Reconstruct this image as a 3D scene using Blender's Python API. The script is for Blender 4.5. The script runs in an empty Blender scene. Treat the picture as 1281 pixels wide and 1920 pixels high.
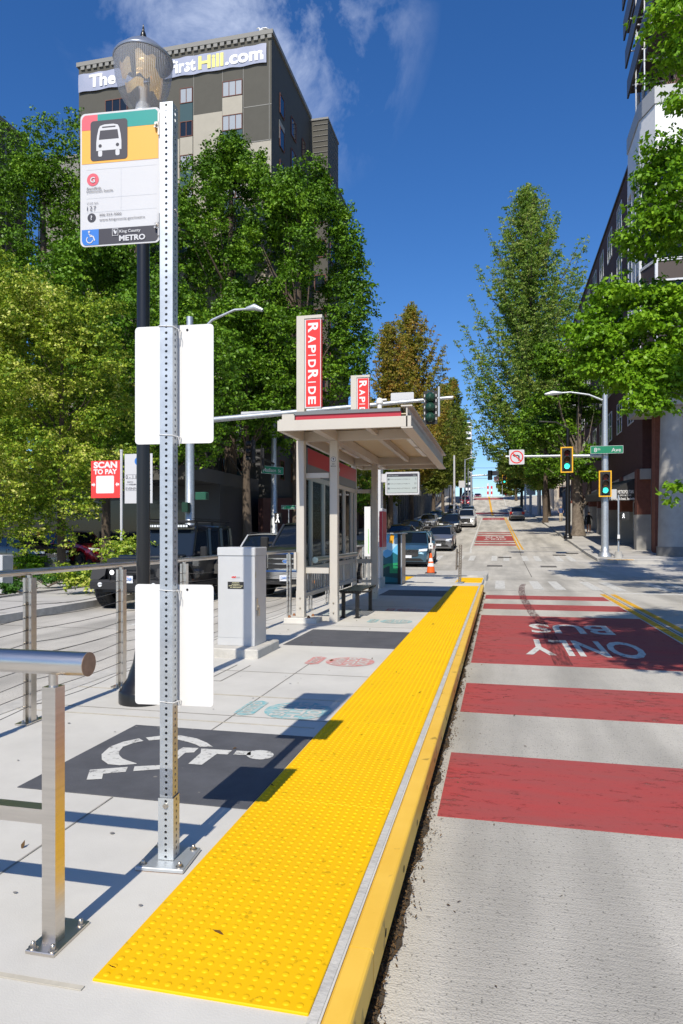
import bpy, math, random
import numpy as np
from mathutils import Vector, Matrix
R = math.radians
sc = bpy.context.scene
COL = sc.collection
CS, SN = math.cos(R(13.0)), math.sin(R(13.0))
CAMZ, F, HX, HY = 1.40, 1280.0, 640.5, 1003.0

# ---------------- camera, sky, sun, exposure ----------------
cam = bpy.data.cameras.new('camera'); camo = bpy.data.objects.new('camera', cam); COL.objects.link(camo)
camo.location = (0, 0, CAMZ); camo.rotation_euler = (R(90), 0, R(13.0))
cam.sensor_fit = 'VERTICAL'; cam.sensor_height = 36.0; cam.sensor_width = 24.0
cam.lens = 36.0 * F / 1920.0
cam.shift_y = (HY - 960) / 1920.0
cam.clip_start = 0.05; cam.clip_end = 6000
sc.camera = camo

w = bpy.data.worlds.new("World"); sc.world = w; w.use_nodes = True
nt = w.node_tree; nt.nodes.clear()
def N(nt, t, **k):
    n = nt.nodes.new(t)
    for a, b in k.items():
        if a.startswith('i_'): n.inputs[a[2:].replace('_', ' ')].default_value = b
        else: setattr(n, a, b)
    return n
sky = N(nt, 'ShaderNodeTexSky', sky_type='NISHITA', sun_disc=False, sun_elevation=R(45.6), sun_rotation=R(180), altitude=300, air_density=1.0, dust_density=0.45, ozone_density=5.0)
hsv = N(nt, 'ShaderNodeHueSaturation'); hsv.inputs['Saturation'].default_value = 1.24; hsv.inputs['Hue'].default_value = 0.508; hsv.inputs['Value'].default_value = 1.0
tc = N(nt, 'ShaderNodeTexCoord')
mp = N(nt, 'ShaderNodeMapping'); mp.inputs['Rotation'].default_value = (R(20), 0, R(35)); mp.inputs['Location'].default_value = (5.1, 2.7, 6.9); mp.inputs['Scale'].default_value = (3.0, 1.5, 3.2)
nz = N(nt, 'ShaderNodeTexNoise'); nz.inputs['Scale'].default_value = 1.9; nz.inputs['Detail'].default_value = 9; nz.inputs['Roughness'].default_value = 0.62; nz.inputs['Distortion'].default_value = 0.7
cr = N(nt, 'ShaderNodeValToRGB'); cr.color_ramp.elements[0].position = 0.45; cr.color_ramp.elements[1].position = 0.68
cr.color_ramp.elements[1].color = (0.58, 0.58, 0.58, 1)
# clouds only around one bearing of the sky (thin cirrus high to the left of the street)
dirc = Vector((-0.282, 0.744, 0.607)).normalized()
dot = N(nt, 'ShaderNodeVectorMath', operation='DOT_PRODUCT'); dot.inputs[1].default_value = dirc
mr = N(nt, 'ShaderNodeMapRange'); mr.inputs['From Min'].default_value = 0.975; mr.inputs['From Max'].default_value = 1.0
mul = N(nt, 'ShaderNodeMath', operation='MULTIPLY')
mix = N(nt, 'ShaderNodeMix', data_type='RGBA'); mix.inputs['B'].default_value = (7.0, 7.6, 9.0, 1)
bg = N(nt, 'ShaderNodeBackground'); bg.inputs['Strength'].default_value = 0.132
wo = N(nt, 'ShaderNodeOutputWorld')
L = nt.links.new
L(sky.outputs[0], hsv.inputs['Color']); L(tc.outputs['Generated'], mp.inputs[0]); L(mp.outputs[0], nz.inputs['Vector']); L(nz.outputs[0], cr.inputs[0])
L(tc.outputs['Generated'], dot.inputs[0]); L(dot.outputs['Value'], mr.inputs['Value'])
L(mr.outputs[0], mul.inputs[0]); L(cr.outputs[0], mul.inputs[1]); L(mul.outputs[0], mix.inputs['Factor'])
L(hsv.outputs[0], mix.inputs['A']); L(mix.outputs['Result'], bg.inputs[0]); L(bg.outputs[0], wo.inputs[0])

SUN = Vector((0.03, 1.0, -1.02)).normalized()
sl = bpy.data.lights.new('sun', 'SUN'); sl.energy = 4.5; sl.angle = R(0.5); sl.color = (1.0, 0.93, 0.80)
so = bpy.data.objects.new('sun', sl); COL.objects.link(so); so.rotation_euler = SUN.to_track_quat('-Z', 'Y').to_euler(); so.location = (0, -20, 40)
sc.view_settings.view_transform = 'Standard'; sc.view_settings.look = 'None'; sc.view_settings.exposure = 0.15; sc.view_settings.gamma = 1
sc.cycles.max_bounces = 6; sc.cycles.diffuse_bounces = 3; sc.cycles.glossy_bounces = 3; sc.cycles.transmission_bounces = 5; sc.cycles.transparent_max_bounces = 10
sc.cycles.caustics_reflective = False; sc.cycles.caustics_refractive = False

# ---------------- pixel helpers (authoring only: every thing gets its own distance) ----------------
def ray(px, py):
    a = (px - HX) / F; b = (HY - py) / F
    return Vector((a * CS - SN, a * SN + CS, b))
def atZ(px, py, z=0.0):
    d = ray(px, py); t = (z - CAMZ) / d.z
    return Vector((d.x * t, d.y * t, z))
def atY(px, py, Y):
    d = ray(px, py); t = Y / d.y
    return Vector((d.x * t, Y, CAMZ + d.z * t))
def atX(px, py, X):
    d = ray(px, py); t = X / d.x
    return Vector((X, d.y * t, CAMZ + d.z * t))

# ---------------- tagging ----------------
def tag(o, label=None, cat=None, group=None, kind=None):
    if label: o['label'] = label
    if cat: o['category'] = cat
    if group: o['group'] = group
    if kind: o['kind'] = kind
    return o
def empty(name, loc=(0, 0, 0), label=None, cat=None, group=None, rz=0):
    o = bpy.data.objects.new(name, None); COL.objects.link(o); o.location = loc; o.rotation_euler = (0, 0, rz); o.empty_display_size = 0.2
    return tag(o, label, cat, group)
def children(o): return [c for c in bpy.data.objects if c.parent == o]
def copy_tree(o, parent=None):
    c = o.copy(); COL.objects.link(c); c.parent = parent
    for ch in children(o): copy_tree(ch, c)
    return c

# ---------------- materials ----------------
def mat(name, col, rough=0.6, metal=0.0, var=0.0, scale=5.0, bump=0.0, bscale=40.0, spec=0.5, coat=0.0, emit=None, estr=0.0, col2=None, stretch=None, speck=None, detail=6):
    m = bpy.data.materials.new(name); m.use_nodes = True
    t = m.node_tree; b = t.nodes['Principled BSDF']
    b.inputs['Base Color'].default_value = (*col, 1); b.inputs['Roughness'].default_value = rough; b.inputs['Metallic'].default_value = metal
    b.inputs['Specular IOR Level'].default_value = spec
    if coat: b.inputs['Coat Weight'].default_value = coat; b.inputs['Coat Roughness'].default_value = 0.05
    if emit: b.inputs['Emission Color'].default_value = (*emit, 1); b.inputs['Emission Strength'].default_value = estr
    if var or col2 or bump or speck:
        c = N(t, 'ShaderNodeTexCoord'); src = c.outputs['Object']
        if stretch:
            mpp = N(t, 'ShaderNodeMapping'); mpp.inputs['Scale'].default_value = stretch; t.links.new(src, mpp.inputs[0]); src = mpp.outputs[0]
    if var or col2:
        n = N(t, 'ShaderNodeTexNoise'); n.inputs['Scale'].default_value = scale; n.inputs['Detail'].default_value = detail; n.inputs['Roughness'].default_value = 0.65
        t.links.new(src, n.inputs['Vector'])
        r = N(t, 'ShaderNodeValToRGB'); r.color_ramp.elements[0].position = 0.32; r.color_ramp.elements[1].position = 0.68
        a = col2 if col2 else tuple(x * (1 - var) for x in col); z = col if col2 else tuple(min(1, x * (1 + var)) for x in col)
        r.color_ramp.elements[0].color = (*a, 1); r.color_ramp.elements[1].color = (*z, 1)
        t.links.new(n.outputs[0], r.inputs[0]); out = r.outputs[0]
        if speck:
            v = N(t, 'ShaderNodeTexNoise'); v.inputs['Scale'].default_value = speck[0]; v.inputs['Detail'].default_value = 3
            t.links.new(c.outputs['Object'], v.inputs['Vector'])
            rr = N(t, 'ShaderNodeValToRGB'); rr.color_ramp.elements[0].position = speck[1]; rr.color_ramp.elements[1].position = speck[1] + 0.05
            rr.color_ramp.elements[0].color = (speck[2],) * 3 + (1,); rr.color_ramp.elements[1].color = (1, 1, 1, 1)
            t.links.new(v.outputs[0], rr.inputs[0])
            mm = N(t, 'ShaderNodeMix', data_type='RGBA', blend_type='MULTIPLY'); mm.inputs['Factor'].default_value = 1
            t.links.new(out, mm.inputs['A']); t.links.new(rr.outputs[0], mm.inputs['B']); out = mm.outputs['Result']
        t.links.new(out, b.inputs['Base Color'])
    if bump:
        n2 = N(t, 'ShaderNodeTexNoise'); n2.inputs['Scale'].default_value = bscale; n2.inputs['Detail'].default_value = 5
        t.links.new(src, n2.inputs['Vector'])
        bp = N(t, 'ShaderNodeBump'); bp.inputs['Strength'].default_value = bump; bp.inputs['Distance'].default_value = 0.02
        t.links.new(n2.outputs[0], bp.inputs['Height']); t.links.new(bp.outputs[0], b.inputs['Normal'])
    return m

def leafmat(name, cols, trans=0.35, rough=0.45):
    m = bpy.data.materials.new(name); m.use_nodes = True; t = m.node_tree; b = t.nodes['Principled BSDF']; out = t.nodes['Material Output']
    g = N(t, 'ShaderNodeNewGeometry'); r = N(t, 'ShaderNodeValToRGB')
    while len(r.color_ramp.elements) < len(cols): r.color_ramp.elements.new(0.5)
    for i, c in enumerate(cols):
        r.color_ramp.elements[i].position = i / (len(cols) - 1) if len(cols) > 1 else 0; r.color_ramp.elements[i].color = (*c, 1)
    c = N(t, 'ShaderNodeTexCoord'); n = N(t, 'ShaderNodeTexNoise'); n.inputs['Scale'].default_value = 0.55; n.inputs['Detail'].default_value = 2
    t.links.new(c.outputs['Object'], n.inputs['Vector'])
    ad = N(t, 'ShaderNodeMath', operation='MULTIPLY_ADD'); ad.inputs[1].default_value = 0.55
    m2 = N(t, 'ShaderNodeMapRange'); m2.inputs['From Min'].default_value = 0.3; m2.inputs['From Max'].default_value = 0.7; m2.inputs['To Max'].default_value = 0.5
    t.links.new(n.outputs[0], m2.inputs['Value']); t.links.new(g.outputs['Random Per Island'], ad.inputs[0]); t.links.new(m2.outputs[0], ad.inputs[2])
    t.links.new(ad.outputs[0], r.inputs[0]); t.links.new(r.outputs[0], b.inputs['Base Color']); b.inputs['Roughness'].default_value = rough
    b.inputs['Specular IOR Level'].default_value = 0.22
    tr = N(t, 'ShaderNodeBsdfTranslucent'); mm = N(t, 'ShaderNodeMix', data_type='RGBA', blend_type='MULTIPLY'); mm.inputs['Factor'].default_value = 1; mm.inputs['B'].default_value = (1.3, 1.35, 0.55, 1)
    t.links.new(r.outputs[0], mm.inputs['A']); t.links.new(mm.outputs['Result'], tr.inputs[0])
    ms = N(t, 'ShaderNodeMixShader'); ms.inputs[0].default_value = trans
    t.links.new(b.outputs[0], ms.inputs[1]); t.links.new(tr.outputs[0], ms.inputs[2]); t.links.new(ms.outputs[0], out.inputs[0])
    return m

def glassmat(name, tint=(0.85, 0.92, 0.95), alpha=0.75):
    m = bpy.data.materials.new(name); m.use_nodes = True; t = m.node_tree; out = t.nodes['Material Output']
    gl = N(t, 'ShaderNodeBsdfGlossy'); gl.inputs['Roughness'].default_value = 0.03
    tp = N(t, 'ShaderNodeBsdfTransparent'); tp.inputs[0].default_value = (*tint, 1)
    fr = N(t, 'ShaderNodeFresnel'); fr.inputs[0].default_value = 1.22
    ms = N(t, 'ShaderNodeMixShader'); t.links.new(fr.outputs[0], ms.inputs[0]); t.links.new(tp.outputs[0], ms.inputs[1]); t.links.new(gl.outputs[0], ms.inputs[2]); t.links.new(ms.outputs[0], out.inputs[0])
    return m

def tine_mat():
    # brushed road concrete: lateral tining grooves, pores, mottled dark wheel tracks that are dirt
    m = mat('road_concrete', (0.54, 0.51, 0.455), 0.85, var=0.10, scale=0.9, speck=(75, 0.33, 0.5))
    t = m.node_tree; b = t.nodes['Principled BSDF']
    c = N(t, 'ShaderNodeTexCoord'); wv = N(t, 'ShaderNodeTexNoise'); wv.inputs['Scale'].default_value = 4.0; wv.inputs['Detail'].default_value = 4; wmp = N(t, 'ShaderNodeMapping'); wmp.inputs['Scale'].default_value = (1.0, 14.0, 1.0); t.links.new(c.outputs['Object'], wmp.inputs[0])
    n = N(t, 'ShaderNodeTexNoise'); n.inputs['Scale'].default_value = 120
    t.links.new(wmp.outputs[0], wv.inputs['Vector']); t.links.new(c.outputs['Object'], n.inputs['Vector'])
    ad = N(t, 'ShaderNodeMath', operation='MULTIPLY_ADD'); ad.inputs[1].default_value = 1.5; t.links.new(n.outputs[0], ad.inputs[0]); t.links.new(wv.outputs[0], ad.inputs[2])
    bp = N(t, 'ShaderNodeBump'); bp.inputs['Strength'].default_value = 0.5; bp.inputs['Distance'].default_value = 0.008
    t.links.new(ad.outputs[0], bp.inputs['Height']); t.links.new(bp.outputs[0], b.inputs['Normal'])
    # oil-dirt streaks along the wheel paths (dirt of its own shape, runs along the lane)
    mpp = N(t, 'ShaderNodeMapping'); mpp.inputs['Scale'].default_value = (1.1, 0.12, 1)
    n3 = N(t, 'ShaderNodeTexNoise'); n3.inputs['Scale'].default_value = 1.2; n3.inputs['Detail'].default_value = 4
    t.links.new(c.outputs['Object'], mpp.inputs[0]); t.links.new(mpp.outputs[0], n3.inputs['Vector'])
    r = N(t, 'ShaderNodeValToRGB'); r.color_ramp.elements[0].position = 0.35; r.color_ramp.elements[0].color = (0.66, 0.66, 0.66, 1); r.color_ramp.elements[1].position = 0.6; r.color_ramp.elements[1].color = (1, 1, 1, 1)
    t.links.new(n3.outputs[0], r.inputs[0])
    old = b.inputs['Base Color'].links[0].from_socket
    mm = N(t, 'ShaderNodeMix', data_type='RGBA', blend_type='MULTIPLY'); mm.inputs['Factor'].default_value = 1
    t.links.new(old, mm.inputs['A']); t.links.new(r.outputs[0], mm.inputs['B']); t.links.new(mm.outputs['Result'], b.inputs['Base Color'])
    return m

M = {}
M['road'] = tine_mat()
M['asphalt'] = mat('asphalt', (0.10, 0.10, 0.10), 0.9, var=0.2, scale=2)
M['paving'] = mat('sidewalk_concrete', (0.47, 0.45, 0.42), 0.85, var=0.10, scale=1.3, bump=0.2, bscale=90)
M['platform'] = mat('platform_concrete', (0.585, 0.565, 0.52), 0.75, var=0.09, scale=1.4, bump=0.08, bscale=150, detail=9)
M['kerb'] = mat('kerb_concrete', (0.50, 0.48, 0.44), 0.85, var=0.15, scale=6, bump=0.3)
M['joint'] = mat('joint', (0.13, 0.12, 0.11), 0.9, var=0.3, scale=8)
M['seam'] = mat('sealed_seam', (0.50, 0.46, 0.38), 0.9, var=0.15, scale=8)
M['tactile'] = mat('tactile_yellow', (0.87, 0.50, 0.001), 0.62, spec=0.22, col2=(0.80, 0.455, 0.003), scale=1.7, bump=0.05, bscale=200, speck=(24, .30, .72), detail=10)
M['bumper'] = mat('bumper_yellow', (0.87, 0.54, 0.075), 0.5, var=0.06, scale=3, col2=(0.80, 0.47, 0.05), speck=(9, 0.30, 0.55))
M['redpaint'] = mat('red_paint', (0.41, 0.055, 0.052), 0.75, col2=(0.32, 0.075, 0.07), scale=3.0, stretch=(0.35, 1.6, 1), bump=0.2, bscale=120, speck=(60, 0.33, 0.88))
M['whitepaint'] = mat('white_paint', (0.66, 0.65, 0.61), 0.7, col2=(0.55, 0.54, 0.51), scale=9, bump=0.15, speck=(30, 0.34, 0.6))
M['yellowpaint'] = mat('yellow_paint', (0.75, 0.40, 0.02), 0.7, var=0.12, scale=9, speck=(25, 0.36, 0.6))
M['mat'] = mat('slate_paint', (0.088, 0.09, 0.10), 0.7, var=0.16, scale=4, bump=0.1, bscale=80)
M['teal'] = mat('teal_chalk', (0.12, 0.42, 0.46), 0.8, col2=(0.52, 0.54, 0.50), scale=18)
M['redchalk'] = mat('red_chalk', (0.60, 0.13, 0.12), 0.8, col2=(0.58, 0.46, 0.42), scale=18)
M['rubber'] = mat('tyre_rubber', (0.02, 0.02, 0.02), 0.75, bump=0.3, bscale=60)
M['skid'] = mat('skid_rubber', (0.07, 0.035, 0.035), 0.8, col2=(0.20, 0.04, 0.04), scale=8, stretch=(3, .4, 1))
M['steel'] = mat('brushed_steel', (0.62, 0.58, 0.53), 0.30, 1.0, bump=0.05, bscale=30, stretch=(1, 1, 12), var=0.08, scale=4)
M['galv'] = mat('galvanised', (0.50, 0.53, 0.56), 0.45, 0.75, var=0.12, scale=14)
M['alu'] = mat('grey_aluminium', (0.55, 0.58, 0.60), 0.4, 0.6, var=0.05, scale=5)
M['cable'] = mat('steel_cable', (0.16, 0.15, 0.14), 0.5, 0.7)
M['bolt'] = mat('bolt_steel', (0.55, 0.50, 0.43), 0.35, 1.0)
M['rust'] = mat('rusted_bolt', (0.25, 0.11, 0.05), 0.8, var=0.3, scale=30)
M['black'] = mat('black_gloss_paint', (0.012, 0.012, 0.013), 0.28, bump=0.04, bscale=12)
M['blackm'] = mat('black_matt', (0.015, 0.015, 0.016), 0.6)
M['hole'] = mat('dark_hole', (0.01, 0.01, 0.01), 0.9)
M['white'] = mat('sign_white', (0.71, 0.71, 0.705), 0.45, var=0.012, scale=3)
M['signface'] = mat('sign_face', (0.56, 0.56, 0.575), 0.4, var=0.015, scale=3)
M['ink'] = mat('ink_dark', (0.035, 0.033, 0.045), 0.5)
M['blue'] = mat('sign_blue', (0.03, 0.17, 0.55), 0.45)
M['green'] = mat('sign_green', (0.005, 0.20, 0.10), 0.45)
M['tealsign'] = mat('sign_teal', (0.0, 0.26, 0.23), 0.45)
M['orange'] = mat('sign_amber', (0.80, 0.39, 0.06), 0.45)
M['pink'] = mat('sign_coral', (0.62, 0.10, 0.13), 0.45)
M['red'] = mat('sign_red', (0.68, 0.025, 0.02), 0.4)
M['redstripe'] = mat('crimson_stripe', (0.42, 0.025, 0.04), 0.4)
M['shelter'] = mat('shelter_paint', (0.52, 0.485, 0.43), 0.45, var=0.03, scale=3)
M['deck'] = mat('roof_deck', (0.66, 0.58, 0.42), 0.5, var=0.04, scale=3)
M['greycap'] = mat('grey_cap', (0.16, 0.17, 0.18), 0.5)
M['diffuser'] = mat('light_diffuser', (0.75, 0.76, 0.76), 0.3)
M['glass'] = glassmat('clear_glass')
M['tint'] = mat('tinted_glass', (0.006, 0.009, 0.014), 0.06, spec=0.6)
M['winglass'] = mat('window_glass', (0.012, 0.018, 0.026), 0.08, spec=.55)
def wear(name, lo, hi, sc, floor=0.0, stretch=(1, 1, 1), tracks=None):
    # paint rubbed through to the concrete: holes of noise, denser in the wheel tracks
    t = M[name].node_tree; b = t.nodes['Principled BSDF']; c = N(t, 'ShaderNodeTexCoord'); mp_ = N(t, 'ShaderNodeMapping'); mp_.inputs['Scale'].default_value = stretch
    n1 = N(t, 'ShaderNodeTexNoise'); n1.inputs['Scale'].default_value = sc; n1.inputs['Detail'].default_value = 8; n1.inputs['Roughness'].default_value = .75
    t.links.new(c.outputs['Object'], mp_.inputs[0]); t.links.new(mp_.outputs[0], n1.inputs['Vector']); r = N(t, 'ShaderNodeMapRange'); r.inputs['From Min'].default_value = lo; r.inputs['From Max'].default_value = hi; r.inputs['To Min'].default_value = floor
    src = n1.outputs[0]
    if tracks:
        sp = N(t, 'ShaderNodeSeparateXYZ'); t.links.new(c.outputs['Object'], sp.inputs[0]); mm = N(t, 'ShaderNodeMath', operation='MULTIPLY'); mm.inputs[1].default_value = tracks; si = N(t, 'ShaderNodeMath', operation='SINE'); ma = N(t, 'ShaderNodeMath', operation='MULTIPLY_ADD'); ma.inputs[1].default_value = .035
        t.links.new(sp.outputs[0], mm.inputs[0]); t.links.new(mm.outputs[0], si.inputs[0]); t.links.new(si.outputs[0], ma.inputs[0]); t.links.new(src, ma.inputs[2]); src = ma.outputs[0]
    t.links.new(src, r.inputs['Value']); t.links.new(r.outputs[0], b.inputs['Alpha'])
wear('redpaint', .36, .44, 6, .35, (1, 2.5, 1), 3.6); wear('whitepaint', .37, .43, 9, .3); wear('yellowpaint', .38, .44, 8, .3)
M['cab'] = mat('cabinet_grey', (0.56, 0.565, 0.57), 0.4, 0.15, var=0.03, scale=4)
M['chrome'] = mat('chrome', (0.7, 0.7, 0.7), 0.12, 1.0)
M['rim'] = mat('alloy_rim', (0.45, 0.46, 0.48), 0.3, 0.9)
M['lampw'] = mat('headlight_lens', (0.75, 0.78, 0.80), 0.08, spec=0.9, coat=0.5)
M['lamplit'] = mat('headlight_on', (0.9, 0.9, 0.9), 0.1, emit=(1, 1, 1), estr=1.3)
M['taill'] = mat('tail_light', (0.55, 0.01, 0.01), 0.2)
M['amber'] = mat('amber_light', (0.8, 0.25, 0.01), 0.2)
M['plate'] = mat('number_plate', (0.68, 0.70, 0.75), 0.5)
M['coneo'] = mat('cone_orange', (0.85, 0.12, 0.01), 0.5)
M['sigy'] = mat('signal_yellow', (0.80, 0.42, 0.01), 0.5)
M['siggreen'] = mat('signal_dark_green', (0.01, 0.045, 0.025), 0.35)
M['go'] = mat('green_light_on', (0.1, 0.8, 0.6), 0.3, emit=(0.05, 0.9, 0.62), estr=1.6)
M['walk'] = mat('walk_light_on', (0.9, 0.9, 0.9), 0.3, emit=(1, 1, 1), estr=0.8)
M['bark'] = mat('bark', (0.10, 0.075, 0.055), 0.9, var=0.35, scale=6, bump=0.6, bscale=14, stretch=(1, 1, .25))
M['barkd'] = mat('bark_mottled', (0.11, 0.085, 0.065), 0.9, col2=(0.24, 0.20, 0.16), scale=4, bump=0.6, bscale=10)
M['soil'] = mat('soil', (0.06, 0.045, 0.03), 0.95, var=0.3, scale=8, bump=0.6)

# ---------------- mesh builder ----------------
_tc = {}
def text_geo(s, bold=0.0, sp=1.0):
    k = (s, bold, sp)
    if k in _tc: return _tc[k]
    cu = bpy.data.curves.new('t', 'FONT'); cu.body = s; cu.offset = bold; cu.space_character = sp; cu.resolution_u = 3
    ob = bpy.data.objects.new('t', cu); COL.objects.link(ob)
    dg = bpy.context.evaluated_depsgraph_get(); me = bpy.data.meshes.new_from_object(ob.evaluated_get(dg))
    vs = [tuple(v.co) for v in me.vertices]; fs = [tuple(p.vertices) for p in me.polygons]
    bpy.data.objects.remove(ob); bpy.data.curves.remove(cu); bpy.data.meshes.remove(me)
    x0 = min(v[0] for v in vs); x1 = max(v[0] for v in vs); y0 = min(v[1] for v in vs); y1 = max(v[1] for v in vs)
    _tc[k] = (vs, fs, x0, x1, y0, y1); return _tc[k]

class MB:
    def __init__(s): s.v = []; s.f = []; s.m = []; s.s = []
    def add(s, vs, fs, m=0, sm=False):
        o = len(s.v); s.v += [tuple(v) for v in vs]
        for f in fs: s.f.append(tuple(i + o for i in f)); s.m.append(m); s.s.append(sm)
        return s
    def box(s, x0, x1, y0, y1, z0, z1, m=0, rz=0, piv=None):
        vs = [(x, y, z) for z in (z0, z1) for x, y in ((x0, y0), (x1, y0), (x1, y1), (x0, y1))]
        if rz:
            px, py = piv if piv else ((x0 + x1) / 2, (y0 + y1) / 2); c, q = math.cos(rz), math.sin(rz)
            vs = [(px + (x - px) * c - (y - py) * q, py + (x - px) * q + (y - py) * c, z) for x, y, z in vs]
        return s.add(vs, [(3, 2, 1, 0), (4, 5, 6, 7), (0, 1, 5, 4), (1, 2, 6, 5), (2, 3, 7, 6), (3, 0, 4, 7)], m)
    def bbox(s, x0, x1, y0, y1, z0, z1, b=0.01, m=0):
        # box with chamfered vertical and top edges
        b = min(b, (x1 - x0) / 2.1, (y1 - y0) / 2.1, (z1 - z0) / 2.1)
        def ring(i, z): return [(x0 + i, y0 + b + i * 0, z), (x0 + b, y0 + i, z), (x1 - b, y0 + i, z), (x1 - i, y0 + b, z), (x1 - i, y1 - b, z), (x1 - b, y1 - i, z), (x0 + b, y1 - i, z), (x0 + i, y1 - b, z)]
        vs = ring(0, z0) + ring(0, z1 - b) + ring(b, z1)
        fs = [tuple(range(7, -1, -1)), tuple(range(16, 24))]
        for k in (0, 8):
            for i in range(8): j = (i + 1) % 8; fs.append((k + i, k + j, k + 8 + j, k + 8 + i))
        return s.add(vs, fs, m)
    def tube(s, p0, p1, r0, r1=None, n=12, m=0, caps=True, sm=True):
        p0 = Vector(p0); p1 = Vector(p1); r1 = r0 if r1 is None else r1; d = (p1 - p0)
        if d.length < 1e-6: return s
        d.normalize(); a = d.orthogonal().normalized(); b = d.cross(a)
        vs = []
        for p, r in ((p0, r0), (p1, r1)):
            for i in range(n):
                t = 2 * math.pi * i / n; vs.append(p + (a * math.cos(t) + b * math.sin(t)) * r)
        s.add(vs, [(i, (i + 1) % n, n + (i + 1) % n, n + i) for i in range(n)], m, sm)
        if caps: s.add(vs, [tuple(range(n - 1, -1, -1)), tuple(range(n, 2 * n))], m)
        return s
    def path(s, pts, rs, n=8, m=0):
        pts = [Vector(p) for p in pts]
        if not isinstance(rs, (list, tuple)): rs = [rs] * len(pts)
        rings = []; a = None
        for i, p in enumerate(pts):
            d = (pts[min(i + 1, len(pts) - 1)] - pts[max(i - 1, 0)]).normalized()
            a = d.orthogonal().normalized() if a is None else (a - d * a.dot(d)).normalized(); b = d.cross(a)
            rings.append([p + (a * math.cos(2 * math.pi * k / n) + b * math.sin(2 * math.pi * k / n)) * rs[i] for k in range(n)])
        vs = [v for r in rings for v in r]; fs = []
        for i in range(len(pts) - 1):
            for k in range(n): fs.append((i * n + k, i * n + (k + 1) % n, (i + 1) * n + (k + 1) % n, (i + 1) * n + k))
        s.add(vs, fs, m, True)
        s.add([*rings[0], *rings[-1]], [tuple(range(n - 1, -1, -1)), tuple(range(n, 2 * n))], m)
        return s
    def lathe(s, c, prof, n=20, m=0, sm=True, sq=None):
        vs = [(c[0] + r * math.cos(2 * math.pi * k / n), c[1] + r * math.sin(2 * math.pi * k / n), c[2] + z) for r, z in prof for k in range(n)]
        fs = [(i * n + k, i * n + (k + 1) % n, (i + 1) * n + (k + 1) % n, (i + 1) * n + k) for i in range(len(prof) - 1) for k in range(n)]
        s.add(vs, fs, m, sm)
        if prof[0][0] > 1e-4: s.add(vs[:n], [tuple(range(n - 1, -1, -1))], m)
        if prof[-1][0] > 1e-4: s.add(vs[-n:], [tuple(range(n))], m)
        return s
    def ext(s, poly, o, u, v, d, m=0):
        # extrude a 2-D polygon drawn in the frame (o,u,v) by -d along u x v
        o, u, v = Vector(o), Vector(u), Vector(v); n = u.cross(v).normalized()
        a = [o + u * p[0] + v * p[1] for p in poly]; k = len(a)
        if d == 0: return s.add(a, [tuple(range(k))], m)
        b = [p - n * d for p in a]
        return s.add(a + b, [tuple(range(k)), tuple(range(2 * k - 1, k - 1, -1))] + [(i, k + i, k + (i + 1) % k, (i + 1) % k) for i in range(k)], m)
    def text(s, t, o, u, v, h=None, w=None, m=0, bold=0.0, al='l', sp=1.0, shear=0.0):
        vs, fs, x0, x1, y0, y1 = text_geo(t, bold, sp); o, u, v = Vector(o), Vector(u).normalized(), Vector(v).normalized()
        ky = (h / 0.70) if h else w / (x1 - x0); kx = w / (x1 - x0) if w else ky
        off = {'l': x0, 'c': (x0 + x1) / 2, 'r': x1}[al]
        return s.add([o + u * ((a - off) * kx + b * ky * shear) + v * (b * ky) for a, b, c in vs], fs, m)
    def build(s, name, mats, parent=None, loc=None, edge=None, kind=None):
        me = bpy.data.meshes.new(name); me.from_pydata(s.v, [], s.f)
        if not isinstance(mats, (list, tuple)): mats = [mats]
        for x in mats: me.materials.append(M[x] if isinstance(x, str) else x)
        me.polygons.foreach_set('material_index', s.m); me.polygons.foreach_set('use_smooth', s.s); me.update()
        if edge: me.polygons.foreach_set('use_smooth', [True] * len(s.f)); me.set_sharp_from_angle(angle=R(edge))
        o = bpy.data.objects.new(name, me); COL.objects.link(o)
        if parent: o.parent = parent
        if loc: o.location = loc
        if kind: o['kind'] = kind
        return o
def rrect(w, h, r=0.01, cx=0, cy=0, n=4):
    out = []
    for sx, sy, a0 in ((1, 1, 0), (-1, 1, 90), (-1, -1, 180), (1, -1, 270)):
        for k in range(n + 1):
            a = R(a0 + 90 * k / n); out.append((cx + sx * (w / 2 - r) + r * math.cos(a), cy + sy * (h / 2 - r) + r * math.sin(a)))
    return out
def disc(r, cx=0, cy=0, n=20, ry=None): return [(cx + r * math.cos(2 * math.pi * k / n), cy + (ry or r) * math.sin(2 * math.pi * k / n)) for k in range(n)]
UX, UY, UZ = Vector((1, 0, 0)), Vector((0, 1, 0)), Vector((0, 0, 1))

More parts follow.
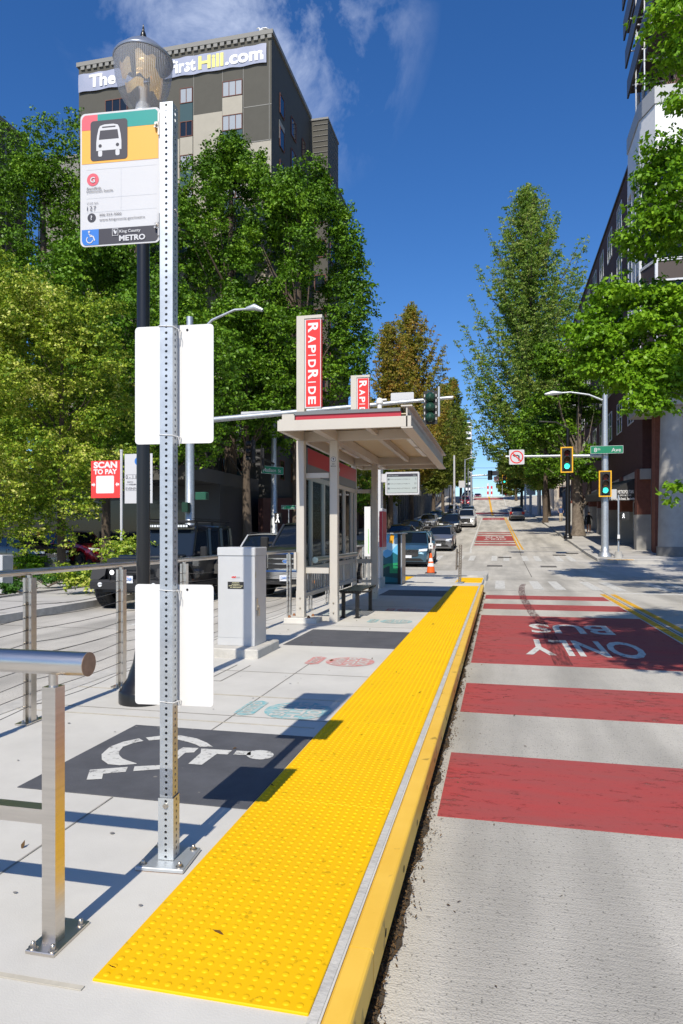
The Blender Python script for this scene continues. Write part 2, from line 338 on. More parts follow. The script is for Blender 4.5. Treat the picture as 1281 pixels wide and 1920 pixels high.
# ---------------- ground ----------------
KN = [(-200, -.21), (27, -.21), (34.5, 0), (40.6, .27), (47.4, .69), (53.8, 1.08), (72.4, 2.25), (102, 4.15), (125, 5.5), (155, 9.9), (163, 10.35), (260, 10.4), (4000, 10.4)]
def rz_(Y):
    for (a, za), (b, zb) in zip(KN, KN[1:]):
        if a <= Y <= b: return za + (zb - za) * (Y - a) / (b - a)
    return KN[-1][1]
def ystops(a, b, step=4.0):
    ys = {a, b} | {k for k, _ in KN if a < k < b}
    y = a
    while y < b: ys.add(y); y += step if y < 300 else 200
    return sorted(ys)
def strip(mb, xa, xb, y0, y1, dz=0.0, m=0, step=4.0):
    """sheet following the street's grade; xa, xb numbers or functions of Y"""
    fa = xa if callable(xa) else (lambda y: xa); fb = xb if callable(xb) else (lambda y: xb)
    ys = ystops(y0, y1, step); vs = []; fs = []
    for y in ys: vs += [(fa(y), y, rz_(y) + dz), (fb(y), y, rz_(y) + dz)]
    for i in range(len(ys) - 1): fs.append((2 * i, 2 * i + 1, 2 * i + 3, 2 * i + 2))
    return mb.add(vs, fs, m)
def slab(mb, xa, xb, y0, y1, dz, th=0.3, m=0):
    ys = ystops(y0, y1); vs = []; fs = []
    for y in ys: z = rz_(y) + dz; vs += [(xa, y, z), (xb, y, z), (xb, y, z - th), (xa, y, z - th)]
    for i in range(len(ys) - 1):
        a = 4 * i; b = a + 4; fs += [(a, a + 1, b + 1, b), (a + 1, a + 2, b + 2, b + 1), (a + 3, a, b, b + 3)]
    k = 4 * (len(ys) - 1); fs += [(1, 0, 3, 2), (k, k + 1, k + 2, k + 3)]
    return mb.add(vs, fs, m)
g = MB(); strip(g, -1500, 1500, -200, 4000, -0.03); g.build('ground', 'paving', kind='structure')
g = MB(); strip(g, -8.8, lambda y: 6.4 if y < 27 else 4.8, -60, 600, 0.0); g.build('road', 'road', kind='structure')
g = MB(); g.box(-150, -8.8, 26.2, 35.2, -.25, -.205); g.box(4.8, 150, 26.2, 35.2, -.25, -.205); g.build('cross_street', 'road', kind='structure')
# sidewalks
g = MB(); slab(g, -11.3, -8.8, -40, 26.2, 0.15); g.build('left_sidewalk', 'paving', kind='structure')
g = MB(); slab(g, -8.95, -8.797, -40, 26.2, 0.154); g.build('left_kerb', 'kerb', kind='structure')
g = MB(); slab(g, -13.9, -8.4, 35.4, 600, 0.15); g.build('far_left_sidewalk', 'paving', kind='structure')
g = MB(); slab(g, -8.5, -8.35, 35.4, 600, 0.156); g.build('far_left_kerb', 'kerb', kind='structure')
g = MB(); slab(g, 4.8, 14, 36.0, 600, 0.15); g.add([(5.6, 35.2, .15), (60, 35.2, .15), (60, 36.0, .19), (4.8, 36.0, .19), (5.6, 35.2, -.2), (60, 35.2, -.2), (4.8, 36.0, -.1)], [(0, 1, 2, 3), (4, 5, 1, 0), (6, 4, 0, 3)]); g.build('far_right_sidewalk', 'paving', kind='structure')
g = MB(); slab(g, 4.78, 4.95, 36.0, 600, 0.155); g.build('far_right_kerb', 'kerb', kind='structure')
g = MB(); slab(g, 6.4, 13, -40, 24.6, 0.15); pts = [(6.4, 24.6)] + [(8.6 - 2.2 * math.cos(R(a)), 24.6 + 1.9 * math.sin(R(a))) for a in range(0, 91, 10)] + [(13, 26.5), (13, 24.6)]
g.ext(pts, (0, 0, -.062), UX, UY, 0.3); g.ext(rrect(0.9, 1.2, .02, 7.4, 24.9), (0, 0, -.056), UX, UY, 0.0, 1); g.build('near_right_sidewalk', ['paving', 'tactile'], kind='structure')
g = MB(); slab(g, -60, -11.3, -40, 26.2, 0.10); g.build('parking_lot', 'paving', kind='structure')
# sidewalk joints
g = MB()
for k in range(14): y = 36.6 + k * 3.1; g.add([(4.96, y, rz_(y) + .156), (8, y, rz_(y) + .156), (8, y + .05, rz_(y + .05) + .157), (4.96, y + .05, rz_(y + .05) + .157)], [(0, 1, 2, 3)])
for k in range(12): y = 1 + k * 2; g.box(-11.3, -8.95, y, y + .025, -.058, -.055)
g.build('sidewalk_joints', 'joint', kind='structure')

# --- platform island ---
PX0, PX1 = -3.80, -0.50
g = MB(); g.box(PX0, PX1, -3.0, 19.9, -.5, 0.0)
prof = [(19.9, 0), (21.0, -.06), (24.0, -.06)]
for (ya, za), (yb, zb) in zip(prof, prof[1:]):
    g.add([(PX0, ya, za), (PX1, ya, za), (PX1, yb, zb), (PX0, yb, zb), (PX0, ya, -.5), (PX1, ya, -.5), (PX1, yb, -.5), (PX0, yb, -.5)], [(0, 1, 2, 3), (4, 5, 1, 0), (5, 6, 2, 1), (7, 4, 0, 3)])
g.build('platform', 'platform', kind='structure')
g = MB(); nose = rrect(PX1 - PX0 + .1, 3.0, 0.5, (PX0 + PX1) / 2 + .05, 25.5); g.ext(nose, (0, 0, 0.0), UX, UY, 0.5); g.build('island_nose', 'kerb', kind='structure')
g = MB(); g.box(PX0 - .16, PX0 + .02, -3, 24, -.5, 0.006); g.build('platform_kerb', 'kerb', kind='structure')
# joints in the platform
g = MB()
for y in (0.9, 2.62 - 1.0): pass
g.box(-2.012, -2.004, -3, 3.27, 0.002, 0.004); g.box(-2.012, -2.004, 4.55, 7.3, 0.002, 0.004)
for y in (1.22, 4.95, 6.6, 10.2, 13.2, 16.2): g.box(PX0, -1.25, y, y + .007, 0.002, 0.004)
g.box(-2.75, -2.742, 6.1, 6.9, .002, .005); g.box(-2.6, -2.592, 6.1, 6.9, .002, .005); g.box(-3.3, -2.6, 6.1, 6.107, .002, .0045)
g.build('platform_joints', mat('faint_joint', (.30, .28, .25), .9, var=.3, scale=5), kind='structure')
g = MB(); g.box(PX0, -1.25, 1.86, 1.88, 0.002, 0.0045); g.box(PX0, -1.3, 4.76, 4.772, .002, .0045); g.box(PX0, -1.3, 5.58, 5.60, .002, .0045); g.build('platform_seams', 'seam', kind='structure')
# dark painted squares
g = MB(); g.box(-2.60, -1.252, 3.28, 4.55, .001, .005); g.box(-2.68, -1.25, 8.3, 9.75, .001, .005); g.box(-2.72, -1.25, 15.6, 17.2, .001, .005); g.build('painted_panels', 'mat', kind='structure')
# wheelchair symbol traced and laid on the ground at z=7mm
def tr5(pts): return [atZ(x * .3125, 1150 + y * .3125, .008) for x, y in pts]
def tr8(pts): return [atZ(30 + x * .484, 1280 + y * .484, .008) for x, y in pts]
def band(outer, inner, f, mb):
    o = f(outer); i = f(inner); n = min(len(o), len(i)); vs = o[:n] + i[:n]
    mb.add(vs, [(k, k + 1, n + k + 1, n + k) for k in range(n - 1)])
g = MB()
band([(835, 750), (740, 770), (660, 800), (610, 845), (612, 878), (650, 905), (720, 911), (820, 903)], [(862, 765), (800, 778), (740, 800), (715, 828), (716, 850), (735, 870), (765, 882), (820, 900)], tr5, g)
band([(875, 745), (960, 735), (1090, 733), (1180, 750), (1240, 775), (1278, 800)], [(895, 762), (980, 755), (1070, 758), (1130, 772), (1180, 788), (1200, 800)], tr5, g)
g.add(tr5([(540, 938), (768, 921), (755, 950), (620, 962), (612, 993), (520, 998)]), [(0, 1, 2, 3, 4, 5)])
g.add(tr5([(808, 918), (960, 910), (1075, 818), (1100, 804), (1192, 808), (1165, 834), (1112, 836), (1000, 932), (800, 946)]), [(0, 1, 7, 8), (1, 2, 6, 7), (2, 3, 4, 5, 6)])
g.add(tr8([(718, 255), (838, 262), (820, 278), (778, 276), (720, 318), (668, 314), (716, 272)]), [(0, 1, 2, 3, 6), (3, 4, 5, 6)])
g.add(tr8([(855, 263), (910, 266), (910, 281), (842, 278)]), [(0, 1, 2, 3)])
g.add(tr8([(946 + 53 * math.cos(R(a)), 279 + 18 * math.sin(R(a))) for a in range(0, 360, 18)]), [tuple(range(20))])
o = g.build('wheelchair_symbol', 'whitepaint'); tag(o, 'white stencilled wheelchair symbol painted on the dark grey square', 'ground symbol')
# chalk-like stencils
def stencil(cx, cy, r, m, label):
    g = MB(); u, v = Vector((0, -1, 0)), Vector((1, 0, 0)); o = Vector((cx, cy, .003))
    g.ext(disc(r, 0, 0, 24), o, u, v, 0, 0)
    g.ext([(-r * .7, -r * 1.75), (r * .7, -r * 1.75), (r * .9, -r * 1.45), (r * .7, -r * 1.15), (-r * .7, -r * 1.15), (-r * .9, -r * 1.45)], o, u, v, 0, 0)
    o2 = o + UZ * .002
    for i, t in enumerate(('LOOK', 'BOTH', 'WAYS')): g.text(t, o2 + v * (r * (.33 - .5 * i)), u, v, h=r * .42, w=r * (1.45, 1.8, 1.45)[i], m=1, bold=.03, al='c')
    g.text('CAUTION', o2 + v * (-r * 1.6), u, v, h=r * .30, w=r * 1.3, m=1, bold=.015, al='c')
    ob = g.build('sidewalk_stencil', [m, 'platform']); tag(ob, label, 'ground stencil', 'stencils sprayed along the platform')
stencil(-1.56, 5.22, .27, 'teal', 'teal sprayed stencil nearest the dark wheelchair square, partly in shadow')
stencil(-1.60, 7.35, .27, 'redchalk', 'red sprayed stencil on concrete this side of the plain dark panel')
stencil(-1.62, 10.95, .26, 'teal', 'faint teal sprayed stencil just beyond the plain dark panel')
stencil(-1.60, 12.65, .26, 'redchalk', 'faded red sprayed stencil at the edge of the shelter shadow')

# --- tactile strip with real domes ---
def tactile(name, x0, x1, y0, y1, z, label, near=True, root=None, pitch=.0425):
    g = MB(); yy = y0
    while yy < y1 - .01:
        ye = min(yy + 1.525, y1); g.bbox(x0, x1, yy + .0015, ye - .0015, z - .02, z + .008, .003); yy = ye
    nx = int((x1 - x0 - .02) / pitch); ny = int((y1 - y0 - .03) / pitch); ox = x0 + ((x1 - x0) - (nx - 1) * pitch) / 2
    for j in range(ny):
        y = y0 + .03 + j * pitch
        if y > y1 - .02: break
        k = 10 if y < 5 else (6 if y < 10 else 5)
        for i in range(nx):
            x = ox + i * pitch; zz = z + .008
            if k == 10: g.lathe((x, y, zz), [(.0115, 0), (.0105, .002), (.0075, .0034), (0.0005, .0038)], k)
            else: g.lathe((x, y, zz), [(.0115, 0), (.008, .0032)], k)
    ob = g.build(name, 'tactile'); tag(ob, label, 'tactile paving', 'yellow tactile paving'); return ob
tactile('tactile_strip', -1.245, -.540, 1.91, 18.95, 0.0, 'long bright yellow strip of raised domes along the platform edge')
tactile('tactile_pad', -1.32, -.52, 21.2, 23.6, -.06, 'small yellow dome pad at the crossing beside the leaning perforated post', pitch=.06)
tactile('tactile_pad', -3.75, -2.9, 21.2, 23.8, -.06, 'small yellow dome pad at the crossing beside the orange cone', pitch=.06)
# concrete edge strip + yellow bumper segments
g = MB(); g.box(-.538, -.507, -3, 19.9, -.3, .004); g.build('platform_edge', 'kerb', kind='structure')
br = empty('kerb_bumper', (-.45, 0, -.2), 'long yellow steel rub rail bolted to the platform edge above the bus lane', 'kerb guard')
js = [-3.0, -.75, 2.27, 5.31, 8.36, 11.41, 14.46, 17.5, 19.6]
for a, b in zip(js, js[1:]):
    g = MB(); x0, x1 = -.499, -.413
    poly = [(x0, -.13), (x1, -.13), (x1, -.012), (x1 - .004, -.004), (x1 - .012, 0), (x0 + .008, 0), (x0, -.006)]
    g.ext([(p[0] + .45, p[1] + .2) for p in poly], (0, a + .004, 0), UX, UZ, (b - a - .008))
    g.box(x0 + .45 + .02, x1 + .45 - .012, a + .004, b - .004, .025, .069)
    y = a + .25
    while y < b - .1:
        g.ext(disc(.016, y, .115, 12), (x1 + .45 + .0015, 0, 0), UY, UZ, 0.0, 1); g.ext(disc(.012, y + .22, .05, 10), (x1 + .45 - .0105, 0, 0), UY, UZ, 0.0, 1); y += .5
    g.build('rail_segment', ['bumper', 'hole'], br)
# --- litter in the gutter ---
rng = np.random.default_rng(5)
def cards(name, P, size, mt, kind='stuff', up=0.6):
    n = len(P); nr = rng.normal(size=(n, 3)); nr[:, 2] += up * 3; nr /= np.linalg.norm(nr, axis=1)[:, None]
    t = np.cross(nr, rng.normal(size=(n, 3))); t /= np.linalg.norm(t, axis=1)[:, None]; b = np.cross(nr, t)
    s = (size * rng.uniform(.5, 1.3, n))[:, None]
    V = np.stack([P - t * s, P + b * s * .4 + nr * s * .15, P + t * s, P - b * s * .4 + nr * s * .15], 1).reshape(-1, 3)
    return V
def quads_obj(name, V, mats, parent=None):
    n = len(V) // 4; me = bpy.data.meshes.new(name); me.vertices.add(4 * n); me.loops.add(4 * n); me.polygons.add(n)
    me.vertices.foreach_set('co', V.astype(np.float32).ravel()); me.loops.foreach_set('vertex_index', np.arange(4 * n, dtype=np.int32))
    me.polygons.foreach_set('loop_start', np.arange(0, 4 * n, 4, dtype=np.int32)); me.polygons.foreach_set('loop_total', np.full(n, 4, dtype=np.int32)) if False else None
    me.update(calc_edges=True); me.validate()
    me.materials.append(mats); o = bpy.data.objects.new(name, me); COL.objects.link(o)
    if parent: o.parent = parent
    return o
n = 6500; y = rng.uniform(.8, 19.5, n) ** 1.0; y = .8 + 18.7 * rng.uniform(0, 1, n) ** 1.6
wd = .045 + .03 * np.sin(y * 2.1) * np.sin(y * 5.3 + 1) + .015
P = np.stack([-.425 + np.abs(rng.normal(size=n)) * wd * .52, y, np.full(n, -.204) + rng.uniform(0, .018, n)], 1)
litm = leafmat('dry_litter', [(.05, .03, .015), (.12, .07, .03), (.07, .045, .025), (.35, .20, .07)], .05, .9)
lit = quads_obj('gutter_litter', cards('l', P, .009, litm), litm); tag(lit, 'dry leaves and dirt along the foot of the yellow rail', 'litter', kind='stuff')
g = MB(); yy = .5
vs = []; 
while yy < 19.6: vs += [(-.50, yy, -.206), (-.388 + .010 * math.sin(yy * 7.3) + .010 * math.sin(yy * 17) + .006 * math.sin(yy * 41), yy, -.206)]; yy += .06
g.add(vs, [(2 * i, 2 * i + 1, 2 * i + 3, 2 * i + 2) for i in range(len(vs) // 2 - 1)]); g.build('gutter_dirt', 'soil', kind='structure')

# --- road paint ---
RZ = -.21
g = MB()
for a, b in ((3.93, 5.10), (6.30, 7.53), (8.75, 14.0), (15.2, 16.35), (17.6, 18.7)): g.box(-.345, 2.62, a, b, RZ + .001, RZ + .004)
# farther red panels (two-block lane shift: the bus lanes drift left up the hill)
def lane(Y, k):  # k: 0 left line, 1 centre, 2 right line
    t = [(36, -1.5, 1.55, 4.6), (46, -1.8, 1.3, 4.5), (96, -2.3, .8, 4.2), (104, -4.4, -.9, 1.9), (125, -4.8, -1.3, 1.5), (155, -5.5, -2.2, .9), (600, -5.5, -2.2, .9)]
    for p, q in zip(t, t[1:]):
        if Y <= q[0]: f = max(0, (Y - p[0]) / (q[0] - p[0])); return p[1 + k] + (q[1 + k] - p[1 + k]) * f
    return t[-1][1 + k]
def red(a, b, k0, k1):
    strip(g, lambda y: lane(y, k0) + .15, lambda y: lane(y, k1) - .15, a, b, .006)
for a, b in ((47.2, 48.4), (49.6, 50.6), (51.8, 57.4), (58.8, 60.0), (61.4, 62.6), (88.5, 95.5)): red(a, b, 0, 1)
for a, b in ((112, 119.5), (121, 122), (148, 151.5)): red(a, b, 0, 2)
g.build('red_lane_paint', 'redpaint', kind='structure')
g = MB()
def mk(t, cx, y0, h, w, z): g.text(t, (cx, y0, z), (-1, 0, 0), (0, -1, 0), h=h, w=w, bold=.02, al='c')
mk('BUS', 1.17, 12.75, 1.1, 1.32, RZ + .007); mk('ONLY', 1.15, 10.85, 1.35, 1.6, RZ + .007)
# far ONLY/BUS
def mkf(t, Yc, w, h):
    X = (lane(Yc, 0) + lane(Yc, 1)) / 2; s = (rz_(Yc + 1) - rz_(Yc - 1)) / 2
    g.text(t, (X, Yc + h / 2, rz_(Yc + h / 2) + .012), (-1, 0, 0), (0, -1, -s), h=h, w=w, bold=.03, al='c')
mkf('BUS', 56, 1.5, 1.3); mkf('ONLY', 53.6, 1.7, 1.3); mkf('ONLY', 91, 1.6, 1.5)
# crosswalk ladder bars (pairs)
def zebra(xs, y0, y1, w=.30, sk=0.0):
    for x in xs:
        for q in (0, .62):
            a = x + q; g.add([(a, y0, rz_(y0) + .005), (a + w, y0, rz_(y0) + .005), (a + w + sk, y1, rz_(y1) + .005), (a + sk, y1, rz_(y1) + .005)], [(0, 1, 2, 3)])
zebra((-.42 - .62 + .3, 1.0, 2.65, 4.6), 20.9, 24.6); zebra((-8.2, -6.4), 20.9, 24.2)
zebra((-7.6, -5.8, -4.0, -2.2, -.4, 1.2, 2.9), 36.0, 39.4)
g.box(-8.5, -3.96, 19.6, 20.0, RZ + .001, RZ + .005)
strip(g, -8.2, -1.6, 41.2, 41.6, .005); strip(g, -1.5, 1.5, 43.4, 43.7, .005)
strip(g, lambda y: lane(y, 0) - .06, lambda y: lane(y, 0) + .06, 41.6, 97, .005)
strip(g, lambda y: lane(y, 0) - .08, lambda y: lane(y, 0) + .08, 104, 158, .005); strip(g, lambda y: lane(y, 2) - .08, lambda y: lane(y, 2) + .08, 104, 158, .005)
zebra((-7.5, -5.5, -3.5, -1.5, .5, 2.5), 98, 100.5)
for k in range(7): y = 5 + k * 6; g.box(-6.45, -6.33, y, y + 1.6, RZ + .001, RZ + .005)
for k in range(10): y = 44 + k * 6; strip(g, -5.2, -5.08, y, y + 1.6, .005)
# right side: crossing lines over the cross street, near right
for k, (a, b) in enumerate(((3.1, 4.9), (5.2, 6.3), (6.6, 9.0))): g.box(a, b, 19.9, 20.15, RZ + .001, RZ + .005)
g.box(5.2, 12.5, 28.2, 28.45, RZ + .001, RZ + .005)
for k in range(6): x = 6.8 + k * 1.2; g.box(x, x + .35, 30.5 + 0 * k, 34.0, RZ + .03, RZ + .04)
strip(g, 5.2, 5.2, 30, 30.1)
g.build('white_road_markings', 'whitepaint', kind='structure')
g = MB()
for x0 in (2.66, 2.92): g.box(x0, x0 + .13, -5, 19.6, RZ + .001, RZ + .005)
for d in (-.16, .05): strip(g, lambda y: lane(y, 1) + d, lambda y: lane(y, 1) + d + .11, 44, 97, .006)
strip(g, lambda y: lane(y, 1) - .18, lambda y: lane(y, 1) + .18, 104, 158, .006)
g.box(5.2, 6.4, 35.6, 35.9, .175, .19)
g.build('yellow_centre_line', 'yellowpaint', kind='structure')
g = MB(); g.box(2.83, 2.845, -5, 26, RZ + .001, RZ + .004)
for x in (-6.0,): g.box(x, x + .012, -5, 26, RZ + .001, RZ + .003)
for y in (2.0, 9.5, 24.7): g.box(2.85, 6.4, y, y + .012, RZ + .001, RZ + .003); g.box(-8.8, -3.96, y + 1, y + 1.012, RZ + .001, RZ + .003)
strip(g, 1.2, 1.23, 27, 46, .002); g.box(-.3, 2.6, 20.3, 20.315, RZ + .001, RZ + .003); g.box(-.3, 4.6, 25.3, 25.315, RZ + .001, RZ + .003)
for x, y in ((3.3, 40.2), (4.1, 41.5), (2.2, 32.5), (-.2, 32.6), (.3, 38.2)): z = rz_(y); g.add([(x - .35, y - .35, z + .004), (x + .35, y - .35, z + .004), (x + .35, y + .35, rz_(y + .7) * 0 + z + .004 + .03), (x - .35, y + .35, z + .004 + .03)], [(0, 1, 2, 3)])
g.build('road_joints', 'joint', kind='structure')
def ptw(px, py): return atZ(px, py, RZ + .0095)
g = MB(); Lp = [(545, 507), (520, 440), (478, 330), (440, 262), (400, 215), (370, 165), (350, 130), (340, 95), (345, 60), (360, 45)]; Rp = [(655, 510), (610, 435), (560, 345), (505, 270), (450, 215), (415, 165), (392, 130), (378, 95), (378, 60), (385, 45)]
vs = [ptw(860 + x * .3287, 1080 + y * .3287) for x, y in Lp] + [ptw(860 + x * .3287, 1080 + y * .3287) for x, y in Rp]
g.add(vs, [(k, k + 1, 11 + k, 10 + k) for k in range(9)]); sk = g.build('tyre_mark', 'skid', kind='structure')
t_ = M['skid'].node_tree; nz_ = N(t_, 'ShaderNodeTexNoise'); nz_.inputs['Scale'].default_value = 6; b_ = t_.nodes['Principled BSDF']
mpn = N(t_, 'ShaderNodeMapping'); mpn.inputs['Scale'].default_value = (5, .5, 1); tcn = N(t_, 'ShaderNodeTexCoord'); t_.links.new(tcn.outputs['Object'], mpn.inputs[0]); t_.links.new(mpn.outputs[0], nz_.inputs['Vector'])
mrn = N(t_, 'ShaderNodeMapRange'); mrn.inputs['From Min'].default_value = .35; mrn.inputs['From Max'].default_value = .65; mrn.inputs['To Min'].default_value = .10; mrn.inputs['To Max'].default_value = .58; t_.links.new(nz_.outputs[0], mrn.inputs['Value']); t_.links.new(mrn.outputs[0], b_.inputs['Alpha'])
# ================= FOREGROUND: sign post =================
AL = R(4.5)
SP = empty('bus_stop_post', (-1.382, 2.69, 0), 'perforated square steel post carrying a bus stop sign and two blank white panels', 'sign post', rz=AL)
def bolt_mb(g, x, y, z, r=.011, m=0):
    g.tube((x, y, z), (x, y, z + .004), r * 1.7, n=14, m=m); g.tube((x, y, z + .004), (x, y, z + .014), r, n=6, m=m, sm=False); g.lathe((x, y, z + .014), [(r * .85, 0), (r * .7, .006), (.0005, .009)], 10, m)
def perf(g, x0, x1, y0, y1, z0, z1, pitch=.0254, hr=.0062, m=0):
    """square tube whose four walls are really pierced"""
    n = int(round((z1 - z0) / pitch)); K = 8
    def wall(o, u, wd):
        o, u = Vector(o), Vector(u)
        for i in range(n):
            za = z0 + i * pitch; zb = za + pitch; zc = (za + zb) / 2; c = wd / 2
            circ = [(c + hr * math.cos(R(22.5 + 45 * k)), zc + hr * math.sin(R(22.5 + 45 * k))) for k in range(K)]
            sq = [(wd, zc + pitch * .21), (c + wd * .21, zb), (c - wd * .21, zb), (0, zc + pitch * .21), (0, zc - pitch * .21), (c - wd * .21, za), (c + wd * .21, za), (wd, zc - pitch * .21)]
            P = [o + u * a + UZ * b for a, b in sq + circ + [(wd, zb), (0, zb), (0, za), (wd, za)]]
            P = [Vector((p.x, p.y, p.z)) for p in P]
            fs = [(k, (k + 1) % 8, 8 + (k + 1) % 8, 8 + k) for k in range(8)] + [(0, 16, 1), (2, 17, 3), (4, 18, 5), (6, 19, 7)]
            g.add(P, fs, m)
    wd = x1 - x0; dp = y1 - y0
    wall((x0, y0, 0), (1, 0, 0), wd); wall((x1, y0, 0), (0, 1, 0), dp); wall((x1, y1, 0), (-1, 0, 0), wd); wall((x0, y1, 0), (0, -1, 0), dp)
g = MB(); perf(g, -.0285, .0285, -.0285, .0285, .02, 3.25, pitch=.0262); g.build('post', 'galv', SP)
g = MB(); perf(g, -.034, .034, -.034, .034, .02, .282, pitch=.0262); g.build('base_sleeve', 'alu', SP)
g = MB(); g.tube((0, -.034, .25), (0, -.042, .25), .0105, n=12); g.lathe((0, 0, 0), [(0.0, 0)], 3) if False else None
g.build('rivet', 'bolt', SP)
g = MB(); g.bbox(-.105, .105, -.105, .105, .004, .018, .003); g.box(-.103, .103, -.103, .103, .0008, .004, 1); g.build('base_plate', ['alu', 'rust'], SP)
for sx, sy in ((-1, -1), (1, -1), (1, 1), (-1, 1)):
    g = MB(); bolt_mb(g, sx * .08, sy * .08, .018, .0095); g.build('bolt', 'bolt', SP)
for (z0, z1, lb) in ((1.796, 2.309, 'upper blank white panel'), (.660, 1.185, 'lower blank white panel')):
    g = MB(); w_, h_ = .357, z1 - z0
    g.ext(rrect(w_, h_, .016, .009, (z0 + z1) / 2), (0, .034, 0), UX, UZ, .003)
    for sx in (-.048, .07): g.ext(disc(.0055, sx - .0, z1 - .022, 10), (0, .0325, 0), UX, UZ, 0, 1); g.ext(disc(.0055, sx, z0 + .022, 10), (0, .0325, 0), UX, UZ, 0, 1) if z0 < 1 and sx > 5 else None
    o = g.build('blank_panel', ['white', 'hole'], SP); o['label'] = lb
    for zz in ((z1 - .02, z0 + .03)):
        t = MB(); t.path([(-.045, .03, zz), (-.031, -.031, zz + .001), (.031, -.031, zz - .003), (.042, .03, zz - .006)], .0022, 6); t.path([(.036, .01, zz), (.046, .0, zz - .02), (.045, .005, zz - .045)], .0013, 5)
        t.build('zip_tie', 'white', SP)
# --- bus stop sign ---
W_, H_ = .366, .580
X0 = -.0345 - W_ + .0; Z0 = 2.655
g = MB(); g.ext(rrect(W_, H_, .022, X0 + W_ / 2, Z0 + H_ / 2), (0, -.012, 0), UX, UZ, .004, 0)
yy = -.0125
def P2(a, b): return (X0 + W_ * a, Z0 + H_ * b)
def reg(pts, m, k=1): g.ext([P2(*p) for p in pts], (0, yy - .0006 * k, 0), UX, UZ, 0, m)
reg([(.02, .62), (.98, .62), (.98, .925), (.98, .95), (.965, .972), (.94, .985), (.06, .985), (.035, .972), (.02, .95)], 1)
reg([(.22, .872), (.98, .872), (.98, .95), (.965, .972), (.94, .985), (.22, .985)], 2, 2)
reg([(.02, .872), (.2205, .872), (.2205, .985), (.06, .985), (.035, .972), (.02, .95)], 3, 2)
g.ext(rrect(W_ * .465, W_ * .475, .014, *P2(.365, .787)), (0, yy - .002, 0), UX, UZ, 0, 4)
# bus pictogram
bo = P2(.365, .787); s_ = W_ * .465
def bp(pts, m, k): g.ext([(bo[0] + a * s_, bo[1] + b * s_) for a, b in pts], (0, yy - .002 - .0006 * k, 0), UX, UZ, 0, m)
bp([(-.34, -.26), (.34, -.26), (.34, -.05), (.32, .12), (.28, .30), (.24, .37), (.12, .40), (-.12, .40), (-.24, .37), (-.28, .30), (-.32, .12), (-.34, -.05)], 0, 1)
bp([(-.27, .02), (.27, .02), (.235, .25), (-.235, .25)], 4, 2); bp([(-.18, .315), (.18, .315), (.18, .345), (-.18, .345)], 4, 2)
for sx in (-.235, .235): bp(disc(.045, sx, -.14, 12), 4, 2); bp(rrect(.11, .16, .04, sx, -.33), 0, 1)
# lower bands
reg([(.02, .045), (.035, .022), (.06, .01), (.94, .01), (.965, .022), (.98, .045), (.98, .127), (.02, .127)], 4)
reg([(.02, .045), (.035, .022), (.06, .01), (.235, .01), (.235, .127), (.02, .127)], 5, 2)
g.ext(disc(W_ * .075, *P2(.16, .50), 20), (0, yy - .001, 0), UX, UZ, 0, 3)
g.ext(disc(W_ * .053, *P2(.145, .215), 20), (0, yy - .001, 0), UX, UZ, 0, 4)
def tx(t, a, b, h, m=4, al='l', bold=.0, sp=1.0, w=None, shear=0.0):
    p = P2(a, b); g.text(t, (p[0], yy - .0035, p[1]), UX, UZ, h=h, m=m, al=al, bold=bold, sp=sp, w=w, shear=shear)
tx('G', .16, .478, .023, 0, 'c', .03); tx('?', .145, .198, .0185, 0, 'c', .03)
tx('RapidRide', .085, .424, .0105, w=.066, shear=.25); tx('Downtown Seattle', .085, .402, .0095, w=.122)
tx('STOP NO.', .088, .315, .0075, sp=1.2); tx('127', .09, .268, .019, sp=1.25)
tx('206-553-3000', .245, .222, .0095, w=.102); tx('www.kingcounty.gov/metro', .245, .186, .0095, w=.209)
tx('King County', .50, .087, .0125, 0, w=.096, bold=.012); tx('METRO', .495, .027, .0225, 0, w=.119, bold=.035)
g.ext(rrect(.028, .031, .002, *P2(.445, .094)), (0, yy - .003, 0), UX, UZ, 0, 0); g.ext(rrect(.024, .027, .002, *P2(.445, .094)), (0, yy - .0034, 0), UX, UZ, 0, 4)
c0 = P2(.445, .094); g.ext([(c0[0] - .008, c0[1] + .009), (c0[0] - .002, c0[1] + .011), (c0[0] + .001, c0[1] + .003), (c0[0] + .008, c0[1] + .007), (c0[0] + .006, c0[1] - .004), (c0[0] + .001, c0[1] - .010), (c0[0] - .004, c0[1] - .003)], (0, yy - .0038, 0), UX, UZ, 0, 0)
# wheelchair mark in the blue square
wc = P2(.128, .066)
def ringp(cx, cy, r, wd, a0, a1, n=16):
    return [(cx + r * math.cos(R(a0 + (a1 - a0) * k / n)), cy + r * math.sin(R(a0 + (a1 - a0) * k / n))) for k in range(n + 1)] + [(cx + (r - wd) * math.cos(R(a1 + (a0 - a1) * k / n)), cy + (r - wd) * math.sin(R(a1 + (a0 - a1) * k / n))) for k in range(n + 1)]
def strips(pl, y, m):
    n = len(pl) // 2
    g.add([(p[0], y, p[1]) for p in pl], [(k, k + 1, 2 * n - 2 - k, 2 * n - 1 - k) for k in range(n - 1)], m)
strips(ringp(wc[0] - .002, wc[1] - .009, .0165, .0042, 130, 350), yy - .003, 0)
g.ext(disc(.0048, wc[0] - .005, wc[1] + .025, 12), (0, yy - .003, 0), UX, UZ, 0, 0)
for q in ([(-.009, .018), (-.003, .018), (-.001, .002), (.012, .002), (.019, -.016), (.024, -.013), (.016, .0065), (-.001, .0065)], [(-.002, .013), (.010, .010), (.010, .0065), (-.002, .009)]):
    g.add([(wc[0] + a, yy - .003, wc[1] + b) for a, b in q], [(0, 1, 2, 7), (2, 3, 6, 7), (3, 4, 5, 6)] if len(q) == 8 else [(0, 1, 2, 3)], 0)
